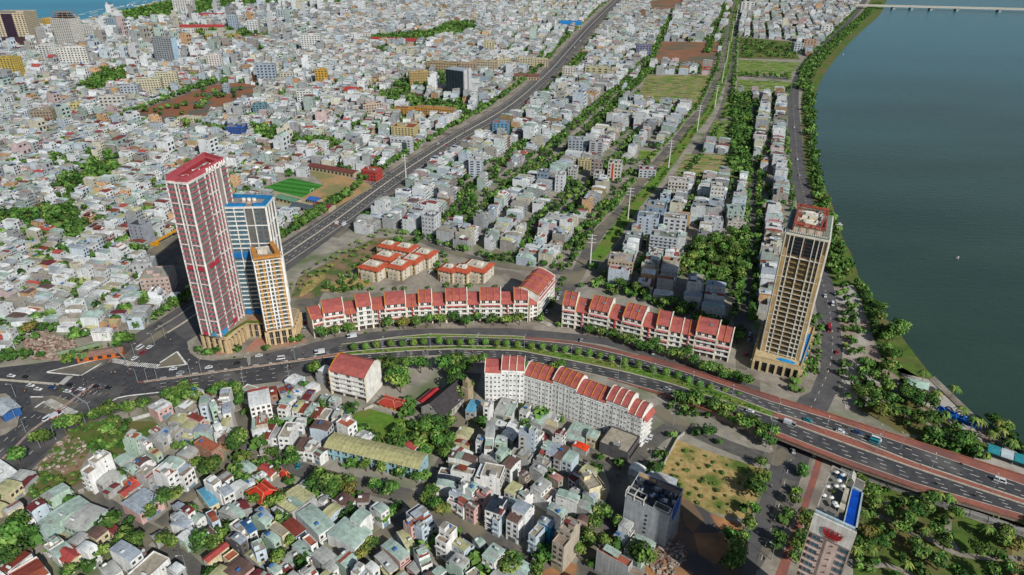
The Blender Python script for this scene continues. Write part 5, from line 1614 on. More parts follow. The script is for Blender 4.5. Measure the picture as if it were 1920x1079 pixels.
# ------------------------------------------------------------------ church with dark slate roof
def church():
 A, B = P(775, 786), P(828, 792)
 l, an, u = edge_frame(A, B); w, d, h = 15, 27, 6.5
 c = ((P(792, 784)[0] + P(828, 792)[0]) / 2, (P(792, 784)[1] + P(828, 792)[1]) / 2)
 an = math.radians(-32)
 o = empty('church', (c[0], c[1], 0), an); tag(o, 'church with steep dark slate gable roof and pale stone tower beside the tree-lined lane', 'church')
 mark_poly(rect_poly(c[0] + math.sin(-an) * d / 2, c[1] + math.cos(an) * d / 2, w + 2, d, an), 1)
 S = lin('a8a49a')
 m = MB(); m.box(0, d / 2, 0, w, d, h, PAINT, S)
 m.poly([(-w / 2, 0, h), (w / 2, 0, h), (0, 0, h + 6)], PAINT, S); m.poly([(w / 2, d, h), (-w / 2, d, h), (0, d, h + 6)], PAINT, S); m.build('wall', o)
 m = MB()
 for s_ in (-1, 1):
  q = [(s_ * (w / 2 + .9), -.7, h - .5), (s_ * (w / 2 + .9), d + .5, h - .5), (0, d + .5, h + 6.3), (0, -.7, h + 6.3)]
  m.poly(q if s_ < 0 else q[::-1], TILE, lin('3a3637')); m.poly([(a, b, z_ - .25) for a, b, z_ in (q[::-1] if s_ < 0 else q)], TILE, lin('8a857c'))
 m.build('roof', o)
 m = MB(); m.box(w / 2 + 1, d - 4, 0, 5, 5, 13, PAINT, lin('a3957a')); m.box(w / 2 + 1, d - 4, 13, 3.6, 3.6, 4, PAINT, lin('94866a')); m.cyl(w / 2 + 1, d - 4, 17, 1.9, 2.8, PAINT, lin('8a7c62'), 8, .1); m.build('bell_tower', o)
 m = MB(); m.box(-w / 2 - 4, d * .45, 0, 7.5, 15, 4, PAINT, S); m.build('annex', o)
 m = MB(); m.poly([(-w / 2 - 8, d * .45 - 8, 3.8), (-w / 2 - 4, d * .45 - 8, 6), (-w / 2 - 4, d * .45 + 8, 6), (-w / 2 - 8, d * .45 + 8, 3.8)], TILE, lin('a32c2e')); m.poly([(-w / 2 - 4, d * .45 - 8, 6), (-w / 2, d * .45 - 8, 4.1), (-w / 2, d * .45 + 8, 4.1), (-w / 2 - 4, d * .45 + 8, 6)], TILE, lin('a32c2e')); m.build('annex_roof', o)
 inst('window', WIN_W, o, (0, 0, 6.5), 0, (2.2, 1, 2.6)); inst('door', WIN_W, o, (0, 0, 0.1), 0, (2.6, 1, 3.2))
 for k in range(5):
  inst('window', WIN_W, o, (w / 2, 3 + k * 4, 2), math.pi / 2, (1.2, 1, 2.8)); inst('window', WIN_W, o, (-w / 2, 3 + k * 4, 2), -math.pi / 2, (1.2, 1, 2.8))
church()
def temple(px, w, d, ang, label, h=3.6, col='b8321f', name='temple'):
 x, y = P(*px, h + 1)
 o = empty(name, (x, y, 0), ang); tag(o, label, 'temple')
 mark_poly(rect_poly(x, y, w + 2, d + 2, ang), 1)
 C_ = lin(col); Y = lin('c9a35e')
 m = MB(); m.box(0, 0, 0, w - 2, d - 2, h + .5, PAINT, Y); m.build('wall', o)
 m = MB()
 def hip(w, d, z0, w2, d2, z2, zt):
  a = [(-w / 2, -d / 2, z0 + zt), (w / 2, -d / 2, z0 + zt), (w / 2, d / 2, z0 + zt), (-w / 2, d / 2, z0 + zt)]
  am = [(-w * .36, -d * .40, z0 + (z2 - z0) * .3), (w * .36, -d * .40, z0 + (z2 - z0) * .3), (w * .36, d * .40, z0 + (z2 - z0) * .3), (-w * .36, d * .40, z0 + (z2 - z0) * .3)]
  b = [(-w2 / 2, -d2 / 2, z2), (w2 / 2, -d2 / 2, z2), (w2 / 2, d2 / 2, z2), (-w2 / 2, d2 / 2, z2)]
  for i in range(4):
   j = (i + 1) % 4
   mid = tuple((a[i][k] + a[j][k]) / 2 - (zt * .9 if k == 2 else 0) for k in range(3))
   m.poly([a[i], mid, am[j], am[i]], TILE, C_); m.poly([mid, a[j], am[j]], TILE, C_)
   m.poly([am[i], am[j], b[j], b[i]], TILE, C_)
   m.tube(a[i], b[i], 0.22, PAINT, lin('c98a6a'), 4)
  m.poly(b, TILE, C_)
  m.tube(b[0], b[1], .2, PAINT, lin('c98a6a'), 4); m.tube(b[3], b[2], .2, PAINT, lin('c98a6a'), 4)
 hip(w, d, h, w * .5, d * .28, h + 3.2, .9)
 m.build('roof', o)
 m = MB(); m.box(0, 0, h + 3.2, w * .55, .5, .7, TILE, lin('a8483a'))
 for s_ in (-1, 1): m.tube((s_ * w * .25, 0, h + 3.8), (s_ * w * .36, 0, h + 5.2), .22, PAINT, lin('c98a6a'), 4, .05)
 m.build('ridge', o)
 cm = MB(); cm.cyl(0, 0, 0, .28, h, PAINT, lin('a8322a'), 7); cme = cm.mesh('column')
 for t in (-.42, -.14, .14, .42): inst('column', cme, o, (w * t, -d / 2 + .8, 0))
 return o
temple((493, 921), 13.5, 11, math.radians(-38), 'temple with bright red upswept roof in the garden left of the school')
temple((534, 889), 6, 2.6, math.radians(-30), 'small temple gate with red tiled roof beside the lane', 2.8, name='temple_gate')
temple((731, 752), 12, 9, math.radians(-22), 'low pagoda house with dark red tiled roofs between the orange-ended block and the church', 2.8, 'a03a2e')
temple((752, 757), 8, 8, math.radians(-22), 'smaller hall with worn red tiled roof joined to the low pagoda house', 2.6, '9c4038')
temple((249, 905), 6, 6, math.radians(-35), 'tiny temple hall with red and orange roof behind potted trees', 2.4, 'b04030')
# ------------------------------------------------------------------ white commercial building at the bottom
def white_block():
 z1 = 19.0
 q = PP([(1172.5, 931), (1255, 972), (1281, 920), (1199, 888)], z1)
 T = Tower('office_building', 'bulky white building with blank grey side and cluttered dark roof terrace beside the dry lot', 'building', q, 0, z1, lin('a9adb0'), lin('3c4046'), par=1.2)
 for f in range(5):
  for t in (0.03,):
   T.add('vent', 0, 0.52, 3 + f * 2.6, 0.8, 0.9, 0.1)
  for k in range(7):
   T.add('window', 1, (k + .5) / 7, 1.2 + f * 3.6, 1.9, 2.2, 0.05)
 vm = MB(); vm.box(0, 0, 0, 1, .3, 1, PAINT, lin('24282a'))
 T.done({'vent': vm, 'window': window_mb(lin('a8b6bc'), lin('2a4650'))})
 W_ = lin('c8c4b8')
 def l2(fx, fy):
  a, b, d = T.p[0], T.p[1], T.p[3]
  return (a[0] + (b[0] - a[0]) * fx + (d[0] - a[0]) * fy, a[1] + (b[1] - a[1]) * fx + (d[1] - a[1]) * fy)
 m = MB()
 for x0, y0, x1_, y1_ in ((0, 0, .42, 0), (0, .22, .42, .22), (0, 0, 0, .22), (.42, 0, .42, .22), (.2, 0, .2, .22)):
  m.tube((*l2(x0, y0), z1 + 3), (*l2(x1_, y1_), z1 + 3), .3, PAINT, W_, 4)
 for x, y in ((0, 0), (.42, 0), (0, .22), (.42, .22), (.2, 0)): m.tube((*l2(x, y), z1), (*l2(x, y), z1 + 3), .28, PAINT, W_, 4)
 m.build('roof_frame', T.o)
 qd = lambda x0, y0, x1_, y1_: [l2(x0, y0), l2(x1_, y0), l2(x1_, y1_), l2(x0, y1_)]
 m = MB(); m.prism(qd(.62, .04, .97, .26), z1 + .15, z1 + 1.6, PAINT, W_); m.prism(qd(.65, .07, .94, .23), z1 + 1.6, z1 + 1.7, CONC, lin('4a4842')); m.build('stair_top', T.o)
 m = MB(); m.prism(qd(0.02, .86, .42, .97), z1 + .15, z1 + 1.2, CONC, lin('b0936c')); m.prism(qd(.44, .80, .98, .98), z1 + .15, z1 + 1.4, CONC, lin('7a6f66')); m.build('roof_terrace', T.o)
 rr = random.Random(2)
 for k in range(34):
  fx, fy = rr.uniform(.03, .95), rr.uniform(.28, .8)
  m = MB(); p = l2(fx, fy); m.box(p[0], p[1], z1 + .13, rr.uniform(.8, 2.6), rr.uniform(.8, 2), rr.uniform(.6, 1.8), STEEL, lin(rr.choice(['5a5f64', '34383e', '8a8f92', 'b8bcbe', '2b3a52'])), -.45); m.build('roof_unit', T.o)
 m = MB(); qq, an, l = T.at(1, .5, .25); m.box(qq[0], qq[1], z1 - 6, l * .5, .3, 6.8, PAINT, lin('2453b0'), an); m.build('blue_tarpaulin', T.o)
 A, B = P(1262, 905, 5), P(1222, 886, 5)
 x, y = P(1242, 895, 4)
 o = empty('shed', (x, y, 0), math.radians(-32)); tag(o, 'low shed with plain white roof behind the bulky white building', 'shed')
 m = MB(); m.box(0, 0, 0, 14, 5, 3.8, PAINT, lin('9a9a98')); m.build('wall', o)
 m = MB(); m.box(0, 0, 3.8, 14.6, 5.6, .25, METAL, lin('b5babd')); m.build('roof', o)
white_block()
# ------------------------------------------------------------------ houses
RC = {'g': ('a6a8a2', 'grey metal'), 'G': ('9fb3a7', 'pale green'), 'r': ('7a3a2e', 'rusty red'), 'R': ('9e4640', 'red tiled'), 'c': ('9c9483', 'bare concrete'), 'b': ('98a2aa', 'blue-grey metal'), 'B': ('2c5f90', 'bright blue'),
      'a': ('5b9bb4', 'light blue'), 'y': ('b0ae82', 'olive metal'), 'w': ('d2d5d1', 'whitish metal'), 'd': ('2c333c', 'solar-panelled'), 't': ('a05a42', 'terracotta-paved'), 'm': ('6e2f30', 'maroon metal'),
      'k': ('665048', 'brown metal'), 'O': ('d8421c', 'orange tarpaulin'), 'p': ('a87c72', 'faded pink')}
WC = {'w': ('dcdcd8', 'white'), 'g': ('a8bdac', 'pale green'), 'b': ('b8c5cd', 'pale blue'), 'y': ('cec3a0', 'cream yellow'), 'p': ('ccA8a0', 'pink'), 'n': ('a5a5a2', 'grey'), 'o': ('a07860', 'orange brick'), 'c': ('a89e8e', 'raw concrete'),
      'B': ('2c7da0', 'bright blue'), 'd': ('5c5a5a', 'dark grey')}
METALS = 'gGrbaywmkBdOp'
def house_mb(w, d, st, rc, wc, rng, detail=2):
 """w <= d. The short sides (at -y and +y) are the fronts. Returns {part: [MB, ...]}, windows [(x, y, z, rot, w, h)], role-coded"""
 Pt = {}
 wcol, rcol = lin(WC[wc][0]), lin(RC[rc][0])
 h = st * 3.0 + 0.4
 flat = rc in 'ct'
 wall = MB(); setback = 0.0
 if st >= 3 and rng.random() < 0.6:
  setback = d * rng.uniform(0.18, 0.4)
 hi = h
 lo = h - 3.0 if setback else h
 fs = rng.choice((-1, 1))
 if setback:
  wall.box(0, -fs * setback / 2, 0, w, d - setback, h, PAINT, wcol, role=1)
  wall.box(0, fs * (d - setback) / 2, 0, w, setback, lo, PAINT, wcol, role=1, top=lin('8c7c6c'), topmat=CONC, toprole=3)
  y0, y1 = (-d / 2, d / 2 - setback) if fs > 0 else (-d / 2 + setback, d / 2)
 else:
  wall.box(0, 0, 0, w, d, h, PAINT, wcol, role=1)
  y0, y1 = -d / 2, d / 2
 yc, dd = (y0 + y1) / 2, y1 - y0
 pr = 0.18
 def parapet(mb, ya, yb, z, hh):
  mb.box(-w / 2 + pr / 2, (ya + yb) / 2, z, pr, yb - ya, hh, PAINT, wcol, role=1); mb.box(w / 2 - pr / 2, (ya + yb) / 2, z, pr, yb - ya, hh, PAINT, wcol, role=1)
  mb.box(0, ya + pr / 2, z, w - 2 * pr, pr, hh, PAINT, wcol, role=1); mb.box(0, yb - pr / 2, z, w - 2 * pr, pr, hh, PAINT, wcol, role=1)
 if setback:
  ya, yb = (y1, d / 2) if fs > 0 else (-d / 2, y0)
  parapet(wall, ya, yb, lo, 0.9)
 roof = MB()
 if flat:
  parapet(wall, y0, y1, h, rng.uniform(0.5, 1.1))
  roof.box(0, yc, h + 0.01, w - 2 * pr, dd - 2 * pr, 0.06, CONC, rcol, role=2)
  if rng.random() < 0.5 and detail:
   # a metal lean-to over part of the deck
   r2 = lin(RC[rng.choice('gGwbr')][0]); l2 = dd * rng.uniform(0.25, 0.5); yy = yc + rng.uniform(-.2, .2) * dd
   cn = MB(); cn.poly([(-w / 2 + .2, yy - l2 / 2, h + 2.2), (w / 2 - .2, yy - l2 / 2, h + 2.2), (w / 2 - .2, yy + l2 / 2, h + 2.6), (-w / 2 + .2, yy + l2 / 2, h + 2.6)], METAL, r2, role=4)
   cn.poly([(-w / 2 + .2, yy - l2 / 2, h + 2.1), (-w / 2 + .2, yy + l2 / 2, h + 2.5), (w / 2 - .2, yy + l2 / 2, h + 2.5), (w / 2 - .2, yy - l2 / 2, h + 2.1)], METAL, r2, role=4)
   for x in (-w / 2 + .35, w / 2 - .35):
    for y in (yy - l2 / 2 + .2, yy + l2 / 2 - .2): cn.box(x, y, h, .14, .14, 2.3, STEEL, lin('7a7a78'))
   Pt.setdefault('roof_canopy', []).append(cn)
 elif rc == 'R':
  rise = w * 0.22; ov = 0.35
  for s_ in (-1, 1):
   q = [(s_ * (w / 2 + ov), y0 - ov, h - .05), (s_ * (w / 2 + ov), y1 + ov, h - .05), (0, y1 + ov, h + rise), (0, y0 - ov, h + rise)]
   roof.poly(q if s_ > 0 else q[::-1], TILE, rcol, role=2)
   q2 = [(a, b, z - .18) for a, b, z in q]
   roof.poly(q2[::-1] if s_ > 0 else q2, TILE, rcol, role=2)
  for y in (y0, y1):
   wall.poly([(-w / 2, y, h), (w / 2, y, h), (0, y, h + rise - .1)], PAINT, wcol, role=1)
   wall.poly([(w / 2, y, h), (-w / 2, y, h), (0, y, h + rise - .1)], PAINT, wcol, role=1)
 else:
  # long sheets, slightly bowed along the house, in strips of slightly different age
  n = max(2, int(w / 1.6)); m_ = 4
  bow = rng.uniform(0.25, 1.0); tilt = rng.uniform(-0.5, 0.5); ov = 0.25
  mat = GLASS if rc == 'd' else METAL
  odd = rng.random() < 0.3
  oc = lin(rng.choice(['8a4a3a', '9a9c96', '8aa090', 'b5b8b4']))
  sp = rng.uniform(.25, .75)
  for i in range(n):
   x0, x1 = -w / 2 - ov + (w + 2 * ov) * i / n, -w / 2 - ov + (w + 2 * ov) * (i + 1) / n
   k = rng.uniform(0.86, 1.1)
   for j in range(m_):
    t0, t1 = j / m_, (j + 1) / m_
    ya, yb = y0 - ov + (dd + 2 * ov) * t0, y0 - ov + (dd + 2 * ov) * t1
    f = lambda t: h + .12 + bow * 4 * t * (1 - t) + tilt * (t - .5) + .3
    c = oc if odd and abs(t0 + .12 - sp) < .14 and i < n * .7 else tuple(v * k for v in rcol)
    roof.poly([(x0, ya, f(t0)), (x1 - (0.05 if mat != GLASS else .12), ya, f(t0)), (x1 - (0.05 if mat != GLASS else .12), yb, f(t1)), (x0, yb, f(t1))], mat, c, role=2)
  for j in range(m_):
   t0, t1 = j / m_, (j + 1) / m_
   ya, yb = y0 + dd * t0, y0 + dd * t1
   f = lambda t: h + .04 + bow * 4 * t * (1 - t) + tilt * (t - .5) + .3
   roof.poly([(-w / 2, ya, f(t0)), (-w / 2, yb, f(t1)), (w / 2, yb, f(t1)), (w / 2, ya, f(t0))], METAL, tuple(v * .6 for v in rcol), role=2)
   wall.poly([(w / 2, ya, h), (w / 2, yb, h), (w / 2, yb, f(t1)), (w / 2, ya, f(t0))], PAINT, wcol, role=1)
   wall.poly([(-w / 2, yb, h), (-w / 2, ya, h), (-w / 2, ya, f(t0)), (-w / 2, yb, f(t1))], PAINT, wcol, role=1)
  wall.box(0, y0 + .08, h, w, .16, max(.2, .35 + tilt * -.5), PAINT, wcol, role=1)
  wall.box(0, y1 - .08, h, w, .16, max(.2, .35 + tilt * .5), PAINT, wcol, role=1)
  if rng.random() < .3 and detail:
   wall.box(-w / 2 + .1, yc, h, .2, dd, 1.15, PAINT, wcol, role=1)
 Pt['wall'] = [wall]; Pt['roof'] = [roof]
 if detail and flat and rng.random() < .65:
  s = MB(); hw = min(2.8, w * .5); yy = rng.uniform(-.25, .25) * dd + yc
  s.box((rng.choice((-1, 1))) * (w / 2 - hw / 2 - pr - .02), yy, h + .07, hw, 3.4, 2.4, PAINT, wcol, role=1, top=lin('8a8880'), topmat=CONC, toprole=3)
  Pt['stair_hut'] = [s]
 if detail and rng.random() < .5:
  t = MB(); c = lin(rng.choice(['b9bcbc', 'b9bcbc', 'c8cac8', '2a5f98']))
  x, y = rng.uniform(-.3, .3) * w, yc + rng.uniform(-.38, .38) * dd; z = h + (0.1 if flat else 0.9)
  for a in (-.5, .5): t.box(x + a, y, z - .6, .1, .8, 1.1, STEEL, lin('70706c'))
  t.tube((x - .85, y, z + 1.0), (x + .85, y, z + 1.0), .6, STEEL, c, 7)
  Pt['water_tank'] = [t]
 if detail > 1 and setback and rng.random() < .5:
  t = MB(); c = lin(RC[rng.choice('GgwbR')][0]); s2 = setback * .8
  ya = (y1 + .05) if fs > 0 else (y0 - .05 - s2)
  t.poly([(-w / 2 + .2, ya, lo + 2.3), (w / 2 - .2, ya, lo + 2.3), (w / 2 - .2, ya + s2, lo + 2.3), (-w / 2 + .2, ya + s2, lo + 2.3)], METAL, c, role=4)
  t.poly([(-w / 2 + .2, ya, lo + 2.2), (-w / 2 + .2, ya + s2, lo + 2.2), (w / 2 - .2, ya + s2, lo + 2.2), (w / 2 - .2, ya, lo + 2.2)], METAL, c, role=4)
  for x in (-w / 2 + .3, w / 2 - .3): t.box(x, ya + (s2 - .2 if fs > 0 else .2), lo, .12, .12, 2.2, STEEL, lin('777774'))
  Pt['terrace_canopy'] = [t]
 win = []
 nb = max(1, int(w / 2.3))
 for side in (-1, 1):
  for f in range(st):
   z = f * 3.0
   if setback and side == fs and f == st - 1:
    y = (y1 if fs > 0 else y0)
   else:
    y = side * d / 2
   rot = 0 if side < 0 else math.pi
   if f == 0:
    win.append((0, y, .1, rot, w * .62, 2.5, 'shutter'))
   else:
    for b in range(nb):
     x = -w / 2 + w * (b + .5) / nb
     win.append((x, y, z + .8, rot, min(1.5, w / nb * .6), 1.6, 'window'))
    if side == fs and detail and not (setback and f == st - 1) and rng.random() < .6:
     bl = MB(); yo = y + side * .55
     bl.box(0, yo, z, w * .9, 1.1, .15, PAINT, wcol, role=1, bottom=True); bl.box(0, y + side * 1.05, z + .15, w * .9, .1, .75, PAINT, wcol, role=1)
     Pt.setdefault('balcony', []).append(bl)
 # a few little openings on the blind long sides
 if st >= 2:
  for side in (-1, 1):
   if rng.random() < .5:
    yy = rng.uniform(-.3, .3) * d
    for f in range(1, st):
     if not (setback and f == st - 1 and (yy > y1 - 1 or yy < y0 + 1)):
      win.append((side * w / 2, yy, f * 3.0 + 1.1, math.pi / 2 if side > 0 else -math.pi / 2, .8, 1.0, 'vent_window'))
 return Pt, win, h
WMS = {'window': [window_mb(lin('cfcdc6'), lin('2b363a')), window_mb(lin('8c8a84'), lin('23303a')), window_mb(lin('6a5a4c'), lin('30302c'))], 'vent_window': [window_mb(lin('b5b3ac'), lin('2a2c2e'))]}
sh_ = []
for c in ('8f9494', '6f8796', 'a39878', '5f6a66'):
 m = MB(); m.box(0, 0.02, 0, 1, .12, 1, PAINT, lin(c)); sh_.append(m)
WMS['shutter'] = sh_
WME = {k: [m.mesh(k) for m in v] for k, v in WMS.items()}
HOUSES = []      # (object, info) for labels
STN = {1: 'one-storey', 2: 'two-storey', 3: 'three-storey', 4: 'four-storey', 5: 'five-storey', 6: 'six-storey', 7: 'seven-storey', 8: 'eight-storey'}
def place_house(cx, cy, w, d, an, st, rc, wc, rng, far=None):
 if w > d:
  w, d = d, w; an += math.pi / 2
 Pt, win, h = house_mb(w, d, st, rc, wc, rng)
 if far is not None:
  for k, ms in Pt.items():
   for m in ms: far.append(m, cx, cy, 0, an)
  c, n = math.cos(an), math.sin(an)
  for x, y, z, rot, ww, hh, kind in win:
   far.append(WMS[kind][0], cx + x * c - y * n, cy + x * n + y * c, z, an + rot, ww, 1, hh)
  return None
 o = empty('house', (cx, cy, 0), an)
 ro = Pt['roof'][0].build('roof', o)
 for k, ms in Pt.items():
  for m in ms:
   if k != 'roof': m.build(k, ro if k in ('water_tank', 'stair_hut', 'roof_canopy') else o)
 v = rng.randrange(3); sv = rng.randrange(4)
 for x, y, z, rot, ww, hh, kind in win:
  ms = WME[kind]
  inst('shutter_door' if kind == 'shutter' else kind, ms[(sv if kind == 'shutter' else v) % len(ms)], o, (x, y, z), rot, (ww, 1, hh))
 wet = ''
 if 'water_tank' in Pt: wet = ', water tank'
 elif 'roof_canopy' in Pt: wet = ', canopy'
 elif 'stair_hut' in Pt: wet = ', stair hut'
 HOUSES.append((o, st, rc, wc, wet, cx, cy, max(w, d)))
 return o
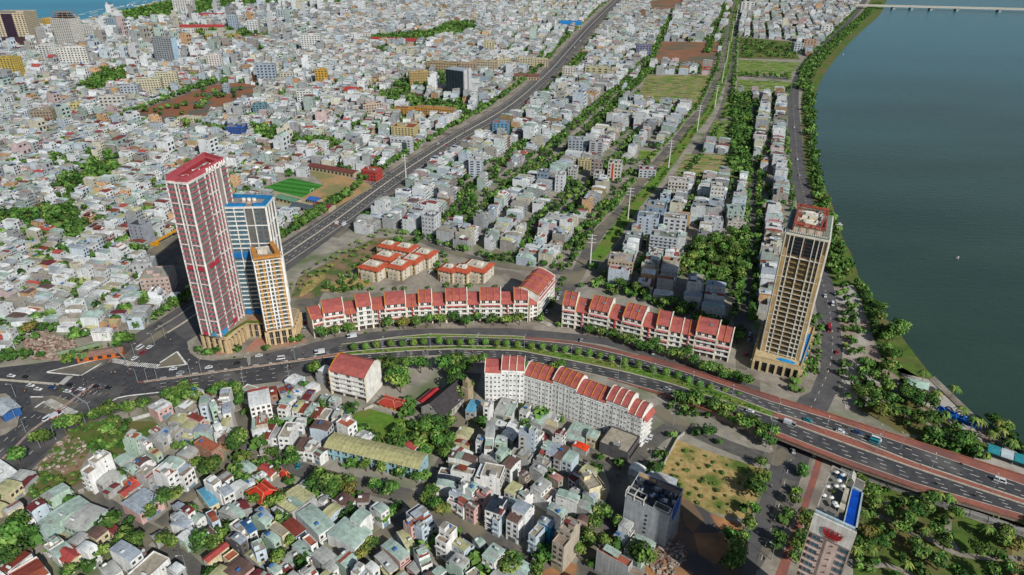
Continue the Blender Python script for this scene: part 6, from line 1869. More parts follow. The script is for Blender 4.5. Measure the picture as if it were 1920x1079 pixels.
HAND = [
 (0, 900, """375,240,700,45,770,100,2,G,g|555,390,880,185,975,275,2,G,g|720,500,1000,275,1140,400,2,g,g|300,590,560,385,700,560,1,G,g|135,470,250,385,340,470,2,t,w|500,745,650,645,715,690,2,c,w|570,800,735,700,850,760,2,G,w
635,850,800,735,890,850,2,R,y|760,690,880,590,960,680,2,g,n|940,620,1080,510,1190,590,2,k,y|1060,490,1170,410,1240,460,1,R,p|1130,545,1220,480,1330,560,1,m,p|860,770,960,690,1060,770,3,w,w|1240,790,1370,690,1540,850,3,b,w
1120,1000,1260,910,1400,1000,1,g,w|1450,1070,1730,820,1870,920,2,c,w|1520,800,1600,760,1690,810,1,k,n|15,1000,270,810,360,850,2,r,w|100,1060,410,880,600,1030,2,t,w|1380,265,1620,100,1790,230,2,b,p|-300,-60,-10,-220,200,-110,1,w,b|100,0,230,-110,350,-40,1,g,n|-80,110,60,0,190,80,2,y,y|200,90,350,-60,375,-10,1,m,n
-200,1110,-60,1010,60,1080,2,w,w|-160,330,-60,250,30,330,1,y,y|1700,640,1800,580,1880,640,1,g,n|-120,1300,60,1180,200,1290,2,g,w|260,1250,420,1130,560,1230,2,G,g|700,1240,880,1110,1040,1230,2,k,y|1250,1260,1400,1130,1560,1240,2,y,w"""),
 (320, 900, """20,300,85,250,170,300,2,b,n|105,345,180,290,290,360,3,m,w|0,500,80,420,170,545,2,b,w|0,430,110,360,230,430,2,c,w|215,450,310,370,370,420,2,G,w|80,645,230,530,320,580,2,w,g|300,130,400,80,620,210,2,a,y|375,20,460,-40,640,40,4,c,w
510,100,620,40,730,115,3,b,w|400,380,470,345,590,430,3,t,b|545,360,600,310,720,430,2,g,n|600,320,660,270,800,400,2,G,g|680,290,720,255,860,370,2,g,n|760,260,820,230,930,320,2,m,n|875,390,940,340,1120,450,3,G,g|960,340,1020,305,1190,410,2,b,w
665,520,760,450,960,570,2,c,w|800,490,860,455,975,550,3,B,w|600,610,670,555,840,680,3,b,d|890,690,1000,640,1150,740,3,c,b|1010,590,1080,540,1240,650,3,G,g|1100,530,1180,470,1340,570,2,c,y|370,880,590,705,640,740,2,R,y|570,1010,760,860,970,950,2,k,p
590,870,700,790,780,830,2,t,y|840,850,900,800,1060,900,1,y,n|1430,610,1500,565,1680,690,3,t,w|1370,740,1440,690,1630,800,2,G,w|1320,830,1400,780,1540,880,1,g,n|1250,890,1310,850,1440,950,1,g,n|1190,950,1260,900,1390,1000,1,m,n|1090,1000,1170,940,1260,1000,2,G,w
1590,850,1720,750,1900,860,2,g,n|1700,960,1780,900,1900,980,2,g,w|1420,1010,1530,930,1700,1010,3,t,w|1190,250,1430,70,1590,200,2,y,n|1420,380,1590,275,1890,470,2,G,w|1430,70,1500,0,1600,50,1,w,n|1150,330,1200,300,1420,450,1,w,n|430,1080,560,960,700,1060,2,y,y
-40,1010,60,930,140,1010,2,w,n|880,1110,980,1010,1100,1090,2,m,w|1280,1110,1380,1030,1500,1110,2,g,n|1660,1100,1760,1010,1900,1090,2,y,w|560,1230,700,1110,840,1210,2,G,g"""),
 (640, 900, """-150,610,40,430,330,585,2,G,w|105,435,230,325,330,390,3,G,w|315,280,400,220,545,310,3,G,w|195,160,320,155,330,250,2,k,n|735,380,870,290,1110,400,4,t,b|820,520,890,460,985,510,4,c,b|700,470,760,425,845,490,4,t,p|1060,610,1180,480,1295,540,5,c,w
630,600,720,560,950,700,2,y,w|455,750,560,670,800,800,2,G,p|380,870,470,810,700,930,2,g,y|815,790,930,740,1080,860,3,t,w|430,980,500,940,640,1030,1,y,y|740,990,830,910,940,980,1,g,p|1260,720,1370,620,1510,680,3,y,b|1480,680,1540,640,1640,700,2,G,w
1590,850,1710,720,1830,800,3,G,w|1180,900,1260,810,1440,900,3,g,g|110,1040,190,950,290,1010,3,c,w|270,980,340,920,430,980,2,w,w|1020,1050,1110,970,1190,1010,2,G,w|1400,1060,1500,990,1600,1040,2,c,w|1190,185,1260,95,1360,150,3,b,w|1310,90,1400,25,1440,50,3,c,w
1390,100,1470,25,1580,80,3,G,w|1300,240,1380,170,1450,210,3,G,w|1400,290,1470,220,1560,270,3,k,p|1500,160,1590,90,1680,150,3,t,p|1620,330,1720,170,1850,230,4,d,w|1710,400,1780,310,1820,350,4,r,b|1070,60,1100,0,1290,60,2,G,w|-60,900,60,800,180,870,2,G,g
560,1130,680,1030,800,1110,2,y,w|900,1120,1010,1040,1110,1110,2,k,y|1240,1150,1340,1050,1450,1120,3,g,w|1640,1130,1740,1020,1860,1100,2,g,w"""),
 (960, 900, """5,320,110,190,240,260,5,b,w|-60,440,20,340,130,420,4,k,w|190,610,290,500,370,540,4,c,b|290,480,340,415,480,480,4,b,B|465,640,640,430,765,490,6,c,c|400,320,470,260,640,340,3,G,n|500,180,540,110,750,200,3,G,w|720,300,780,225,960,320,2,g,n
800,160,850,105,1040,180,3,b,g|215,90,330,-20,540,40,3,g,w|740,440,770,390,870,430,2,k,p|970,800,1020,735,1550,960,4,t,n|1110,700,1190,580,1310,640,1,b,y|-80,120,10,20,110,80,2,y,w|60,190,160,110,250,150,2,c,w|620,170,700,90,800,140,2,c,n"""),
 (960, 780, """300,400,400,280,450,310,3,G,g|385,410,480,280,570,310,3,b,w|475,470,580,330,650,360,3,k,n|570,490,650,390,750,430,3,G,b|680,340,720,290,860,360,1,O,n|595,240,700,70,870,170,1,G,n|1000,300,1130,130,1400,285,2,c,d|80,220,100,120,170,130,5,b,n
150,150,180,110,290,140,6,c,b|240,500,290,450,440,520,2,c,n|200,590,250,540,400,600,2,g,n|80,650,130,610,220,660,3,k,c|410,680,460,635,580,690,2,p,c|750,650,840,545,950,610,2,y,n|770,690,960,630,1060,770,4,c,y|170,60,230,-20,390,20,1,G,n|-200,-30,-110,-200,10,-170,1,g,n
-100,-20,-40,-150,60,-130,1,G,w|640,700,720,640,790,700,2,m,w|-110,550,0,450,90,500,3,k,w"""),
 (640, 780, """1290,205,1340,125,1490,150,2,y,y|1270,290,1310,240,1480,270,1,r,y|1250,380,1290,340,1530,360,2,w,w|1210,470,1250,400,1520,470,2,k,w|1210,560,1260,500,1480,530,1,y,w|1100,600,1130,540,1500,600,3,c,w|1500,660,1560,520,1820,600,4,c,w|1520,300,1560,190,1610,200,3,g,w
1610,330,1640,90,1725,100,4,g,w|1730,300,1760,220,1870,240,2,G,g|1740,420,1850,320,1918,340,4,G,g|1090,700,1130,640,1350,700,2,d,w|1560,470,1620,400,1900,500,2,g,n|1400,-60,1470,-180,1570,-170,2,a,n|1600,-100,1650,-200,1710,-190,4,c,w"""),
 (320, 780, """265,310,370,240,540,350,3,t,o|540,280,600,220,640,270,2,k,o|70,440,190,340,290,400,2,g,c|-120,560,0,460,200,570,4,G,w|1390,390,1490,240,1590,260,2,k,w|1500,400,1590,280,1680,300,2,c,w|240,520,300,470,400,510,1,r,w|1000,400,1020,330,1110,350,1,c,n"""),
 (320, 660, """50,640,160,560,300,640,2,c,n|145,720,200,680,340,770,2,r,p|-30,790,50,700,160,780,2,y,n|100,850,170,780,250,850,2,y,n|340,500,420,487,430,600,4,g,b|430,570,500,550,515,640,3,G,g|520,510,580,500,590,600,3,k,n|520,640,590,620,592,720,2,g,n
580,420,680,410,690,530,4,c,w|595,580,680,565,690,680,3,b,w|600,740,685,735,690,850,2,y,w|870,410,1085,365,1105,570,5,w,w|905,740,1085,710,1095,810,3,t,c|915,850,1080,810,1060,920,2,w,n|1110,400,1185,385,1195,480,2,r,o|1190,390,1260,370,1280,500,2,g,n
1270,390,1340,370,1360,460,1,m,n|1320,500,1430,370,1490,390,1,g,w|1390,480,1450,410,1520,430,1,w,n|1480,530,1560,430,1620,450,1,m,n|1365,660,1460,550,1525,565,2,y,w|1440,680,1520,560,1580,575,2,r,w|1500,700,1580,580,1660,600,2,G,w|1580,740,1650,630,1720,650,2,r,w
1650,750,1740,640,1820,660,2,c,w|1780,550,1850,490,1918,510,2,G,n|1790,790,1860,650,1918,670,3,g,y|1570,860,1640,770,1800,830,3,k,b|1030,980,1120,820,1180,850,2,r,w|1130,970,1190,850,1260,870,2,g,w|1210,960,1300,800,1400,830,3,c,w|260,900,330,820,480,880,2,b,g
490,940,540,870,620,960,2,c,w|470,790,530,770,560,860,3,w,w|1200,640,1260,560,1340,580,3,t,w|-70,900,20,830,110,880,2,c,n|130,960,210,880,280,930,1,y,n|1660,560,1710,480,1780,500,1,G,n|1240,770,1300,720,1400,750,1,G,w|1390,810,1440,740,1520,770,2,w,w"""),
 (0, 780, """895,570,1160,395,1230,440,5,c,w|1040,720,1230,590,1330,650,2,g,n|1370,230,1440,170,1530,250,4,t,g|1510,260,1560,230,1680,320,3,t,w|1285,500,1450,410,1530,460,1,G,n|1365,600,1450,540,1560,600,1,G,n|1480,540,1590,450,1720,470,1,g,n|1640,400,1700,360,1800,430,2,y,g
1530,650,1640,560,1730,620,3,c,n|1720,620,1830,540,1960,640,4,t,w|1160,860,1290,760,1320,800,1,m,n|1330,860,1500,740,1600,760,1,R,y|1660,260,1720,210,1830,290,2,g,n|1760,230,1850,130,1920,180,2,b,w|1250,700,1310,650,1390,700,1,G,w"""),
 (1000, 440, """790,270,900,240,1180,330,5,c,c|1140,200,1300,170,1420,250,5,c,w"""),
]
hr = random.Random(21)
for ox, oy, txt in HAND:
 for e in txt.replace('\n', '|').split('|'):
  f = e.split(',')
  if len(f) != 9 or oy == 440: continue
  v = [float(x) for x in f[:6]]; st = int(f[6])
  h = st * 3.0 + .6
  pts = [(ox + v[i] / 6, oy + v[i + 1] / 6) for i in (0, 2, 4)]
  cx, cy, w, d, an = rect3(*pts, h)
  w = max(3.4, w * 1.06); d = max(3.4, d * 1.06)
  mark_poly(rect_poly(cx, cy, w - .3, d - .3, an), 2)
  place_house(cx, cy, w, d, an, st, f[7], f[8], hr)
# ------------------------------------------------------------------ larger blocks, surveyed one by one
# (x of the front base centre, y top, y base, front width px, depth m, heading deg, wall, roof, bays, floors, label, category)
BLOCKS = [
 (30, 26, 86, 66, 60, 8, 'b5a890', '8a8478', 10, 16, 'huge beige seaside hotel at the upper left corner with dark brown middle', 'hotel'),
 (126, 36, 90, 46, 32, -12, 'bcbab2', '6f675c', 9, 18, 'tall white seaside tower with unfinished concrete top', 'tower'),
 (86, 37, 60, 14, 26, -12, 'b8964c', '8a7850', 3, 10, 'narrow yellow-brown slab beside the huge beige seaside hotel', 'building'),
 (67, 54, 82, 20, 24, -10, 'a8aaa8', '7c7c78', 4, 10, 'grey seaside slab with white end below the huge beige hotel', 'building'),
 (143, 90, 128, 54, 16, 16, 'c0bfb8', '5f7068', 9, 9, 'broad white hotel with square window grid, upper left', 'hotel'),
 (90, 86, 121, 24, 18, -10, 'c4c4c0', '6c6c80', 3, 9, 'white slab left of the broad white grid hotel', 'building'),
 (19, 110, 147, 36, 22, -5, 'b09a4c', '8a7c48', 5, 9, 'bright yellow hotel at the left edge', 'hotel'),
 (312, 72, 122, 46, 15, -12, '8d9296', '5c5c5c', 8, 13, 'grey slab tower with dark balconies and pale blue end wall', 'tower'),
 (346, 2, 28, 40, 26, 5, 'c0bfba', '8c8a84', 8, 10, 'white tower at the top edge above the red-roofed school', 'tower'),
 (172, 48, 76, 26, 22, -12, 'c8c8c2', '8c8a84', 5, 10, 'cream-white slab right of the unfinished seaside tower', 'tower'),
 (212, 36, 66, 20, 22, -12, '8fa0ac', '7c7c78', 4, 10, 'blue-grey slim tower near the beach trees', 'tower'),
 (238, 44, 62, 16, 14, -10, 'b8bcbe', '7c7c78', 3, 7, 'short pale block behind the blue-grey slim tower', 'building'),
 (438, 30, 56, 18, 16, 5, '94a2ae', '7c7c78', 4, 9, 'slim blue-grey tower right of the beach park', 'tower'),
 (475, 40, 62, 22, 16, 5, 'c0c2c0', '7c7c78', 4, 7, 'white block right of the slim blue-grey tower', 'building'),
 (528, 20, 42, 22, 18, 5, '9aa4aa', '7c7c78', 4, 7, 'grey block near the top, right of the beach park', 'building'),
 (298, 46, 66, 27, 24, -8, 'a88f64', '8a7450', 5, 8, 'tan slab below the white top-edge tower', 'building'),
 (357, 56, 81, 23, 14, 12, 'bdbcb6', '7c7c78', 4, 8, 'slim white tower in front of the red-roofed school', 'tower'),
 (405, 104, 134, 30, 18, 15, 'bfb9b4', '7c7c78', 6, 9, 'white tower block with square windows beside the bare lot', 'tower'),
 (585, 67, 101, 38, 20, 8, 'c4c4c2', '8c8a84', 7, 9, 'white tower with orange ground floors, upper centre left', 'tower'),
 (284, 150, 180, 46, 15, 15, 'b4ae94', '7c9080', 9, 7, 'cream apartment block with arched front, left of its twin', 'apartment block'),
 (316, 138, 167, 42, 15, 15, 'b4ae94', '7c9080', 8, 7, 'cream apartment block with arched front, right of its twin', 'apartment block'),
 (246, 162, 186, 34, 16, 10, '9aa2aa', '8c8c8a', 5, 5, 'grey-blue block left of the cream arched apartments', 'building'),
 (444, 240, 262, 38, 18, 8, '2a4c8c', '7c7c78', 6, 5, 'building wrapped in blue scaffold netting', 'building'),
 (574, 172, 206, 30, 14, 8, 'bfc0bc', '5f7068', 5, 8, 'white tower block right of the bare lot', 'building'),
 (604, 132, 160, 24, 12, 8, 'b08a34', '7c7468', 4, 6, 'building with a bright ochre side wall, upper centre left', 'building'),
 (502, 122, 158, 38, 14, 10, '8b98a4', '7c7c78', 5, 7, 'blue-grey block right of the bare lot', 'building'),
 (540, 138, 160, 26, 14, 10, 'b0ac9c', '7c7c78', 4, 6, 'beige block right of the bare lot', 'building'),
 (488, 198, 218, 26, 16, 8, '5f7f88', '5a6a66', 4, 5, 'teal-grey block below the bare lot', 'building'),
 (270, 120, 128, 36, 14, 10, 'a8a8a4', '9aa0a0', 8, 3, 'low grey block above the cream arched apartments', 'building'),
 (425, 160, 176, 12, 10, 5, '8fa0a8', '7c7c78', 3, 5, 'small blue-grey block at the corner of the bare lot', 'building'),
 (215, 182, 206, 52, 15, 10, 'b0aea6', '9a968c', 6, 4, 'white block with open front left of the bare lot', 'building'),
 (148, 196, 216, 26, 14, 10, 'b5aa74', '8a8468', 4, 4, 'pale yellow block at the road left of the bare lot', 'building'),
 (84, 210, 236, 40, 22, 12, '8c7f6a', '8a8070', 7, 5, 'unfinished concrete frame block, left', 'building'),
 (356, 222, 231, 48, 9, 6, 'b0aa94', '8fa090', 9, 2, 'long low cream block at the lower edge of the bare lot', 'school'),
 (676, 64, 80, 42, 20, 10, 'bcbcb8', '7a4038', 8, 5, 'white hospital block with red roof edge, top centre', 'building'),
 (788, 136, 160, 42, 12, 18, 'a08a58', '8c8458', 8, 5, 'tan and yellow apartment slab left of the black glass tower', 'apartment block'),
 (832, 118, 138, 56, 14, -12, 'a08e6c', '5c4c48', 10, 4, 'tan apartment slab with dark roof behind the black glass tower', 'apartment block'),
 (876, 120, 140, 36, 12, -10, 'a28e78', '8c8868', 6, 5, 'pink-beige apartment slab above the black glass tower', 'apartment block'),
 (914, 116, 138, 40, 14, -8, 'a89c84', '6c4c48', 8, 5, 'beige apartment slab with maroon roof right of the black glass tower', 'apartment block'),
 (944, 112, 132, 30, 13, 20, 'b0a888', '8a8060', 6, 5, 'cream apartment slab next to the maroon-roofed slab', 'apartment block'),
 (984, 110, 128, 32, 13, 6, 'a8a288', '8c8c74', 6, 4, 'cream block beside the highway trees', 'apartment block'),
 (917, 80, 104, 22, 16, 0, 'b0a888', '8a8468', 4, 7, 'cream tower block with brown front, top centre', 'tower'),
 (1012, 112, 126, 34, 13, 0, 'a89f84', '9a9474', 6, 4, 'cream block beside the highway at the top', 'apartment block'),
 (756, 240, 266, 48, 22, -12, 'b5a878', '8a4a3a', 7, 7, 'cream yellow seven-storey building with dark round windows beside the highway', 'building'),
 (752, 262, 286, 44, 9, -14, 'b4b8ba', 'b0b4b6', 5, 5, 'white portal building with dark glass in front of the cream yellow building', 'building'),
 (764, 205, 220, 56, 14, -8, 'b07c34', '6c5a48', 8, 4, 'orange-tan school wing at the left end of the long orange school', 'school'),
 (816, 204, 222, 82, 11, -13, 'a87e40', '7a7068', 16, 4, 'long orange-tan school with brown roof below the glass tower', 'school'),
 (700, 196, 216, 40, 12, 30, 'a89888', '6c4844', 7, 4, 'pink-beige school wing left of the orange-tan school', 'school'),
 (938, 232, 262, 32, 15, -8, '5f8aa4', '9a5a48', 4, 7, 'bright blue block with roof terrace right of the highway', 'building'),
 (891, 302, 334, 26, 11, -5, 'a8b0b8', 'b8b4a8', 2, 7, 'slim white block standing alone between low houses', 'building'),
 (1066, 128, 152, 26, 14, -6, 'b8b4aa', '8c8a84', 5, 6, 'white block with brown columns beside the highway, top', 'building'),
 (1118, 128, 146, 48, 20, -8, 'aaa27c', '8a9a98', 4, 4, 'wide cream block near the highway, top right of centre', 'building'),
 (1206, 86, 108, 30, 15, -3, '6c6c84', '5c5860', 5, 6, 'purple-grey block near the top of the tree-lined streets', 'building'),
 (1078, 264, 294, 30, 15, -5, '8c959c', '7c8488', 4, 6, 'blue-grey block with tall window strips right of centre', 'building'),
 (1117, 268, 293, 28, 16, -3, '96989a', '9a9a98', 2, 6, 'blank grey block right of the blue-grey one with tall strips', 'building'),
 (1095, 302, 318, 26, 12, -12, 'b0a67c', '8c8464', 4, 5, 'cream block with big windows, right of centre', 'building'),
 (1117, 306, 336, 24, 12, -12, '8c8078', '5c5c68', 3, 5, 'unfinished block with blue sheeting, right of centre', 'building'),
 (1150, 308, 340, 26, 14, -14, 'bcb8ac', '5c6468', 4, 5, 'white block with red sign strip near the avenue', 'building'),
 (1072, 320, 340, 16, 16, -14, 'b0b0ac', '8c8c88', 3, 4, 'slim white house block beside the street trees', 'building'),
 (1120, 328, 350, 18, 14, -14, 'b8b8b4', '5c5c5c', 3, 4, 'white and black townhouse block near the avenue', 'building'),
 (1048, 330, 360, 18, 14, -14, 'bcc0c2', '8c8a84', 2, 5, 'slim white block beside the blue-tanked house', 'building'),
 (1016, 326, 352, 22, 14, -14, '7c8c98', '5c6468', 3, 4, 'blue-grey block with light blue roof tanks', 'building'),
 (1244, 206, 216, 14, 12, -12, '9ca4aa', '8c8c88', 2, 5, 'slim grey-blue block at the edge of the garden plots', 'building'),
 (1192, 182, 196, 24, 14, -12, '96a0a8', '7c8080', 4, 4, 'grey-blue block below the garden plots', 'building'),
 (1268, 342, 375, 40, 14, -11, 'b4b0aa', 'a8a49c', 6, 5, 'white and brown apartment block beside the avenue grass', 'apartment block'),
 (1341, 352, 388, 27, 14, -10, 'b8b8b2', '9c9a94', 4, 5, 'white balconied block with solar panels facing the tree grove', 'apartment block'),
 (1245, 374, 392, 20, 14, -12, '9db4c4', 'a09c90', 2, 4, 'pale blue house block left of the red-roofed shed', 'building'),
 (1226, 392, 424, 38, 20, -16, '7f95a6', '8c8c84', 2, 5, 'blue-grey blank block beside the avenue', 'building'),
 (1211, 410, 444, 42, 14, -16, 'a8b4c0', '6c7a80', 3, 6, 'pale blue-white blank block with small windows beside the avenue', 'building'),
 (1262, 412, 446, 46, 13, -14, 'b4b8bc', '8c8478', 4, 5, 'white block with deck roof beside the tree grove', 'building'),
 (1240, 446, 482, 54, 14, -16, 'aab0b4', '6c7468', 6, 6, 'large pale grey block with small dark windows in two columns', 'building'),
 (1186, 446, 468, 34, 12, -14, '8c8f90', '8fa098', 3, 3, 'low grey block with green roof left of the large pale grey block', 'building'),
 (1160, 492, 528, 50, 16, -14, 'a89a84', '9c9c98', 7, 6, 'unfinished beige apartment block with rows of balconies by the roundabout', 'apartment block'),
 (1375, 396, 424, 32, 14, -9, '8fa098', '8fa098', 3, 4, 'blank pale green block right of the tree grove', 'building'),
 (1335, 416, 436, 38, 13, -10, 'a8adb0', '9ca09c', 3, 3, 'white low block with flat roof right of the tree grove', 'building'),
 (1380, 418, 432, 36, 12, -10, 'a8a49a', '8a8478', 4, 3, 'grey block with cluttered roof right of the tree grove', 'building'),
 (804, 408, 450, 28, 14, -20, 'b4b8ba', '5c6468', 4, 6, 'tall slim white building left of the tree-lined street', 'building'),
 (262, 424, 460, 34, 12, -12, '8c9098', '3c4048', 3, 6, 'grey slab with dark roof in the low-rise quarter left of the towers', 'building'),
 (297, 524, 555, 56, 20, 12, 'b09a90', '9a9a8c', 6, 4, 'pale pink building beside the towers\' shadow', 'building'),
 (272, 498, 522, 40, 14, 14, 'a4a8a8', 'a0a09c', 3, 3, 'white block above the pale pink building', 'building'),
 (692, 322, 340, 34, 14, -20, 'a83c34', '9a6058', 5, 3, 'small bright red building beside the highway', 'building'),
 (810, 118, 130, 30, 12, -12, 'a08e6c', '5c4c48', 5, 4, 'tan slab behind the tan apartment slabs', 'apartment block'),
 (1516, 76, 96, 24, 16, -4, 'a08570', '9c8474', 4, 7, 'tan tower block near the river road', 'tower'),
 (1548, 48, 66, 22, 14, 0, 'bcbcb8', '8c8a84', 3, 5, 'white block near the river road at the top', 'building'),
 (1496, 82, 98, 18, 16, 0, '9ca4a8', '8c8c88', 3, 4, 'grey-blue block beside the tan river tower block', 'building'),
 (1400, 5, 26, 26, 14, 0, 'bcbcb8', '8c8a84', 3, 6, 'white block at the top right of the avenue', 'building'),
 (1220, 452, 470, 20, 12, -14, 'b0a89c', '8a8478', 4, 4, 'small beige block beside the large pale grey one', 'building'),
 (1213, 320, 334, 34, 14, -6, 'a4aaae', '9a4c50', 4, 3, 'low white building with red strip near the avenue', 'building'),
]
def wave(*a): pass
def block(bx, yt, yb, wpx, dep, hd, wc, rc, bays, floors, label, cat):
 a = math.radians(hd)
 X, Y = P(bx, yb)
 # width in metres from its width in pixels at that distance
 X2, Y2 = P(bx + wpx / 2, yb); X1, Y1 = P(bx - wpx / 2, yb)
 w = math.dist((X1, Y1), (X2, Y2)) * .92
 h = 6.0
 for _ in range(400):
  if PX(X, Y, h)[1] <= yt: break
  h += .25
 cx, cy = X - math.sin(a) * dep / 2, Y + math.cos(a) * dep / 2
 dist = math.hypot(cx, cy)
 name = {'hotel': 'hotel', 'tower': 'tower_block', 'school': 'school', 'apartment block': 'apartment_block'}.get(cat, 'building')
 o = empty(name, (cx, cy, 0), a); tag(o, label, cat, {'school': 'school wings around the glass tower', 'apartment block': 'apartment blocks', 'tower': 'tower blocks', 'hotel': 'seaside hotels'}.get(cat, 'mid-rise buildings among the low houses') if cat != 'x' else None)
 mark_poly(rect_poly(cx, cy, w + 1, dep + 1, a), 2)
 W_, Rf = lin(wc), lin(rc)
 near = dist < 700
 m = MB(); m.box(0, 0, 0, w, dep, h, PAINT, W_)
 for x in (-w / 2 + .15, w / 2 - .15): m.box(x, 0, h, .3, dep, 1.1, PAINT, W_)
 for y in (-dep / 2 + .15, dep / 2 - .15): m.box(0, y, h, w - .6, .3, 1.1, PAINT, W_)
 fh = h / floors; side = max(1, int(dep / 4)); pl = []
 blank = bays <= 3 and near
 for f in range(floors):
  for b in range(bays):
   for s_ in (-1, 1):
    pl.append((-w / 2 + w * (b + .5) / bays, s_ * dep / 2, f * fh + fh * .25, 0 if s_ < 0 else math.pi, w / bays * (.5 if not blank else .25), 1, fh * .52))
  for b in range(side):
   if blank: continue
   for s_ in (-1, 1):
    pl.append((s_ * w / 2, -dep / 2 + dep * (b + .5) / side, f * fh + fh * .3, s_ * math.pi / 2, 1.6, 1, fh * .45))
 wm = WMS['window'][int(bx) % 3]
 if dist >= 700:
  for p in pl: m.append(FARW, *p)
 m.build('wall', o)
 if near:
  front = [p for p in pl if p[3] == 0]; rest = [p for p in pl if p[3] != 0]
  repeats(o, 'window', wm, front + rest, 100)
 m = MB(); m.box(0, 0, h + .01, w - .6, dep - .6, .08, CONC, Rf); m.build('roof', o)
 rr = random.Random(int(bx * 7 + yb))
 for k in range(rr.randint(1, 3)):
  m = MB(); m.box(rr.uniform(-.3, .3) * w, rr.uniform(-.25, .25) * dep, h + .1, rr.uniform(.15, .3) * w, rr.uniform(3, dep * .4), rr.uniform(2, 3.2), PAINT, W_, top=lin('8c8a84'), topmat=CONC); m.build('roof_hut', o)
 if dist < 1400:
  for k in range(2):
   m = MB(); x, y = rr.uniform(-.35, .35) * w, rr.uniform(-.3, .3) * dep; m.tube((x - 1, y, h + 1.6), (x + 1, y, h + 1.6), .7, STEEL, lin('b8bab8'), 7); m.box(x, y, h + .1, 1.6, .9, .9, STEEL, lin('77776f')); m.build('water_tank', o)
 if bays >= 6 and near:
  for f in range(1, floors):
   m = MB(); m.box(0, -dep / 2 - .45, f * fh - .1, w * .98, .9, .2, PAINT, tuple(min(1, c * 1.1) for c in W_), bottom=True); m.box(0, -dep / 2 - .87, f * fh + .1, w * .98, .08, .7, PAINT, W_); m.build('balcony', o)
 return o, w, h, cx, cy, a
FARW = MB(); FARW.poly([(-.5, -.05, 0), (.5, -.05, 0), (.5, -.05, 1), (-.5, -.05, 1)], GLASS, lin('30363a'))
BO = {}
for b_ in BLOCKS:
 BO[b_[0]] = block(*b_)
# extra parts that make some of them what they are
def onb(key, fn):
 o, w, h, *_ = BO[key]; fn(o, w, h)
def f_(o, w, h):
 m = MB(); m.box(0, -31, h * .05, w * .3, 2.5, h * .95, GLASS, lin('2c2230')); m.build('brown_front', o)
 m = MB(); m.box(0, -36, 0, w * 1.1, 12, h * .28, PAINT, lin('3c2c34')); m.build('podium', o)
onb(30, f_)
def f_(o, w, h):
 m = MB()
 for k in range(4):
  m.box(0, 0, h + k * 4, w * (1 - .08 * k), 30 - k * 3, .6, CONC, lin('8c7c70'), bottom=True)
  for a in (-.45, -.15, .15, .45):
   for b in (-13 + k, 13 - k): m.box(a * w * (1 - .08 * k), b, h + k * 4, 1, 1, 4, CONC, lin('7c6c60'))
 m.build('unfinished_top', o)
onb(126, f_)
def f_(o, w, h):
 m = MB(); m.box(0, 0, 0, w * 1.08, 22, h * .14, PAINT, lin('c0642c')); m.build('orange_base', o)
onb(585, f_)
def f_(o, w, h):
 m = MB(); m.box(w / 2 + .2, 0, 0, .5, 15, h, PAINT, lin('9db8c8')); m.build('blue_end_wall', o)
onb(312, f_)
def f_(o, w, h):
 m = MB(); m.box(0, -4.7, 0, w * .62, .5, h * .8, GLASS, lin('34423e')); m.build('glass_front', o)
onb(752, f_)
def f_(o, w, h):
 m = MB(); m.box(-w * .12, -7.2, 0, 1.6, .5, h, PAINT, lin('b03c24')); m.build('red_sign', o)
onb(1150, f_)
# the black glass tower
def glass_tower():
 z1 = 43.0
 A, B = P(837, 181), P(869, 186)
 l, an, u = edge_frame(A, B); v = (-u[1], u[0]); dp = 22
 T = Tower('glass_tower', 'dark glass office tower with white side fin among trees beside the highway', 'tower', [A, B, (B[0] + v[0] * dp, B[1] + v[1] * dp), (A[0] + v[0] * dp, A[1] + v[1] * dp)], 0, z1, lin('1c2a30'), lin('a8aeb2'), par=0, wallmat=GLASS)
 T.bars('mullion', lin('3c4a50'), [(0, k / 6, 0, z1) for k in range(7)], [(0, 0, 1, 3.6 * k, .25) for k in range(12)], .3, .3)
 m = MB()
 for s_, t, w, hh in ((1, .25, 9, z1 + 2), (1, .78, 8, z1 + 3)):
  qq, a0, l0 = T.at(s_, t, .8); m.box(qq[0], qq[1], 0, w, 1.8, hh, PAINT, lin('b0b2b2'), a0)
 m.build('white_fin', T.o)
 m = MB(); m.prism([(x * 1.04, y * 1.04) for x, y in T.p], z1 + .15, z1 + 1.4, PAINT, lin('9aa4aa'), bottom=True); m.build('roof_slab', T.o)
glass_tower()
def hall(px, w, d, hd, label, h=5, roofc='6a3a34', wallc='a89c84', name='hall', z=None, kind='R', cat='hall'):
 x, y = P(*px, h)
 a = math.radians(hd)
 o = empty(name, (x, y, 0), a); tag(o, label, cat)
 mark_poly(rect_poly(x, y, w, d, a), 2)
 m = MB(); m.box(0, 0, 0, w, d, h, PAINT, lin(wallc))
 for x_ in (-w / 2, w / 2): m.poly([(x_, -d / 2, h), (x_, d / 2, h), (x_, 0, h + d * .18)], PAINT, lin(wallc)); m.poly([(x_, d / 2, h), (x_, -d / 2, h), (x_, 0, h + d * .18)], PAINT, lin(wallc))
 n = max(4, int(w / 5))
 for k in range(n):
  m.box(-w / 2 + w * (k + .5) / n, -d / 2 - .05, 1, w / n * .5, .1, h * .5, GLASS, lin('2c3030'))
 m.build('wall', o)
 m = MB()
 for s_ in (-1, 1):
  q = [(-w / 2 - .6, s_ * (d / 2 + .7), h - .1), (w / 2 + .6, s_ * (d / 2 + .7), h - .1), (w / 2 + .6, 0, h + d * .19), (-w / 2 - .6, 0, h + d * .19)]
  m.poly(q if s_ < 0 else q[::-1], TILE if kind == 'R' else METAL, lin(roofc)); m.poly([(a_, b, c - .2) for a_, b, c in (q[::-1] if s_ < 0 else q)], METAL, lin(roofc))
 m.build('roof', o)
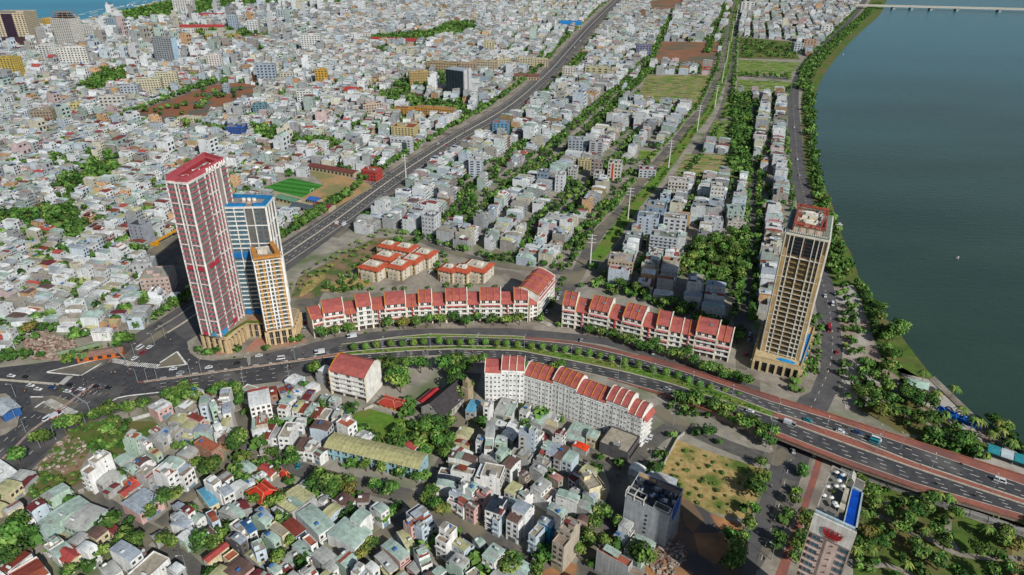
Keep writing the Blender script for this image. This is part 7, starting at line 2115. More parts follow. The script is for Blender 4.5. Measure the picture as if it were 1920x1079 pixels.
hall((625, 316), 62, 11, -24, 'long hall with brown tiled roof behind the sports field', 5, '6a3c34')
hall((712, 402 - 40), 1, 1, 0, 'x') if False else None
hall((560, 306), 30, 10, -20, 'low grey hall beside the brown-roofed hall', 4, '8c8a84')
hall((808, 229), 66, 9, -12, 'long low shed with salmon red roof below the orange-tan school', 4, 'a04c44')
hall((1069, 45), 60, 45, 0, 'hall with bright blue metal roof near the highway at the top', 9, '1c6fa8', kind='M')
hall((1040, 22), 90, 30, -4, 'pale green curved-roof market hall at the top', 8, '8fa094', kind='M')
hall((380, 50), 110, 26, 5, 'long school with red tiled roof near the top left', 9, '9c3a3a')
hall((415, 62), 70, 30, 10, 'school with pale green roof and yellow walls below the red-roofed school', 9, '8f9c8c', 'b09444', kind='M')
hall((368, 96), 90, 16, 14, 'long hall with brown roof and yellow walls below the slim white tower', 8, '6e5040', 'b08c3c')
hall((735, 75), 120, 28, -6, 'long shed with red and white roof above the cream tower block', 7, '963838', kind='M')
hall((282, 35), 60, 16, 3, 'hall with pale green roof beside the beach trees', 6, '6f9080', kind='M')
hall((395, 30), 80, 40, 0, 'group hall with faded red roof at the beach park', 7, '8a3c44')
hall((540, 372), 26, 9, -28, 'shed with green and white roof right of the blue-crowned tower', 4, '5f8a6c', kind='M')
hall((576, 388), 34, 9, -28, 'long dark-roofed open shed beside the highway', 4, '4c585c', kind='M')
hall((590, 373), 12, 9, -24, 'small pavilion with bright blue roof beside the sports ground', 4, '2c64ac', kind='M')
hall((608, 385), 18, 12, -20, 'pavilion with maroon roof beside the highway', 4, '6c3038', kind='M')
hall((662, 168), 24, 22, -20, 'church hall with bright red gabled roofs, upper centre', 8, 'a83830', 'b09a7c')
hall((775, 178), 40, 14, -20, 'shed with dark maroon roof behind the grass court', 5, '5c3c3c')
hall((895, 150), 50, 36, -12, 'wide market hall with blue-grey roof right of the glass tower', 7, '7a8890', kind='M')
hall((937, 156), 42, 14, -18, 'low building with green roof and white terraces beside the highway square', 6, '6a8c74', 'b8bcb8', kind='M')
hall((945, 140), 34, 14, 30, 'building with brown tiled roof near the highway square', 6, '70483c')
hall((988, 142), 46, 20, -4, 'building with brown roof beside the highway square', 6, '6a4a40')
hall((1270, 28), 100, 30, -8, 'long concrete hall at the top of the tree-lined streets', 6, '7c7068', kind='M')
hall((10, 762), 15, 9, -35, 'filling station canopy with white and blue roof at the junction corner', 5, 'a8b0b4', '2c5a94', kind='M', cat='filling station')
hall((188, 660), 26, 7, 18, 'low shopfront painted orange and red beside the rubble lot', 4, '8a6a5c', 'b8622c', kind='M', cat='shop')
hall((150, 640 + 13), 24, 4, 30, 'narrow olive-walled shed beside the rubble lot', 3, '7c8c6c', '6c7c34', kind='M', cat='shed')
# ------------------------------------------------------------------ the rest of the city, street by street
PALR = 'gggGGGcccctbwwwwwymrRk'
PALW = 'wwwwwwwwwwnnnnbbbggyypcc'
protos = []
pr_ = random.Random(5)
def proto(detail):
 st = pr_.choice((1, 1, 2, 2, 2, 3, 3, 3, 4, 4, 5))
 rc = pr_.choice(PALR if st < 4 else 'gGcctbwct')
 w, d = pr_.uniform(4.6, 7.5), pr_.uniform(12, 17)
 Pt, win, h = house_mb(w, d, st, rc, pr_.choice(PALW), pr_, detail)
 m = MB()
 for ms in Pt.values():
  for x in ms: m.append(x)
 for x, y, z, rot, ww, hh, kind in win:
  if detail > 1: m.append(WMS[kind][0], x, y, z, rot, ww, 1, hh)
  else:
   c, n = math.cos(rot), math.sin(rot)
   q = [(-ww / 2, -.06, 0), (ww / 2, -.06, 0), (ww / 2, -.06, hh), (-ww / 2, -.06, hh)]
   m.poly([(x + a * c - b * n, y + a * n + b * c, z + e) for a, b, e in q], GLASS if kind != 'shutter' else PAINT, lin('2a3236') if kind != 'shutter' else lin('6c7070'))
 return st, w, d, m.np()
PR = {2: [proto(2) for _ in range(60)], 1: [proto(1) for _ in range(70)]}
WALLC = np.array([lin(WC[c][0]) for c in PALW], dtype=np.float32)
WALLC = (WALLC * .6 + WALLC.mean(1, keepdims=True) * .34) * np.array([.93, .97, 1.0], dtype=np.float32)
ROOFC = np.array([lin(RC[c][0]) for c in 'gggGGccbwwwwyrgG'], dtype=np.float32)
LOTS = []
TREE_SPOTS = []
zr = random.Random(11)
def fill(poly_px, angle, jit, stmean, street=6.0, depth=15.0, patch=170, gap=.06, trees=.12, wide=1.0, lane=None):
 poly = PP(poly_px)
 xs_ = [p[0] for p in poly]; ys_ = [p[1] for p in poly]
 seeds = []
 y = min(ys_)
 while y < max(ys_) + patch:
  x = min(xs_)
  while x < max(xs_) + patch:
   sx, sy = x + zr.uniform(-.35, .35) * patch, y + zr.uniform(-.35, .35) * patch
   seeds.append((sx, sy, math.radians(angle + zr.uniform(-jit, jit) + (90 if zr.random() < (.25 if jit > 9 else 0) else 0))))
   x += patch
  y += patch
 sa = np.array([(s[0], s[1]) for s in seeds])
 def nearest(x, y):
  d = (sa[:, 0] - x) ** 2 + (sa[:, 1] - y) ** 2
  return int(np.argmin(d))
 Rr = patch * 1.0
 for si, (sx, sy, an) in enumerate(seeds):
  if not any(inpoly(sx + a, sy + b, poly) for a in (-Rr * .6, 0, Rr * .6) for b in (-Rr * .6, 0, Rr * .6)):
   continue
  c, n = math.cos(an), math.sin(an)
  v = -Rr
  row = 0
  while v < Rr:
   dep = depth * zr.uniform(.85, 1.1)
   u = -Rr + zr.uniform(0, 5)
   nextx = zr.uniform(50, 110)
   while u < Rr:
    w = zr.choice((4.5, 5, 5, 5, 5.5, 6, 7, 8)) * wide
    nextx -= w
    if nextx < 0:
     u += street; nextx = zr.uniform(60, 120)
    uu = u + w / 2; vv = v + dep / 2
    X, Y = sx + uu * c - vv * n, sy + uu * n + vv * c
    u += w + (0.15 if zr.random() < .8 else zr.uniform(.5, 3))
    if nearest(X, Y) != si or not inpoly(X, Y, poly):
     continue
    px_, py_ = PX(X, Y)
    if px_ < -140 or px_ > 2060 or py_ > 1200 or py_ < -22:
     continue
    rn = zr.random()
    gz = math.sin(X * .021 + 1.3 * math.sin(Y * .013)) + math.sin(Y * .017 + 1.7 * math.sin(X * .011))
    if rn < gap + (.5 if gz > 1.55 else .0):
     if zr.random() < trees * 2.4 and not cell(X, Y): TREE_SPOTS.append((X, Y, zr.uniform(3.4, 5.4)))
     continue
    d_ = dep * zr.uniform(.75, 1.0)
    if not free_rect(X, Y, w, d_, an + 0):
     # a shallower house may still fit
     d_ *= .6
     if not free_rect(X, Y, w, d_, an): continue
    st = max(1, int(round(zr.gauss(stmean, 1.05))))
    if st > 5 and zr.random() < .6: st = 5
    LOTS.append((X, Y, w, d_, an + math.pi * (row % 2), st))
   v += dep
   row += 1
   if row % 2 == 0:
    # the lane between two back-to-back rows
    nl = int(2 * Rr / 9)
    if trees > 0:
     for k in range(nl):
      if zr.random() < trees:
       uu = -Rr + k * 9 + zr.uniform(-3, 3); vv = v + zr.choice((1, street - 1))
       X, Y = sx + uu * c - vv * n, sy + uu * n + vv * c
       if nearest(X, Y) == si and inpoly(X, Y, poly) and not cell(X, Y): TREE_SPOTS.append((X, Y, zr.uniform(2.8, 5.2)))
    v += street * zr.uniform(.8, 1.1)
# inhabited quarters, nearest first so that the map of taken ground is honest
fill([(-140, 1200), (-140, 940), (60, 900), (160, 880), (260, 800), (350, 745), (600, 712), (720, 760), (860, 740), (900, 745), (1240, 838), (1250, 900), (1230, 1000), (1200, 1040), (1180, 1200)], 58, 8, 1.6, 4.0, 11, 90, .09, .6, 1.1)
fill([(-140, 690), (60, 672), (200, 640), (330, 588), (372, 555), (560, 415), (520, 350), (480, 300), (-140, 300)], 80, 15, 1.9, 4.6, 13, 130, .12, .65, 1.12)
fill([(-140, 300), (480, 300), (545, 335), (640, 320), (690, 345), (860, 235), (1020, 115), (1040, 105), (600, 100), (-140, 100)], 80, 9, 2.7, 7, 14, 240, .09, .6, 1.2)
fill([(-140, 100), (1050, 105), (1150, -5), (1160, -24), (300, -24), (260, 20), (-140, 95)], 78, 8, 3.1, 10, 16, 420, .09, .55, 1.35)
fill([(655, 430), (860, 280), (1070, 140), (1175, -10), (1180, -24), (1380, -24), (1352, 100), (1325, 190), (1270, 248), (1190, 345), (1120, 425), (1080, 506), (1040, 507), (975, 497), (920, 488), (870, 475), (830, 460), (790, 446), (740, 438), (700, 425), (650, 460)], 70, 2.5, 3.0, 7, 17, 400, .05, .42, 1.2)
fill([(560, 500), (640, 450), (690, 430), (700, 445), (600, 500), (560, 530)], 68, 4, 2.2, 5, 13, 150, .05, .2)
fill([(1395, -24), (1640, -24), (1600, 20), (1555, 75), (1495, 145), (1478, 240), (1482, 330), (1500, 430), (1480, 560), (1400, 620), (1210, 560), (1130, 530), (1100, 520), (1160, 450), (1222, 390), (1290, 320), (1345, 240), (1375, 120)], 72, 2, 3.2, 7, 16, 300, .05, .4, 1.2)
LOTS.sort(key=lambda q: math.hypot(q[0], q[1]))
NEAR_N = 300 - len(HOUSES)
occ = set()
far_parts = []; kept = 0
lr = random.Random(77)
for X, Y, w, d, an, st in LOTS:
 # skip what the hand-placed neighbours already cover
 px_, py_ = PX(X, Y)
 if kept < NEAR_N and -60 < px_ < 1960 and py_ < 1120:
  if 2 in (cell(X, Y),):
   continue
  rc = lr.choice(PALR if st < 4 else 'gGcctbwct'); wc = lr.choice(PALW)
  place_house(X, Y, w, d, an, st, rc, wc, lr); kept += 1
  continue
 dist = math.hypot(X, Y)
 lib = PR[2 if dist < 620 else 1]
 st_ = st
 c_ = [p for p in lib if abs(p[0] - st_) <= 0] or lib
 p = lr.choice(c_)
 v, l, s, m, c, ro = p[3]
 sx, sy = w / p[1], d / p[2]
 cs, sn = math.cos(an), math.sin(an)
 V = v.copy(); big = dist > 850 and lr.random() < (.09 if X < -500 and Y > 1250 else .03)
 if big: sx *= 1.9; sy *= 1.15; V[:, 2] *= lr.uniform(1.3, 3.4 if X < -600 and Y > 1250 else 2.0)
 if st_ > 5: V[:, 2] *= st_ / p[0]
 x = V[:, 0] * sx; y = V[:, 1] * sy
 V2 = np.empty_like(V); V2[:, 0] = X + x * cs - y * sn; V2[:, 1] = Y + x * sn + y * cs; V2[:, 2] = V[:, 2] * lr.uniform(.94, 1.1)
 C2 = c.copy()
 wcol = WALLC[lr.randrange(len(WALLC))] * lr.uniform(.75, 1.12) * (1 if lr.random() > .06 else np.array([.9, .55, .3]))
 C2[ro == 1] = wcol
 if lr.random() < .6:
  rcol = ROOFC[lr.randrange(len(ROOFC))]
  k = (ro == 2) & (m != TILE) & (m != GLASS)
  if k.any(): C2[k] = rcol * (c[k].mean(1, keepdims=True) / max(.02, c[k].mean())) * lr.uniform(.85, 1.1)
 far_parts.append((V2, l, s, m, C2, ro))
print('houses', len(HOUSES), 'far', len(far_parts), 'lots', len(LOTS))
o = bpy.data.objects.new('distant_houses', np_mesh('distant_houses', far_parts)); COL.objects.link(o)
tag(o, 'dense mass of small city houses stretching away to the sea', 'houses', kind='stuff')
# ------------------------------------------------------------------ trees
LC1 = [lin(c) for c in ('4c6f2c', '5a7c34', '3f5f26', '6b8a40', '375524', '768c46')]
def crown_mb(rng, n, leaf, flat=.62, lobes=5, solid=True, cols=LC1):
 """a crown of radius 1: leaf clumps spread through several lobes"""
 m = MB()
 L = [(rng.uniform(-.5, .5), rng.uniform(-.5, .5), rng.uniform(-.15, .3), rng.uniform(.45, .68)) for _ in range(lobes)]
 L.append((0, 0, 0, .72))
 lc = [rng.choice(cols) for _ in L]
 for i in range(n):
  k = rng.randrange(len(L)); lx, ly, lz, r = L[k]
  while True:
   v = Vector((rng.uniform(-1, 1), rng.uniform(-1, 1), rng.uniform(-1, 1)))
   if .1 < v.length < 1: break
  v.normalize()
  rr = r * (rng.uniform(.55, 1.08) ** .6)
  p = Vector((lx + v.x * rr, ly + v.y * rr, (lz + v.z * rr) * flat))
  if p.z < -.42 * flat / .62: p.z *= .5
  nrm = (v + Vector((rng.uniform(-.7, .7), rng.uniform(-.7, .7), rng.uniform(-.2, .9)))).normalized()
  u = nrm.orthogonal().normalized(); w = nrm.cross(u); a = rng.uniform(0, 6.28)
  u, w = u * math.cos(a) + w * math.sin(a), w * math.cos(a) - u * math.sin(a)
  s = leaf * rng.uniform(.6, 1.2); b = lc[k]; f = rng.uniform(.8, 1.2)
  m.poly([tuple(p + u * s), tuple(p + w * s * .8), tuple(p - u * s), tuple(p - w * s * .8)], LEAF, tuple(c * f for c in b))
 return m
def trunk_mb(rng, h=1.0):
 m = MB(); c = lin('5c5044')
 m.cyl(0, 0, 0, .07, .6, WOOD, c, 6, .05, False)
 for k in range(4):
  a = k * 1.57 + rng.uniform(-.4, .4)
  m.tube((0, 0, .55), (math.cos(a) * .35, math.sin(a) * .35, 1.0), .04, WOOD, c, 4, .02)
 return m
tr = random.Random(4)
CRN = [crown_mb(tr, 420, .135) for _ in range(6)]
CRN_ME = [m.mesh('crown') for m in CRN]
CRN_OL = [crown_mb(tr, 400, .14, cols=[lin(c) for c in ('66702e', '58682a', '727036')]).mesh('crown') for _ in range(2)]
TRK_ME = [trunk_mb(tr).mesh('trunk') for _ in range(3)]
FARC = [crown_mb(tr, 46, .34, .75, 3).np() for _ in range(8)]
def solid_crown(rng):
 m = MB()
 for i in range(620):
  z = rng.uniform(-.9, 1); a = rng.uniform(0, 6.283); r = math.sqrt(max(0, 1 - z * z)) * (1 - .12 * max(0, z))
  v = Vector((math.cos(a) * r, math.sin(a) * r, z)); p = v * rng.uniform(.9, 1.03)
  nrm = (v + Vector((rng.uniform(-.5, .5), rng.uniform(-.5, .5), rng.uniform(-.3, .6)))).normalized(); u = nrm.orthogonal().normalized(); w = nrm.cross(u)
  s = .12; c = rng.choice(LC1[:4])
  m.poly([tuple(p + u * s), tuple(p + w * s), tuple(p - u * s), tuple(p - w * s)], LEAF, c)
 return m
TOPI = [solid_crown(tr).mesh('crown') for _ in range(3)]
def palm_mb(rng):
 m = MB()
 for k in range(15):
  a = k * 2.4 + rng.uniform(-.2, .2); up = rng.uniform(.1, .9); c = lin(rng.choice(('4f6b2a', '5f7a34', '43602a', '7a8240')))
  d = Vector((math.cos(a), math.sin(a), 0)); s = Vector((-d.y, d.x, 0)); p0 = Vector((0, 0, 0)); L_ = rng.uniform(.85, 1.1)
  for j in range(4):
   t0, t1 = j / 4, (j + 1) / 4
   q = lambda t: d * t * L_ + Vector((0, 0, up * t - (up + .55) * t * t))
   w0, w1 = (.05, .15, .16, .11, .02)[j], (.05, .15, .16, .11, .02)[j + 1]
   a0, a1 = q(t0), q(t1)
   m.poly([tuple(a0), tuple(a1), tuple(a1 + s * w1 - Vector((0, 0, .08))), tuple(a0 + s * w0 - Vector((0, 0, .04)))], LEAF, c)
   m.poly([tuple(a0), tuple(a0 - s * w0 - Vector((0, 0, .04))), tuple(a1 - s * w1 - Vector((0, 0, .08))), tuple(a1)], LEAF, c)
 return m
PALM = [palm_mb(tr).mesh('fronds') for _ in range(3)]
pt = MB(); pt.tube((0, 0, 0), (.03, .02, 1), .028, WOOD, lin('7a6c5a'), 6, .02); PTRK = pt.mesh('trunk')
TREES = []   # x, y, r, kind, where
def T_(x, y, r, kind, where): TREES.append((x, y, r * (1.13 if kind == 'tree' else 1), kind, where))
# surveyed crowns: crown centre, radius, ground found from the crown height
def TC(pts, r, kind, where, h=None):
 for q in pts:
  rr = q[2] if len(q) > 2 else r
  X, Y = P(q[0], q[1], h if h is not None else rr * 1.25)
  T_(X, Y, rr, kind, where)
def scale_pts(pts, ox, oy, k): return [(ox + a / k, oy + b / k) for a, b in pts]
TC(scale_pts([(165, 745), (258, 725), (355, 705), (640, 670), (755, 670), (840, 665), (930, 645), (1020, 650), (1118, 625), (1205, 660), (1300, 625), (1405, 645), (1500, 650), (1590, 640)], 560, 430, 3.84), 4.6, 'tree', 'in front of the curved left terrace')
MED = scale_pts([(70, 870), (135, 868), (197, 858), (278, 850), (345, 850), (407, 845), (464, 840), (550, 835), (607, 840), (669, 845), (732, 842), (810, 842), (875, 848), (928, 850), (992, 857), (1070, 865), (1132, 868), (1198, 877), (1257, 885), (1333, 897), (1395, 905), (1455, 917), (1517, 935), (1593, 953), (1670, 970), (1752, 995), (1828, 1010), (1895, 1030)], 640, 360, 3) + [(1291, 712), (1312, 720), (1332, 727), (1359, 734), (1385, 742)]
TC(MED, 2.5, 'topiary', 'in the boulevard median', 3.6)
TC([(1105, 618), (1128, 622), (1152, 626), (1170, 632), (1185, 640), (1198, 628), (1200, 646), (1215, 650), (1228, 642), (1240, 655), (1262, 660), (1278, 668), (1290, 660), (1300, 676), (1315, 684), (1330, 688), (1345, 690), (1352, 700), (1368, 702), (1385, 706), (1398, 714)], 4.2, 'tree', 'in front of the straight right terrace')
TC(scale_pts([(70, 700), (185, 750), (250, 745), (330, 720), (420, 690), (480, 650), (1460, 560), (1080, 690), (1550, 540), (650, 690)], 360, 560, 7.7), 3.2, 'tree', 'on the plaza around the three towers')
TC(scale_pts([(50, 440), (180, 270), (440, 220), (455, 760 - 540)], 0, 780, 6)[:0], 5, 'tree', '')
TC([(30, 852, 5.2), (76, 819, 5), (118, 795, 5.6), (140, 788, 5), (203, 768, 6), (180, 778, 4.5), (238, 765, 4.6), (266, 757, 4.2), (315, 738, 4.6), (336, 735, 5), (356, 740, 4.8), (370, 744, 4), (400, 735, 4), (440, 728, 4.5)], 5, 'tree', 'along the lower edge of the junction')
TC([(345, 705 + 18, 4), (360, 728, 4), (410, 728, 4.6), (425, 735, 4.6), (442, 742, 4.4), (450, 752, 4), (460, 768, 3), (446, 818, 5.5), (436, 832, 5), (400, 870, 5), (386, 882, 4), (425, 885, 3), (455, 893, 3)], 4.6, 'tree', 'along the lane left of the school')
TC([(588, 690, 5.2), (545, 852, 4), (552, 862, 4), (512, 850, 3.6), (610, 912, 6.5), (622, 905, 5.5), (600, 895, 5), (590, 905, 4.5), (508, 940, 3.5), (480, 935, 3.5)], 4.8, 'tree', 'around the lane and red temple')
TC([(735, 683, 5.5), (760, 682, 5), (788, 683, 5.5), (715, 678, 4), (836, 680, 6.5), (855, 676, 6), (870, 688, 5.5), (885, 676, 4), (905, 672, 4), (745, 702, 7), (750, 718, 6), (735, 712, 5), (858, 715, 6), (862, 740, 5.5), (850, 700, 5), (878, 725, 4), (740, 692, 4), (1010, 685, 3.4), (1050, 686, 4), (1038, 690, 4), (985, 680, 3)], 5, 'tree', 'between the boulevard and the church')
def scat(poly, n, r0, r1, kind, where, rng=tr, mark=False):
 pg = PP(poly); xs_ = [p[0] for p in pg]; ys_ = [p[1] for p in pg]; k = t = 0; got = []
 while k < n and t < n * 30:
  t += 1; x, y = rng.uniform(min(xs_), max(xs_)), rng.uniform(min(ys_), max(ys_))
  if not inpoly(x, y, pg): continue
  r = rng.uniform(r0, r1)
  if any((x - a) ** 2 + (y - b) ** 2 < (.75 * (r + c)) ** 2 for a, b, c in got): continue
  got.append((x, y, r)); T_(x, y, r, kind, where); k += 1
scat([(750, 812), (785, 798), (845, 800), (845, 850), (795, 862), (745, 845)], 16, 3.5, 5, 'tree', 'right of the school lawn')
scat([(664, 800), (700, 815), (730, 838), (680, 828)], 5, 3, 4.5, 'tree', 'at the lower corner of the school lawn')
scat([(450, 880), (500, 862), (545, 870), (540, 880), (500, 905), (470, 935), (445, 920)], 20, 2.2, 3.2, 'tree', 'in the temple garden')
def along(px, sp, r0, r1, kind, where, off=(0,), jit=1.0, keep=1.0, rng=tr):
 l = W(px, sp)
 for o in off:
  Lf, _ = offset_line(l, o, 0)
  for x, y in Lf:
   if rng.random() < keep: T_(x + rng.uniform(-jit, jit), y + rng.uniform(-jit, jit), rng.uniform(r0, r1), kind, where)
along([(610, 862), (660, 875), (720, 890), (780, 905), (800, 900)], 8, 3, 4.4, 'tree', 'along the lane below the school', keep=.85)
along([(660, 925), (700, 925), (730, 928)], 7, 3.4, 4.6, 'tree', 'along the lane below the school')
TC([(650, 915, 4.6), (718, 970, 3.5), (733, 960, 3.5), (695, 1020, 3.6), (680, 1035, 3.2), (800, 935, 3.6), (815, 945, 4), (830, 955, 3.6), (808, 920, 3.6), (845, 840, 4), (835, 850, 4), (958, 1060, 5), (965, 1048, 4), (1005, 1068, 4), (1032, 1040, 4.2), (1085, 1030, 4), (1098, 1010, 4.2), (1122, 965, 4.6), (1130, 955, 4.6), (1115, 980, 4.2), (1100, 1000, 3), (1157, 978, 3.2), (1135, 1015, 3.6), (1110, 1050, 2.8), (1200, 1040, 5.6), (1215, 1036, 4.6),
 (1215, 880, 3), (1245, 845, 3), (1262, 812, 2.8), (1235, 850, 2.6), (1160, 865, 3), (1126, 855, 2.6), (985, 760, 3), (1050, 785, 3), (880, 850, 3), (860, 880, 3)], 4, 'tree', 'among the houses right of the school')
TC([(20, 1010, 7), (30, 985, 6.5), (10, 1040, 6), (45, 1005, 5), (75, 950, 4), (90, 1010, 3), (170, 1035, 3), (190, 1035, 4), (125, 1070, 4), (215, 968, 3), (240, 975, 3), (220, 1012, 4), (255, 1012, 4.5), (235, 1020, 3.5), (275, 960, 4.2), (310, 935, 4.5), (330, 925, 4), (305, 1008, 3.5), (318, 1015, 3.5), (375, 1015, 5), (395, 1020, 4.2), (410, 1008, 4), (240, 905, 2.4), (355, 960, 4), (372, 868, 3.6), (525, 935, 4.5), (520, 1045, 4), (545, 1015, 3)], 4, 'tree', 'among the lower left houses')
scat([(12, 908), (62, 888), (118, 895), (150, 885), (158, 898), (115, 922), (92, 945), (60, 932)], 26, 1.6, 2.8, 'bush', 'on the overgrown slope at the lower left')
scat([(175, 858), (170, 835), (210, 800), (240, 792), (250, 840), (225, 850)], 18, 2.4, 4.2, 'tree', 'beside the rubble heap at the lower left')
scat([(120, 815), (165, 792), (200, 795), (150, 815)], 7, 1.5, 2.5, 'bush', 'beside the rubble heap at the lower left')
scat([(0, 610), (60, 600), (110, 625), (60, 640), (35, 660), (60, 680), (0, 690)], 16, 3.6, 5.4, 'tree', 'around the upper rubble lot')
TC([(125, 668, 4), (140, 662, 4), (155, 664, 4), (200, 622, 4.2), (228, 632, 5), (240, 630, 4.4), (218, 640, 4), (75, 662, 3), (150, 625, 3), (170, 620, 3)], 4, 'tree', 'around the upper rubble lot')
along([(258, 618), (285, 600), (312, 582), (338, 568)], 5.5, 3.4, 4.6, 'tree', 'along the highway left of the towers', off=(-2,), jit=1.5)
along([(570, 432), (600, 412), (640, 384), (665, 372)], 8, 3.5, 5, 'tree', 'along the highway beside the sports ground', off=(6, 12), jit=2)
# river road and riverside
RRp = [(1405, 1079), (1420, 1040), (1440, 985), (1456, 940), (1470, 890), (1484, 855)]
along(RRp, 11, 3, 4, 'tree', 'on the left side of the river road below the bridge', off=(13,), keep=.8)
TC([(1505, 878, 3.4), (1507, 885, 3), (1494, 917, 2.8), (1490, 936, 3.8), (1478, 963, 3.4), (1470, 972, 3), (1462, 1008, 3.8), (1455, 1020, 3), (1515, 968, 4), (1512, 985, 4.2), (1505, 1008, 4.4), (1500, 1025, 4.2), (1496, 1045, 3.6), (1428, 900, 4.4), (1420, 915, 4.8), (1430, 890, 3.8), (1412, 955, 3.6), (1405, 980, 4), (1395, 1000, 4), (1385, 1030, 5), (1375, 1050, 5)], 4, 'tree', 'beside the river road below the bridge')
along([(1280, 760), (1330, 772), (1380, 800), (1440, 832)], 6, 3.5, 5, 'tree', 'on the bank between the bridge ramp and side street', off=(-2, 3), jit=2)
scat([(1250, 755), (1290, 765), (1330, 785), (1300, 790), (1255, 770)], 8, 2, 3.2, 'tree', 'on the bank between the bridge ramp and side street')
TC([(1308, 808, 3.2), (1328, 808, 4), (1350, 826, 2.4)], 3, 'tree', 'on the bank between the bridge ramp and side street')
along([(1536, 690), (1556, 655), (1562, 615), (1552, 560), (1538, 510), (1522, 455), (1518, 400), (1512, 340), (1504, 280), (1502, 230), (1500, 180)], 11, 3, 4.6, 'tree', 'on the bank side of the river road', off=(-13,), keep=.9)
along([(1500, 740), (1525, 700), (1530, 650), (1533, 600)], 8, 2.6, 3.6, 'tree', 'between the beige tower and the river road', off=(0, 5), keep=.8)
along([(1555, 788), (1580, 745), (1585, 690), (1590, 640), (1580, 590), (1572, 545)], 10, 2.4, 3.4, 'tree', 'on the riverside plaza', off=(0, -9), keep=.6, jit=1.5)
along([(1488, 420), (1484, 380), (1478, 320), (1474, 260), (1470, 200), (1480, 165)], 9, 2.8, 3.8, 'tree', 'on the house side of the river road', off=(0,), keep=.85)
bankp = [(1510, 160), (1527, 175), (1528, 250), (1533, 320), (1552, 385), (1575, 450), (1602, 512), (1575, 530), (1552, 515), (1538, 440), (1524, 370), (1514, 300), (1508, 220)]
along([(1650, 8), (1608, 48), (1572, 82), (1545, 112), (1522, 145), (1512, 170)], 9, 3.4, 5, 'tree', 'on the far river bank', off=(0, -9, -18), jit=3, keep=.9)
along([(1600, 22), (1560, 60), (1520, 100), (1492, 140)], 9, 3.4, 5, 'tree', 'on the house side of the river road', off=(6,), jit=2)
scat(bankp, 205, 2.8, 5, 'tree', 'on the river bank above the plaza')
scat([(1610, 535), (1640, 575), (1650, 600), (1660, 650), (1690, 690), (1680, 700), (1655, 665), (1625, 590)], 44, 3, 5, 'tree', 'between the plaza and the water')
TC([(1680, 618, 7), (1692, 612, 6), (1668, 625, 5)], 6, 'tree', 'at the tip of the river bank, the largest ones')
scat([(1600, 700), (1650, 680), (1680, 705), (1725, 750), (1790, 800), (1830, 850), (1780, 840), (1700, 800), (1610, 780), (1595, 740)], 48, 3, 5.2, 'tree', 'in the riverside park above the bridge')
scat([(1730, 815), (1850, 850), (1840, 870), (1740, 840)], 10, 2.5, 4, 'tree', 'in the riverside park above the bridge')
TC([(1758, 732), (1790, 712 + 15), (1808, 762), (1840, 785), (1862, 808), (1880, 802), (1828, 745 + 40), (1900, 826), (1875, 790), (1735, 700)], 4.4, 'palm', 'along the promenade by the water', 8)
scat([(1850, 790), (1885, 805), (1925, 850), (1900, 850), (1860, 815)], 12, 3, 4.6, 'tree', 'at the water edge near the bridge')
pk = [(1600, 905), (1650, 915), (1800, 965), (1890, 1000), (1895, 1090), (1600, 1090), (1590, 1000), (1612, 930)]
scat(pk, 54, 2.2, 4.2, 'tree', 'in the park below the bridge')
scat(pk, 11, 2.8, 3.6, 'palm', 'in the park below the bridge')
TC([(1855, 985), (1890, 1000), (1870, 950), (1760, 925), (1780, 930)], 4, 'palm', 'in the park below the bridge', 8)
scat([(1905, 985), (2000, 1010), (2040, 1110), (1905, 1110)], 14, 3, 4.5, 'tree', 'in the park below the bridge')
for (x, y, z) in ROOFSPOTS[:7]: TREES.append((x + 1.8, y - .8, .9, 'roof', z))
# the greener places farther off
scat([(1290, 470), (1400, 430), (1402, 520), (1330, 545), (1270, 500)], 70, 4, 6, 'tree', 'in the grove behind the straight right terrace')
for g in GREENROWS:
 along(g, 8, 3, 4.8, 'tree', 'along the tree-lined streets behind the villas', off=(-4.5, 4.5), jit=2, keep=.9)
along(CA, 10, 3, 4.2, 'tree', 'along the straight avenue', off=(9,), keep=.8); along(CB, 10, 3, 4.2, 'tree', 'along the straight avenue', off=(-8,), keep=.8)
along(CG, 9, 1.5, 2.4, 'tree', 'on the grass of the straight avenue', off=(-4, 4), keep=.5)
along([(1392, 600), (1398, 560), (1404, 500), (1410, 400), (1412, 300), (1412, 240), (1408, 180)], 8, 3, 4.6, 'tree', 'in the leafy lane left of the beige tower', off=(-6, 6), jit=1.5)
along([(1372, 330), (1376, 270), (1378, 215), (1380, 180)], 8, 4, 6, 'tree', 'beside the garden plots', off=(0, -8, -16), jit=3)
scat([(1390, 78), (1480, 85), (1495, 110), (1390, 108)], 60, 4, 6, 'tree', 'in the far scrub beside the avenue')
along([(1160, 138), (1280, 130), (1345, 136)], 9, 3.5, 5, 'tree', 'beside the garden plots', off=(-8, 8)); along([(1385, 142), (1480, 147)], 9, 3.5, 5, 'tree', 'beside the garden plots', off=(-7, 7))
scat([(760, 195), (790, 190), (835, 195), (870, 195), (880, 215), (850, 222), (780, 212)], 60, 4.5, 6.5, 'tree', 'in the park at the foot of the glass tower')
scat([(745, 158), (835, 140), (835, 170), (745, 172)], 40, 4.5, 6, 'tree', 'behind the glass tower')
scat([(700, 175), (765, 172), (785, 188), (735, 195)], 34, 4, 6, 'tree', 'behind the glass tower')
scat([(800, 65), (850, 45), (890, 45), (890, 62), (830, 72), (800, 72)], 150, 5, 8, 'tree', 'in the far wood at the top')
scat([(700, 70), (800, 62), (820, 80), (740, 82), (690, 82)], 130, 5, 7, 'tree', 'in the far wood at the top')
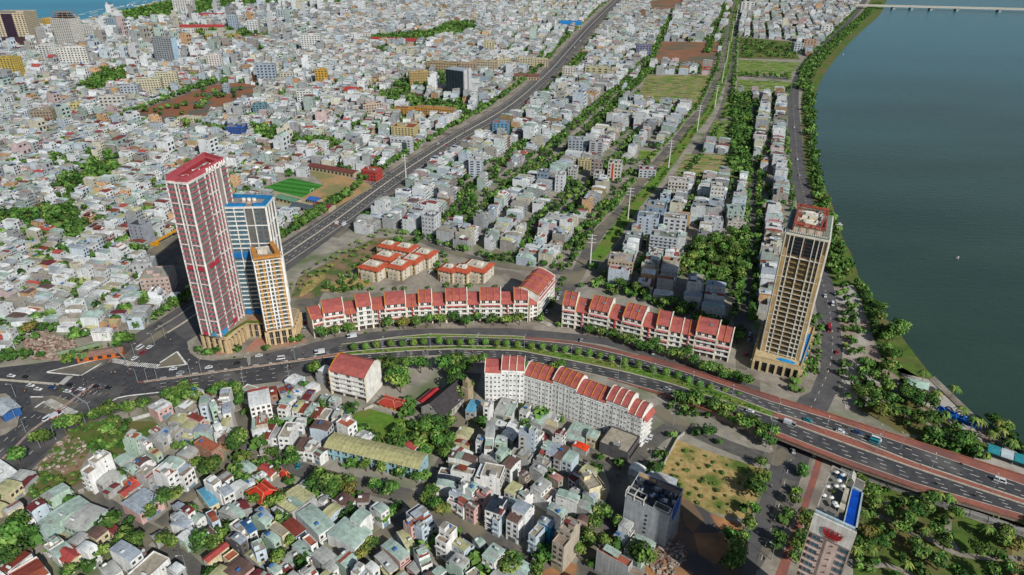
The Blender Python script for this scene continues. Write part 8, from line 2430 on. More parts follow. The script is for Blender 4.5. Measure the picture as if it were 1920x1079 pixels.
scat([(225, 28), (320, 8), (420, 4), (560, 2), (640, 4), (640, 12), (500, 12), (420, 22), (310, 40), (240, 44), (215, 30)], 700, 6, 10, 'tree', 'in the trees behind the beach')
scat([(180, 145), (230, 132), (240, 150), (190, 175), (140, 172)], 60, 5, 7, 'tree', 'left of the cream arched apartments')
scat([(350, 48), (480, 60), (520, 75), (380, 80), (330, 70)], 60, 5, 7, 'tree', 'around the red-roofed school')
scat([(250, 208), (400, 168), (470, 170), (400, 205), (340, 228)], 26, 3.5, 5.5, 'tree', 'on the bare lot')
along([(233, 212), (277, 198), (400, 157), (450, 150)], 12, 4, 6, 'tree', 'on the bare lot', off=(6, -4), keep=.8)
scat([(330, 225), (420, 228), (440, 245), (360, 245)], 30, 3.5, 5.5, 'tree', 'below the bare lot')
scat([(470, 235), (540, 250), (560, 265), (480, 262)], 36, 4, 6, 'tree', 'right of the blue-netted building')
scat([(560, 262), (620, 262), (640, 275), (560, 278)], 30, 4, 5.5, 'tree', 'right of the blue-netted building')
scat([(110, 345), (190, 300), (230, 305), (215, 330), (130, 370)], 30, 4, 6, 'tree', 'in the low quarter left of the towers')
scat([(0, 400), (140, 400), (150, 440), (60, 425), (0, 425)], 40, 4, 6, 'tree', 'in the low quarter left of the towers')
scat([(70, 480), (140, 470), (130, 500), (80, 505)], 16, 4, 6, 'tree', 'in the low quarter left of the towers')
along([(560, 455), (640, 400), (735, 330), (850, 255), (955, 190), (1030, 128), (1075, 75), (1140, 8)], 8, 3.8, 5.6, 'tree', 'along the verge of the highway', off=(19,), keep=.9, jit=2)
along([(900, 270), (960, 215), (1040, 140), (1090, 85), (1160, 5)], 8, 4, 5.6, 'tree', 'along the verge of the highway', off=(-17, -26), keep=.75, jit=2)
scat([(600, 540), (660, 512), (700, 525), (680, 545), (640, 552)], 26, 1.6, 2.6, 'tree', 'beside the villas'); along([(600, 550), (660, 545), (760, 545), (860, 540), (960, 540)], 8, 1.6, 2.8, 'tree', 'beside the villas', keep=.8)
along([(560, 545), (620, 505), (690, 462), (735, 440)], 8, 1.6, 2.6, 'palm', 'in the sandy strip left of the villas', off=(-2, 5, 11), keep=.8, jit=2)
along([(740, 455), (700, 485), (672, 505)], 7, 1.5, 2.5, 'tree', 'beside the villas', off=(-3,)); along([(905, 500), (930, 485), (960, 480)], 7, 2, 3, 'tree', 'beside the villas')
along([(745, 445), (790, 450), (830, 466), (880, 480), (925, 493), (975, 501), (1050, 512)], 7, 2.8, 4.4, 'tree', 'on the street behind the villas', off=(5,), keep=.85)
along([(820, 480), (830, 495), (822, 515)], 6, 2, 3, 'tree', 'on the street behind the villas', off=(-3, 4))
along([(1030, 608), (1052, 580), (1062, 560), (1075, 530)], 7, 2, 3, 'tree', 'in the street between the two terraces', off=(-8, 8), keep=.8)
along([(1150, 540), (1250, 570), (1330, 610), (1390, 640)], 7, 3.5, 5, 'tree', 'behind the straight right terrace', off=(0, -8), jit=3)
along([(655, 623), (720, 612), (800, 606)], 9, 1, 1.6, 'bush', 'in planters on the terrace pavement', off=(-6,), jit=.4)
scat([(1285, 840), (1425, 885), (1395, 965), (1300, 945), (1250, 895)], 34, .7, 1.7, 'bush', 'on the dry grass lot')
scat([(70, 880), (108, 835), (140, 818), (166, 838), (148, 875)], 12, .9, 2, 'bush', 'on the cleared plot at the lower left')
hl = l3([(x, (a + b) / 2) for (x, a), b in zip(LC, line_at(LD, [p[0] for p in LC]))], XS(655, 1440, 9))
for X, Y, s in TREE_SPOTS: T_(X, Y, s, 'tree', 'x')
KINDS = {'tree': [], 'topiary': [], 'palm': [], 'bush': [], 'roof': []}
for t in TREES: KINDS[t[3]].append(t)
FARP = []
def far_tree(x, y, r):
 v, l, s, m, c, ro = tr.choice(FARC)
 V = v.copy(); a = tr.uniform(0, 6.28); ca, sa_ = math.cos(a), math.sin(a); V2 = np.empty_like(V)
 V2[:, 0] = x + (V[:, 0] * ca - V[:, 1] * sa_) * r; V2[:, 1] = y + (V[:, 0] * sa_ + V[:, 1] * ca) * r; V2[:, 2] = (V[:, 2] + .85) * r
 c2 = c * tr.uniform(.6, 1.1)
 if tr.random() < .08: c2 = c2 * np.array([1.3, 1.05, 1.0])
 FARP.append((V2, l, s, m, c2.astype(np.float32), ro))
def seen(t):
 a, b = PX(t[0], t[1], t[2]); return -30 < a < 1950 and -20 < b < 1110
tl = [t for t in KINDS['tree'] if seen(t) and t[4] != 'x']
tl.sort(key=lambda t: -t[2] / math.hypot(t[0], t[1], 250))
near_t = tl[:292]; ns = set(id(t) for t in near_t)
for t in KINDS['tree']:
 if id(t) not in ns: far_tree(t[0], t[1], t[2])
o = bpy.data.objects.new('distant_trees', np_mesh('distant_trees', FARP)); COL.objects.link(o)
tag(o, 'trees scattered through the far quarters of the city', 'trees', kind='stuff')
LABELLED = []     # objects that still need a label: (object, text, group)
for x, y, r, k, where in near_t:
 ol = tr.random() < .06
 o = empty('tree', (x, y, 0), tr.uniform(0, 6.28))
 o['category'] = 'tree'
 LABELLED.append((o, ('yellowish' if ol else '') + ('large ' if r > 4.7 else 'small ' if r < 3.1 else '') + 'green tree ' + where, 'trees ' + where, x, y))
 h = r * tr.uniform(1.15, 1.4)
 inst('trunk', tr.choice(TRK_ME), o, (0, 0, 0), 0, (r, r, h))
 inst('crown', tr.choice(CRN_OL if ol else CRN_ME), o, (0, 0, h), 0, (r, r, r * tr.uniform(.95, 1.2)))
for k_, (x, y, r, k, where) in enumerate(KINDS['topiary']):
 o = empty('topiary_tree', (x, y, 0), tr.uniform(0, 6)); o['category'] = 'tree'
 LABELLED.append((o, 'clipped round tree in the grass median of the boulevard', 'clipped trees in the boulevard median', x, y))
 inst('trunk', TRK_ME[0], o, (0, 0, 0), 0, (1.6, 1.6, 2.4)); inst('crown', TOPI[k_ % 3], o, (0, 0, 3.7), 0, (r, r, r * .98))
for x, y, r, k, where in KINDS['palm']:
 o = empty('palm_tree', (x, y, 0), tr.uniform(0, 6)); o['category'] = 'palm tree'; h = r * tr.uniform(1.5, 2.1)
 LABELLED.append((o, 'palm tree ' + where, 'palm trees ' + where, x, y))
 inst('trunk', PTRK, o, (0, 0, 0), 0, (r * 2, r * 2, h)); inst('crown', tr.choice(PALM), o, (r * .05, r * .03, h), 0, (r, r, r))
for x, y, r, k, where in KINDS['bush']:
 o = inst('bush', tr.choice(CRN_ME), None, (x, y, r * .5), tr.uniform(0, 6), (r, r, r)); o['category'] = 'bush'
 LABELLED.append((o, 'green bush ' + where, 'bushes ' + where, x, y))
for x, y, r, k, z in KINDS['roof']:
 o = inst('potted_shrub', tr.choice(CRN_ME), None, (x, y, z + r * .7), tr.uniform(0, 6), (r, r, r * 1.1)); o['category'] = 'shrub'
 LABELLED.append((o, 'green shrub on the roof terrace of the pink hotel', 'shrubs on the hotel roof terrace', x, y))
# clipped hedge along the median, counted by nobody
hm = MB()
for (x, y, z) in hl:
 if tr.random() < .8:
  hm.box(x, y, z + .22, 3.2, .8, .55, LEAF, tr.choice(LC1))
o = hm.build('hedge'); tag(o, 'low clipped hedge pieces in the boulevard median', 'hedge', kind='stuff')
print('trees', {k: len(v) for k, v in KINDS.items()}, 'far', len(FARP))
# ------------------------------------------------------------------ vehicles
def car_parts(col, kind='car'):
 c = lin(col)
 L, Wd, H, cb = {'car': (4.5, 1.85, 1.0, (-.25, 2.5, .55)), 'van': (5.4, 2.0, 1.25, (-.2, 4.6, .95)), 'bus': (9.5, 2.5, 1.5, (0, 9.1, 1.5)), 'truck': (6.6, 2.2, 1.1, (2.2, 1.9, 1.3))}[kind]
 b = MB()
 q = [(-L / 2, .35), (-L / 2, H * .8), (-L / 2 + .25, H), (L * .28, H), (L / 2 - .15, H * .78), (L / 2, H * .6), (L / 2, .35)]
 for s in (-1, 1):
  pts = [(x, s * Wd / 2, z) for x, z in q]
  b.poly(pts if s < 0 else pts[::-1], CARP, c)
 for i in range(len(q)):
  a, e = q[i], q[(i + 1) % len(q)]
  b.poly([(a[0], -Wd / 2, a[1]), (a[0], Wd / 2, a[1]), (e[0], Wd / 2, e[1]), (e[0], -Wd / 2, e[1])], CARP, c)
 if kind == 'truck': b.box(-1.1, 0, 1.1, 4.2, 2.2, 1.7, CARP, lin('b8bcc0'))
 g = MB(); x, l, h = cb; t = .78 if kind == 'car' else .97
 lo = [(x - l / 2, -Wd / 2 + .08), (x + l / 2, -Wd / 2 + .08), (x + l / 2, Wd / 2 - .08), (x - l / 2, Wd / 2 - .08)]
 hi = [(x + (a - x) * t, b_ * .86) for a, b_ in lo]
 for i in range(4):
  j = (i + 1) % 4
  g.poly([(*lo[i], H), (*lo[j], H), (*hi[j], H + h), (*hi[i], H + h)], GLASS, lin('1c2226'))
 r = MB(); r.prism(hi, H + h, H + h + .06, CARP, c)
 w = MB(); w.tube((0, -.11, .33), (0, .11, .33), .33, STEEL, lin('202020'), 8)
 hl_ = MB(); hl_.box(0, 0, 0, .08, .4, .18, STEEL, lin('e8e6da')); tl_ = MB(); tl_.box(0, 0, 0, .08, .35, .2, STEEL, lin('8a1a1a'))
 return {'body': b.mesh('body'), 'window_glass': g.mesh('window_glass'), 'roof': r.mesh('roof'), 'wheel': w.mesh('wheel'), 'headlight': hl_.mesh('headlight'), 'tail_light': tl_.mesh('tail_light')}, L, Wd
CARM = {}
CN = {'w': ('c9cbcc', 'white'), 'k': ('1d2023', 'black'), 's': ('8f9496', 'silver'), 'r': ('8c1e1e', 'red'), 't': ('1f7f8c', 'teal'), 'b': ('24406c', 'dark blue'), 'g': ('5c6e3c', 'green'), 'o': ('a8622c', 'orange')}
def vehicle(px, py, to, col, kind, where, z=0.0, grp='vehicles on the roads'):
 x, y = P(px, py, z); x2, y2 = P(*to, z)
 if (col, kind) not in CARM: CARM[(col, kind)] = car_parts(CN[col][0], kind)
 M_, L, Wd = CARM[(col, kind)]
 o = empty({'car': 'parked_car' if 'parked' in where else 'car'}.get(kind, kind), (x, y, z + .2), math.atan2(y2 - y, x2 - x))
 o['category'] = kind
 LABELLED.append((o, CN[col][1] + ' ' + kind + ' ' + where, grp, x, y))
 for k in ('body', 'window_glass', 'roof'): inst(k, M_[k], o)
 for a in (-L * .31, L * .31):
  for s in (-1, 1): inst('wheel', M_['wheel'], o, (a, s * (Wd / 2 - .1), 0))
 for s in (-1, 1):
  inst('headlight', M_['headlight'], o, (L / 2, s * Wd * .34, .55)); inst('tail_light', M_['tail_light'], o, (-L / 2, s * Wd * .34, .6))
JW = 'at the road junction left of the towers'
for v in [(22, 707, 'w', 'car'), (49, 709, 'k', 'car'), (58, 725, 'w', 'car'), (72, 732, 'w', 'car'), (98, 729, 'b', 'car'), (132, 724, 'k', 'car'), (120, 734, 'g', 'car'), (127, 736, 'w', 'car'), (153, 732, 'w', 'car'), (181, 727, 'k', 'car'), (205, 729, 'k', 'car')]:
 vehicle(v[0], v[1], (v[0] + 10, v[1] + 1.3), v[2], v[3], JW)
for v in [(263, 654, 'w', 'van'), (281, 653, 'w', 'car'), (268, 663, 'r', 'car'), (253, 674, 'w', 'car'), (90, 787, 'w', 'van'), (105, 782, 'r', 'truck'), (112, 778, 'w', 'car')]:
 vehicle(v[0], v[1], (v[0] + 10, v[1] - 6.4), v[2], v[3], 'on the highway beside the junction')
for v in [(325, 694, 'w', 'car'), (339, 701, 's', 'car'), (392, 691, 'w', 'car'), (444, 683, 'k', 'car'), (486, 669, 'w', 'car'), (527, 674, 'w', 'van'), (600, 663, 'w', 'truck'), (660, 633, 'w', 'truck'), (765, 641, 's', 'car'), (903, 641, 's', 'car')]:
 vehicle(v[0], v[1], (v[0] - 10, v[1] + 1.4), v[2], v[3], 'on the boulevard in front of the towers and terraces', grp='vehicles on the boulevard')
for v in [(1406, 773, 'w', 'car'), (1480, 797, 's', 'truck'), (1514, 790, 't', 'car'), (1575, 811, 'w', 'car'), (1607, 813, 'b', 'car'), (1642, 826, 'w', 'van'), (1639, 831, 't', 'van'), (1874, 904, 'w', 'van'), (1250, 731, 's', 'car')]:
 vehicle(v[0], v[1], (v[0] + 10, v[1] + 3.4), v[2], v[3], 'on the bridge and its ramp', zdeck(v[0]), 'vehicles on the bridge and its ramp')
for v in [(1547, 557, 'w', 'car'), (1561, 572, 'w', 'van'), (1554, 618, 'r', 'bus'), (1487, 848, 's', 'car'), (1499, 330, 's', 'car'), (1489, 240, 'w', 'car'), (1490, 200, 's', 'car'), (1502, 143, 'w', 'car'), (1507, 137, 'w', 'car'), (1530, 110, 's', 'car'), (1550, 85, 's', 'car'), (1569, 663, 'r', 'car'), (1495, 300, 'w', 'car')]:
 vehicle(v[0], v[1], (v[0] + 1, v[1] + 10), v[2], v[3], 'on the river road', grp='vehicles on the river road')
for v in [(1025, 586, 'w', 'car'), (1046, 561, 'w', 'car'), (1050, 552, 's', 'car'), (572, 618, 's', 'car'), (573, 606, 'r', 'car'), (1406, 628, 'w', 'car'), (1398, 665, 'r', 'car'), (1403, 640, 's', 'car'), (1213, 827, 'w', 'car'), (1220, 822, 'w', 'car'), (806, 512, 'w', 'car'), (882, 728, 'r', 'car'), (560, 876, 't', 'car'), (505, 873, 'w', 'car'), (522, 878, 's', 'car'), (241, 981, 'k', 'car'), (1001, 1052, 'w', 'car'), (470, 845, 's', 'van'), (745, 782, 'k', 'car'), (1090, 640, 's', 'car'), (1225, 663, 'w', 'van'), (316, 1020, 'r', 'car')]:
 vehicle(v[0], v[1], (v[0] + 4, v[1] - 10), v[2], v[3], 'parked in a side street', grp='cars in the side streets')
hr2 = random.Random(9)
for k in range(34):
 i = hr2.randrange(len(hwl) - 2); p = hwl[i]
 if p[1] < 420 or p[1] > 1900: continue
 q = hwl[i + 1]; dx, dy = q[0] - p[0], q[1] - p[1]; l = math.hypot(dx, dy); off = hr2.choice((-13, -9, -5.5, -3, 3, 6, 9, 13))
 a = PX(p[0] - dy / l * off, p[1] + dx / l * off); b = PX(q[0] - dy / l * off, q[1] + dx / l * off)
 vehicle(a[0], a[1], b, hr2.choice('wwsskrbto'), hr2.choice(('car', 'car', 'car', 'van', 'truck', 'bus')), 'on the highway', grp='vehicles on the highway')
# motorbikes with riders
mb_ = MB(); mb_.box(0, 0, .35, 1.2, .28, .45, STEEL, lin('3a3c40')); mb_.tube((.5, 0, .3), (.65, 0, 1.0), .07, STEEL, lin('2a2a2a'), 4); mb_.tube((.62, -.3, 1.0), (.62, .3, 1.0), .04, STEEL, lin('2a2a2a'), 4); mb_.box(-.3, 0, .8, .7, .3, .12, STEEL, lin('1a1a1a'))
mbw = MB(); mbw.tube((0, -.06, .3), (0, .06, .3), .3, STEEL, lin('181818'), 8)
MBB, MBW = mb_.mesh('frame'), mbw.mesh('wheel')
def rider_mesh(col):
 # one skinned body: seated, hands on the bars
 bm_v = [(-.2, 0, .98, .17), (-.12, 0, 1.3, .17), (-.05, 0, 1.52, .1), (0, 0, 1.66, .115), (.02, 0, 1.78, .09), (-.1, .2, 1.46, .075), (.2, .3, 1.2, .05), (.5, .25, 1.08, .04), (-.1, -.2, 1.46, .075), (.2, -.3, 1.2, .05), (.5, -.25, 1.08, .04),
   (-.15, .12, .95, .11), (.28, .2, .9, .09), (.15, .2, .45, .06), (.3, .2, .4, .05), (-.15, -.12, .95, .11), (.28, -.2, .9, .09), (.15, -.2, .45, .06), (.3, -.2, .4, .05)]
 ed = [(0, 1), (1, 2), (2, 3), (3, 4), (1, 5), (5, 6), (6, 7), (1, 8), (8, 9), (9, 10), (0, 11), (11, 12), (12, 13), (13, 14), (0, 15), (15, 16), (16, 17), (17, 18)]
 m = MB(); cc = lin(col); dk = lin('2c2e38'); sk = lin('8a6048'); hm_ = lin('c8c8c4')
 for a, b in ed:
  A, B = bm_v[a], bm_v[b]
  c = hm_ if 4 in (a, b) else sk if b in (7, 10) else dk if max(a, b) > 10 else cc
  m.tube(A[:3], B[:3], A[3], STEEL if 4 in (a, b) else PAINT, c, 7, B[3])
 return m.mesh('person')
RID = [rider_mesh(c) for c in ('7a2c34', '4c6a8c', 'a8a49a', '3c4a3c', 'b07040')]
RCN = ['dark red', 'blue', 'pale grey', 'dark green', 'orange']
def bike(px, py, to, where, z=0):
 x, y = P(px, py, z); x2, y2 = P(*to, z); a = math.atan2(y2 - y, x2 - x)
 o = empty('motorbike', (x, y, z + .17), a); o['category'] = 'motorbike'; LABELLED.append((o, 'dark motorbike ridden ' + where, 'motorbikes ' + where, x, y))
 inst('frame', MBB, o); inst('wheel', MBW, o, (-.6, 0, 0)); inst('wheel', MBW, o, (.6, 0, 0))
 k = hr2.randrange(5)
 p = inst('person', RID[k], None, (x, y, z + .17), a); p['category'] = 'person'; LABELLED.append((p, 'rider in %s top and pale helmet %s' % (RCN[k], where), 'motorbike riders', x, y))
for x, y in [(137, 742), (142, 738), (155, 740), (160, 742), (167, 736), (172, 739), (183, 737), (210, 702), (217, 702), (238, 731), (248, 733), (290, 729), (307, 723), (316, 719), (48, 737), (158, 715), (231, 664), (262, 681), (202, 742), (176, 713), (157, 745), (163, 732)]:
 bike(x, y, (x + 8, y - 5), 'through the junction')
for x, y in [(340, 716), (353, 717), (358, 717), (399, 709), (432, 714), (364, 723), (440, 672), (502, 667), (380, 719)]: bike(x, y, (x - 10, y + 1), 'along the boulevard')
for x, y in [(1341, 762), (1370, 774), (1586, 803), (1705, 842), (1801, 872), (1754, 909), (1826, 931), (994, 676), (865, 663)]: bike(x, y, (x + 10, y + 3.2), 'on the bridge road', zdeck(x))
for x, y in [(1541, 600), (1545, 606), (1546, 623), (1502, 849), (1482, 845), (1446, 914), (1445, 980), (1434, 1049), (1572, 623), (1543, 630), (1560, 640)]: bike(x, y, (x + 1, y - 10), 'on the river road')
for x, y in [(1158, 893), (1163, 881), (1120, 1060), (820, 880), (790, 945), (460, 815), (300, 1010)]: bike(x, y, (x + 5, y - 8), 'in the side streets')
for k in range(34):
 x, y = hr2.uniform(40, 300), hr2.uniform(692, 760)
 if inpoly(x, y, J): bike(x, y, (x + hr2.choice((-8, 8)), y + hr2.choice((-4, 3))), 'through the junction')
for k in range(26):
 x = hr2.uniform(320, 900); y = float(np.interp(x, [p[0] for p in LC], [p[1] for p in LC])); bike(x, y + hr2.choice((-8, -5, 7, 10, 13)), (x - 10, y), 'along the boulevard')
for k in range(26):
 p = hwl[hr2.randrange(8, 60)]; a = PX(p[0] + hr2.uniform(-12, 12), p[1]); bike(a[0], a[1], (a[0] + 10, a[1] - 7), 'along the highway')
# ------------------------------------------------------------------ street lamps, masts, sign gantries
lp = MB(); lp.tube((0, 0, 0), (0, 0, 9.5), .16, STEEL, lin('8c9294'), 6, .09); LPP = lp.mesh('pole')
la_ = MB(); la_.tube((0, 0, 9.3), (1.9, 0, 9.9), .07, STEEL, lin('8c9294'), 5); LPA = la_.mesh('arm')
lh = MB(); lh.box(2.1, 0, 9.83, .9, .34, .16, STEEL, lin('c9cccc')); LPH = lh.mesh('lamp_head')
def lamp(px, py, ang, where, z=0, double=False):
 x, y = P(px, py, z); o = empty('street_lamp', (x, y, z), ang); o['category'] = 'street lamp'
 LABELLED.append((o, 'grey ' + ('double-armed' if double else 'single-armed') + ' street lamp ' + where, 'street lamps ' + where, x, y))
 inst('pole', LPP, o, (0, 0, 0)); inst('lamp_head', LPH, inst('arm', LPA, o))
 if double: inst('lamp_head', LPH, inst('arm', LPA, o, (0, 0, 0), math.pi))
for x, y in [(718, 659), (807, 653), (896, 652), (983, 655), (1071, 673), (1163, 693), (1225, 710), (1297, 726), (1371, 752), (1457, 778)]: lamp(x, y, math.radians(75), 'in the boulevard median', zdeck(x) + .2, True)
for x, y in [(1547, 812), (1642, 846), (1745, 883), (1860, 922)]: lamp(x, y, math.radians(62), 'in the middle of the bridge', 6.5, True)
for x, y in [(378, 701), (467, 690), (554, 678), (357, 703)]: lamp(x, y, math.radians(80), 'on the red strip of the boulevard', .3, True)
for x, y in [(457, 722), (543, 714), (1158, 706 + 9), (1443, 816), (1650, 828), (1688, 798 + 45)]: lamp(x, y, math.radians(100), 'at the road edge below the boulevard' if x < 1400 else 'at the bridge parapet', zdeck(x) if x > 1200 else 0)
for x, y in [(258, 716), (31, 788), (49, 780 + 32), (105, 768 + 57), (162, 798), (76, 840), (295, 712), (277, 716), (30, 690 + 55), (160, 700 - 13), (290, 648), (310, 634), (253, 670)]: lamp(x, y, math.radians(30 if x % 2 else 200), 'around the road junction')
for x, y in [(1433, 853), (1447, 872), (1489, 960), (1446, 1050), (1263, 770)]: lamp(x, y, math.radians(150), 'beside the river road below the bridge')
for x, y in [(1262, 800), (1312, 740), (868, 775), (498, 880), (350, 1070), (1218, 868)]: lamp(x, y, math.radians(200), 'in the lanes below the boulevard')
for k in range(3, 60, 3):
 i = k * 2 + 14
 if i < len(hwl) and 400 < hwl[i][1] < 1500:
  a = PX(*hwl[i]); lamp(a[0], a[1], math.radians(-18), 'along the middle of the highway', .4, True)
def gantry(px, py, ang, L, where):
 x, y = P(px, py); o = empty('sign_gantry', (x, y, 0), ang); tag(o, 'grey cantilever sign gantry with lattice arm ' + where, 'sign gantry')
 m = MB(); m.tube((0, 0, 0), (0, 0, 7.5), .25, STEEL, lin('7c8284'), 6); m.build('post', o)
 m = MB()
 for z in (6.2, 7.4): m.tube((0, 0, z), (L, 0, z), .14, STEEL, lin('7c8284'), 4)
 for k in range(int(L / 1.2)): m.tube((k * 1.2, 0, 6.2), (k * 1.2 + 1.2, 0, 7.4), .09, STEEL, lin('7c8284'), 4)
 m.build('arm', o)
gantry(170, 775, math.radians(148), 20, 'over the highway at the zebra crossing'); gantry(238, 688, math.radians(138), 20, 'over the highway beside the orange shopfront')
def mast(b, t, where):
 x, y = P(*b); h = 10
 while PX(x, y, h)[1] > t and h < 60: h += .5
 o = empty('power_mast', (x, y, 0), math.radians(-10)); tag(o, 'tall white steel power mast with short cross-arms, ' + where, 'power mast')
 m = MB(); m.tube((0, 0, 0), (0, 0, h), .75, PAINT, lin('c9cac4'), 8, .4); m.build('pole', o)
 for k in range(3):
  m = MB(); z = h - 1 - k * 3.2; m.tube((-3.6, 0, z), (3.6, 0, z), .28, PAINT, lin('c4c5c0'), 5); m.build('cross_arm', o)
for b, t, w in [((1106, 503), 440, 'nearest to the roundabout'), ((1177, 412), 352, 'second up the avenue'), ((1253, 317), 264, 'third up the avenue'), ((1307, 246), 198, 'fourth up the avenue'), ((1340, 202), 160, 'fifth up the avenue'), ((1353, 160), 118, 'sixth up the avenue'), ((1362, 118), 78, 'seventh up the avenue'), ((1371, 78), 40, 'eighth up the avenue'), ((1380, 40), 8, 'farthest at the top'), ((762, 345), 290, 'beside the highway')]:
 mast(b, t, w)
# boom of a yellow crane lying over the lot left of the tall tower
o = empty('crane', (*P(297, 452), 0), 0); tag(o, 'yellow crane boom reaching over the shaded lot left of the tallest tower', 'crane')
m = MB(); a0, b0 = P(290, 455, 3), P(338, 432, 6); c0 = P(297, 452)
m.tube((a0[0] - c0[0], a0[1] - c0[1], 3), (b0[0] - c0[0], b0[1] - c0[1], 8), 1.0, PAINT, lin('c08a1c'), 4); m.build('boom', o)
m = MB(); m.box(a0[0] - c0[0], a0[1] - c0[1], .3, 7, 3, 2.6, PAINT, lin('b8861c')); m.build('chassis', o)
# ------------------------------------------------------------------ riverside things
o = empty('arch_sculpture', (*P(1797, 784), 0), math.radians(-48)); tag(o, 'row of bright blue hoop arches on the promenade by the water', 'sculpture')
for k in range(7):
 m = MB(); cy = (k % 2 - .5) * 3; x0 = -9 + k * 3; pv = None
 for j in range(9):
  a = math.pi * j / 8; q = (x0 + math.cos(a) * 2.4, cy + (j - 4) * .15, math.sin(a) * 3.4)
  if pv: m.tube(pv, q, .42, PAINT, lin('1f78d0'), 5)
  pv = q
 m.build('arch', o)
m = MB(); m.box(0, 0, 0, 22, 7, .35, PAINT, lin('1a5aa8')); m.build('base', o)
o = empty('boat_pavilion', (*P(1897, 866), 0), math.radians(-35)); tag(o, 'teal and white pavilion roof at the right edge above the bridge', 'pavilion')
for k in range(4):
 m = MB(); m.box(-9 + k * 6, 0, 3.4, 5.6, 8, .5, PAINT, lin('2a8a94' if k % 2 == 0 else 'b8c4c8'), bottom=True); m.build('roof_panel', o)
m = MB()
for a in (-11, 0, 11):
 for b in (-3, 3): m.cyl(a, b, 0, .2, 3.4, STEEL, lin('8c9294'), 6)
m.build('post', o)
o = empty('canopy', (*P(1717, 728), 0), math.radians(-25)); tag(o, 'pale mint tent canopy on the riverside plaza', 'canopy')
m = MB(); q = [(-6, -4.5), (6, -4.5), (7, 4.5), (-5, 5.5)]
for i in range(4): m.poly([(*q[i], 3.2), (*q[(i + 1) % 4], 3.2), (0, 0, 4.6)], PAINT, lin('a8c4b4'))
m.build('roof', o)
m = MB()
for a, b in q: m.cyl(a * .95, b * .95, 0, .12, 3.2, STEEL, lin('9a9a98'), 5)
m.build('post', o)
o = empty('pergola', (*P(1740, 750), 0), math.radians(-42)); tag(o, 'brown timber pergola beside the pale mint tent canopy', 'pergola')
m = MB()
for k in range(15): m.box(0, -8 + k * 1.15, 3, 9, .25, .3, PAINT, lin('6a6048'), bottom=True)
for a in (-4, 0, 4): m.box(a, 0, 2.8, .3, 17, .25, PAINT, lin('5c543e'), bottom=True)
m.build('roof_slats', o)
m = MB()
for a in (-4, 4):
 for b in (-8, 0, 8): m.box(a, b, 0, .3, .3, 2.9, PAINT, lin('5c543e'))
m.build('post', o)
o = empty('fence_wall', (*P(1640, 905), 0), 0); tag(o, 'long grey roofed boundary wall between the bridge and the park', 'wall')
l = W([(1575, 880), (1650, 905), (1750, 942), (1850, 978), (1960, 1015)], 6); c0 = o.location
m = MB()
for a, b in zip(l[:-1], l[1:]):
 an = math.atan2(b[1] - a[1], b[0] - a[0]); m.box((a[0] + b[0]) / 2 - c0.x, (a[1] + b[1]) / 2 - c0.y, 0, math.dist(a, b) - .3, 3.2, 2.4, PAINT, lin('8f8e8a'), an)
m.build('panel', o)
def lowwall(px, h, w, col, label):
 l = PP(px); o = empty('garden_wall', (*l[0], 0)); tag(o, label, 'wall'); m = MB()
 for a, b in zip(l[:-1], l[1:]): m.box((a[0] + b[0]) / 2 - l[0][0], (a[1] + b[1]) / 2 - l[0][1], 0, math.dist(a, b), w, h, PAINT, lin(col), math.atan2(b[1] - a[1], b[0] - a[0]))
 m.build('wall', o)
lowwall([(683, 770), (700, 763), (765, 783), (790, 795)], 1.8, .4, 'b0aca0', 'pale wall along the upper edge of the school lawn')
lowwall([(1234, 895), (1250, 862), (1270, 825), (1283, 815)], 2.2, .4, 'a8a59c', 'grey site wall at the left edge of the dry grass lot')
lowwall([(247, 790), (300, 775), (325, 768)], 2.2, .4, 'b5b5b0', 'white wall above the lower left houses')
def boat(px, col, label, s=1.0):
 o = empty('boat', (*P(*px), .1), R.uniform(0, 3)); tag(o, label, 'boat'); m = MB()
 q = [(-3 * s, -.9), (2 * s, -.9), (3.4 * s, 0), (2 * s, .9), (-3 * s, .9)]
 m.prism(q, 0, .8, PAINT, lin(col)); m.build('hull', o); m = MB(); m.box(-.6, 0, .8, 2.4 * s, 1.4, 1.2, PAINT, lin('c8c8c0')); m.build('cabin', o)
boat((1627, 60), '3c4a50', 'small dark boat on the river near the far bridge'); boat((1581, 103), 'c4c4bc', 'white boat moored at the river bank, top right', 1.6); boat((1572, 422), 'c8c8c4', 'white boat moored beside the bank right of the beige tower', 1.2); boat((1794, 485), 'd0d0cc', 'tiny white boat in the middle of the river', .4)
# football goals and posts
for px in ((514, 345), (585, 360)):
 o = empty('football_goal', (*P(*px), .2), math.radians(70)); tag(o, 'white goal frame at the %s end of the striped football pitch' % ('upper left' if px[0] < 550 else 'lower right'), 'football goal')
 m = MB()
 for x in (-3, 3): m.box(x, 0, 0, .25, .25, 2.4, PAINT, WHT)
 m.box(0, 0, 2.4, 6.25, .25, .25, PAINT, WHT); m.build('frame', o)
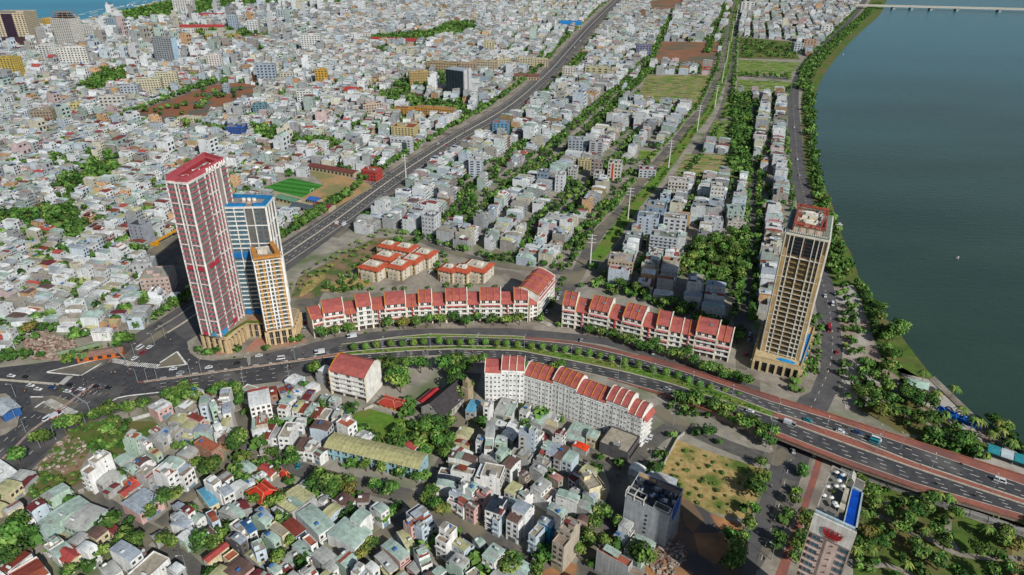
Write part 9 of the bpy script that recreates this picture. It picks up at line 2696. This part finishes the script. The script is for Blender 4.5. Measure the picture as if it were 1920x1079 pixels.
# heaps of demolition rubble
rb_ = MB(); q1 = PP([(45, 640), (80, 622), (138, 640), (152, 664), (110, 674), (62, 672)]); q2 = PP([(66, 882), (105, 833), (140, 815), (168, 838), (148, 876), (118, 888)]); q3 = PP([(1210, 1030), (1270, 1010), (1290, 1040), (1260, 1090), (1215, 1070)])
for q, n in ((q1, 700), (q2, 130), (q3, 300)):
 xs_ = [p[0] for p in q]; ys_ = [p[1] for p in q]
 for _ in range(n):
  x, y = R.uniform(min(xs_), max(xs_)), R.uniform(min(ys_), max(ys_))
  if inpoly(x, y, q): rb_.box(x, y, 0, R.uniform(.4, 2.6), R.uniform(.3, 1.4), R.uniform(.2, 1.1), CONC, lin(R.choice(['8e7a6a', 'a9968a', 'b8ada0', '7a5c4c', '8c8478'])), R.uniform(0, 3))
o = rb_.build('rubble'); tag(o, 'broken brick and concrete rubble strewn on the cleared lots', 'rubble', kind='stuff')
# ------------------------------------------------------------------ labels that single each thing out
LM = [((-185, 390), 'towers'), ((P(700, 860)), 'school'), ((P(808, 770)), 'church'), ((P(493, 921)), 'red temple'), ((P(1225, 970)), 'bulky white building'), ((P(662, 715)), 'orange-ended block'), ((P(720, 795)), 'school lawn'), ((P(1330, 890)), 'dry lot'),
      ((P(110, 640)), 'upper rubble lot'), ((P(120, 850)), 'lower rubble heap'), ((P(1070, 780)), 'white slab'), ((P(600, 370)), 'sports ground'), ((P(760, 480)), 'villas'), ((P(1240, 480)), 'large pale grey block'), ((P(1105, 503)), 'roundabout mast'), ((P(300, 545)), 'pale pink building'),
      ((P(60, 1000)), 'lower left corner'), ((P(640, 1060)), 'bottom edge'), ((P(950, 960)), 'lower middle houses'), ((P(350, 980)), 'lower left lane'), ((P(1460, 640)), 'beige tower'), ((P(20, 560)), 'left edge'), ((P(280, 450)), 'yellow crane')]
for o, st, rc, wc, wet, cx, cy, dm in HOUSES:
 lm = min(LM, key=lambda q: (q[0][0] - cx) ** 2 + (q[0][1] - cy) ** 2)[1]
 o['category'] = 'house'
 LABELLED.append((o, '%s %s house, %s roof%s, by the %s' % (STN[min(st, 8)], WC[wc][1], RC[rc][1], wet, lm), 'small houses near the ' + lm, cx, cy))
TENS = ['', 'tenth', 'twentieth', 'thirtieth', 'fortieth', 'fiftieth', 'sixtieth', 'seventieth', 'eightieth', 'ninetieth']
def ordw(k):
 # k from 0
 if k < 20: return ord_(k)
 n = k + 1; t, u = n // 10, n % 10
 tens = ['', '', 'twenty', 'thirty', 'forty', 'fifty', 'sixty', 'seventy', 'eighty', 'ninety', 'hundred'][min(t, 10)]
 return (TENS[t] if t < 10 else 'hundredth') if u == 0 else tens + '-' + ord_(u - 1)
bytext = {}
for e in LABELLED: bytext.setdefault(e[1], []).append(e)
for text, es in bytext.items():
 es.sort(key=lambda e: PX(e[3], e[4])[0])
 n = len(es)
 for k, (o, t, g, x, y) in enumerate(es):
  o['label'] = t if n == 1 else (t + ', left one' if n == 2 and k == 0 else t + ', right one' if n == 2 else t + ', %s from left' % ordw(k))
  o['group'] = g
ps = [o for o in bpy.data.objects if o.get('category') == 'parasol']
ps.sort(key=lambda o: PX(o.location.x, o.location.y, o.location.z)[0])
for k, o in enumerate(ps): o['label'] = 'white parasol on the pink hotel roof terrace, %s from left' % ord_(k)
# text as a mesh, shorter terrace labels
bpy.context.view_layer.update()
for o in [o for o in bpy.data.objects if o.type == 'FONT']:
 me = bpy.data.meshes.new_from_object(o.evaluated_get(bpy.context.evaluated_depsgraph_get()))
 p = bpy.data.objects.new('lettering', me); COL.objects.link(p); p.parent = o.parent; p.location = o.location; p.rotation_euler = o.rotation_euler
 me.name = 'lettering'
 cu = o.data; bpy.data.objects.remove(o); bpy.data.curves.remove(cu)
 p.name = 'lettering'
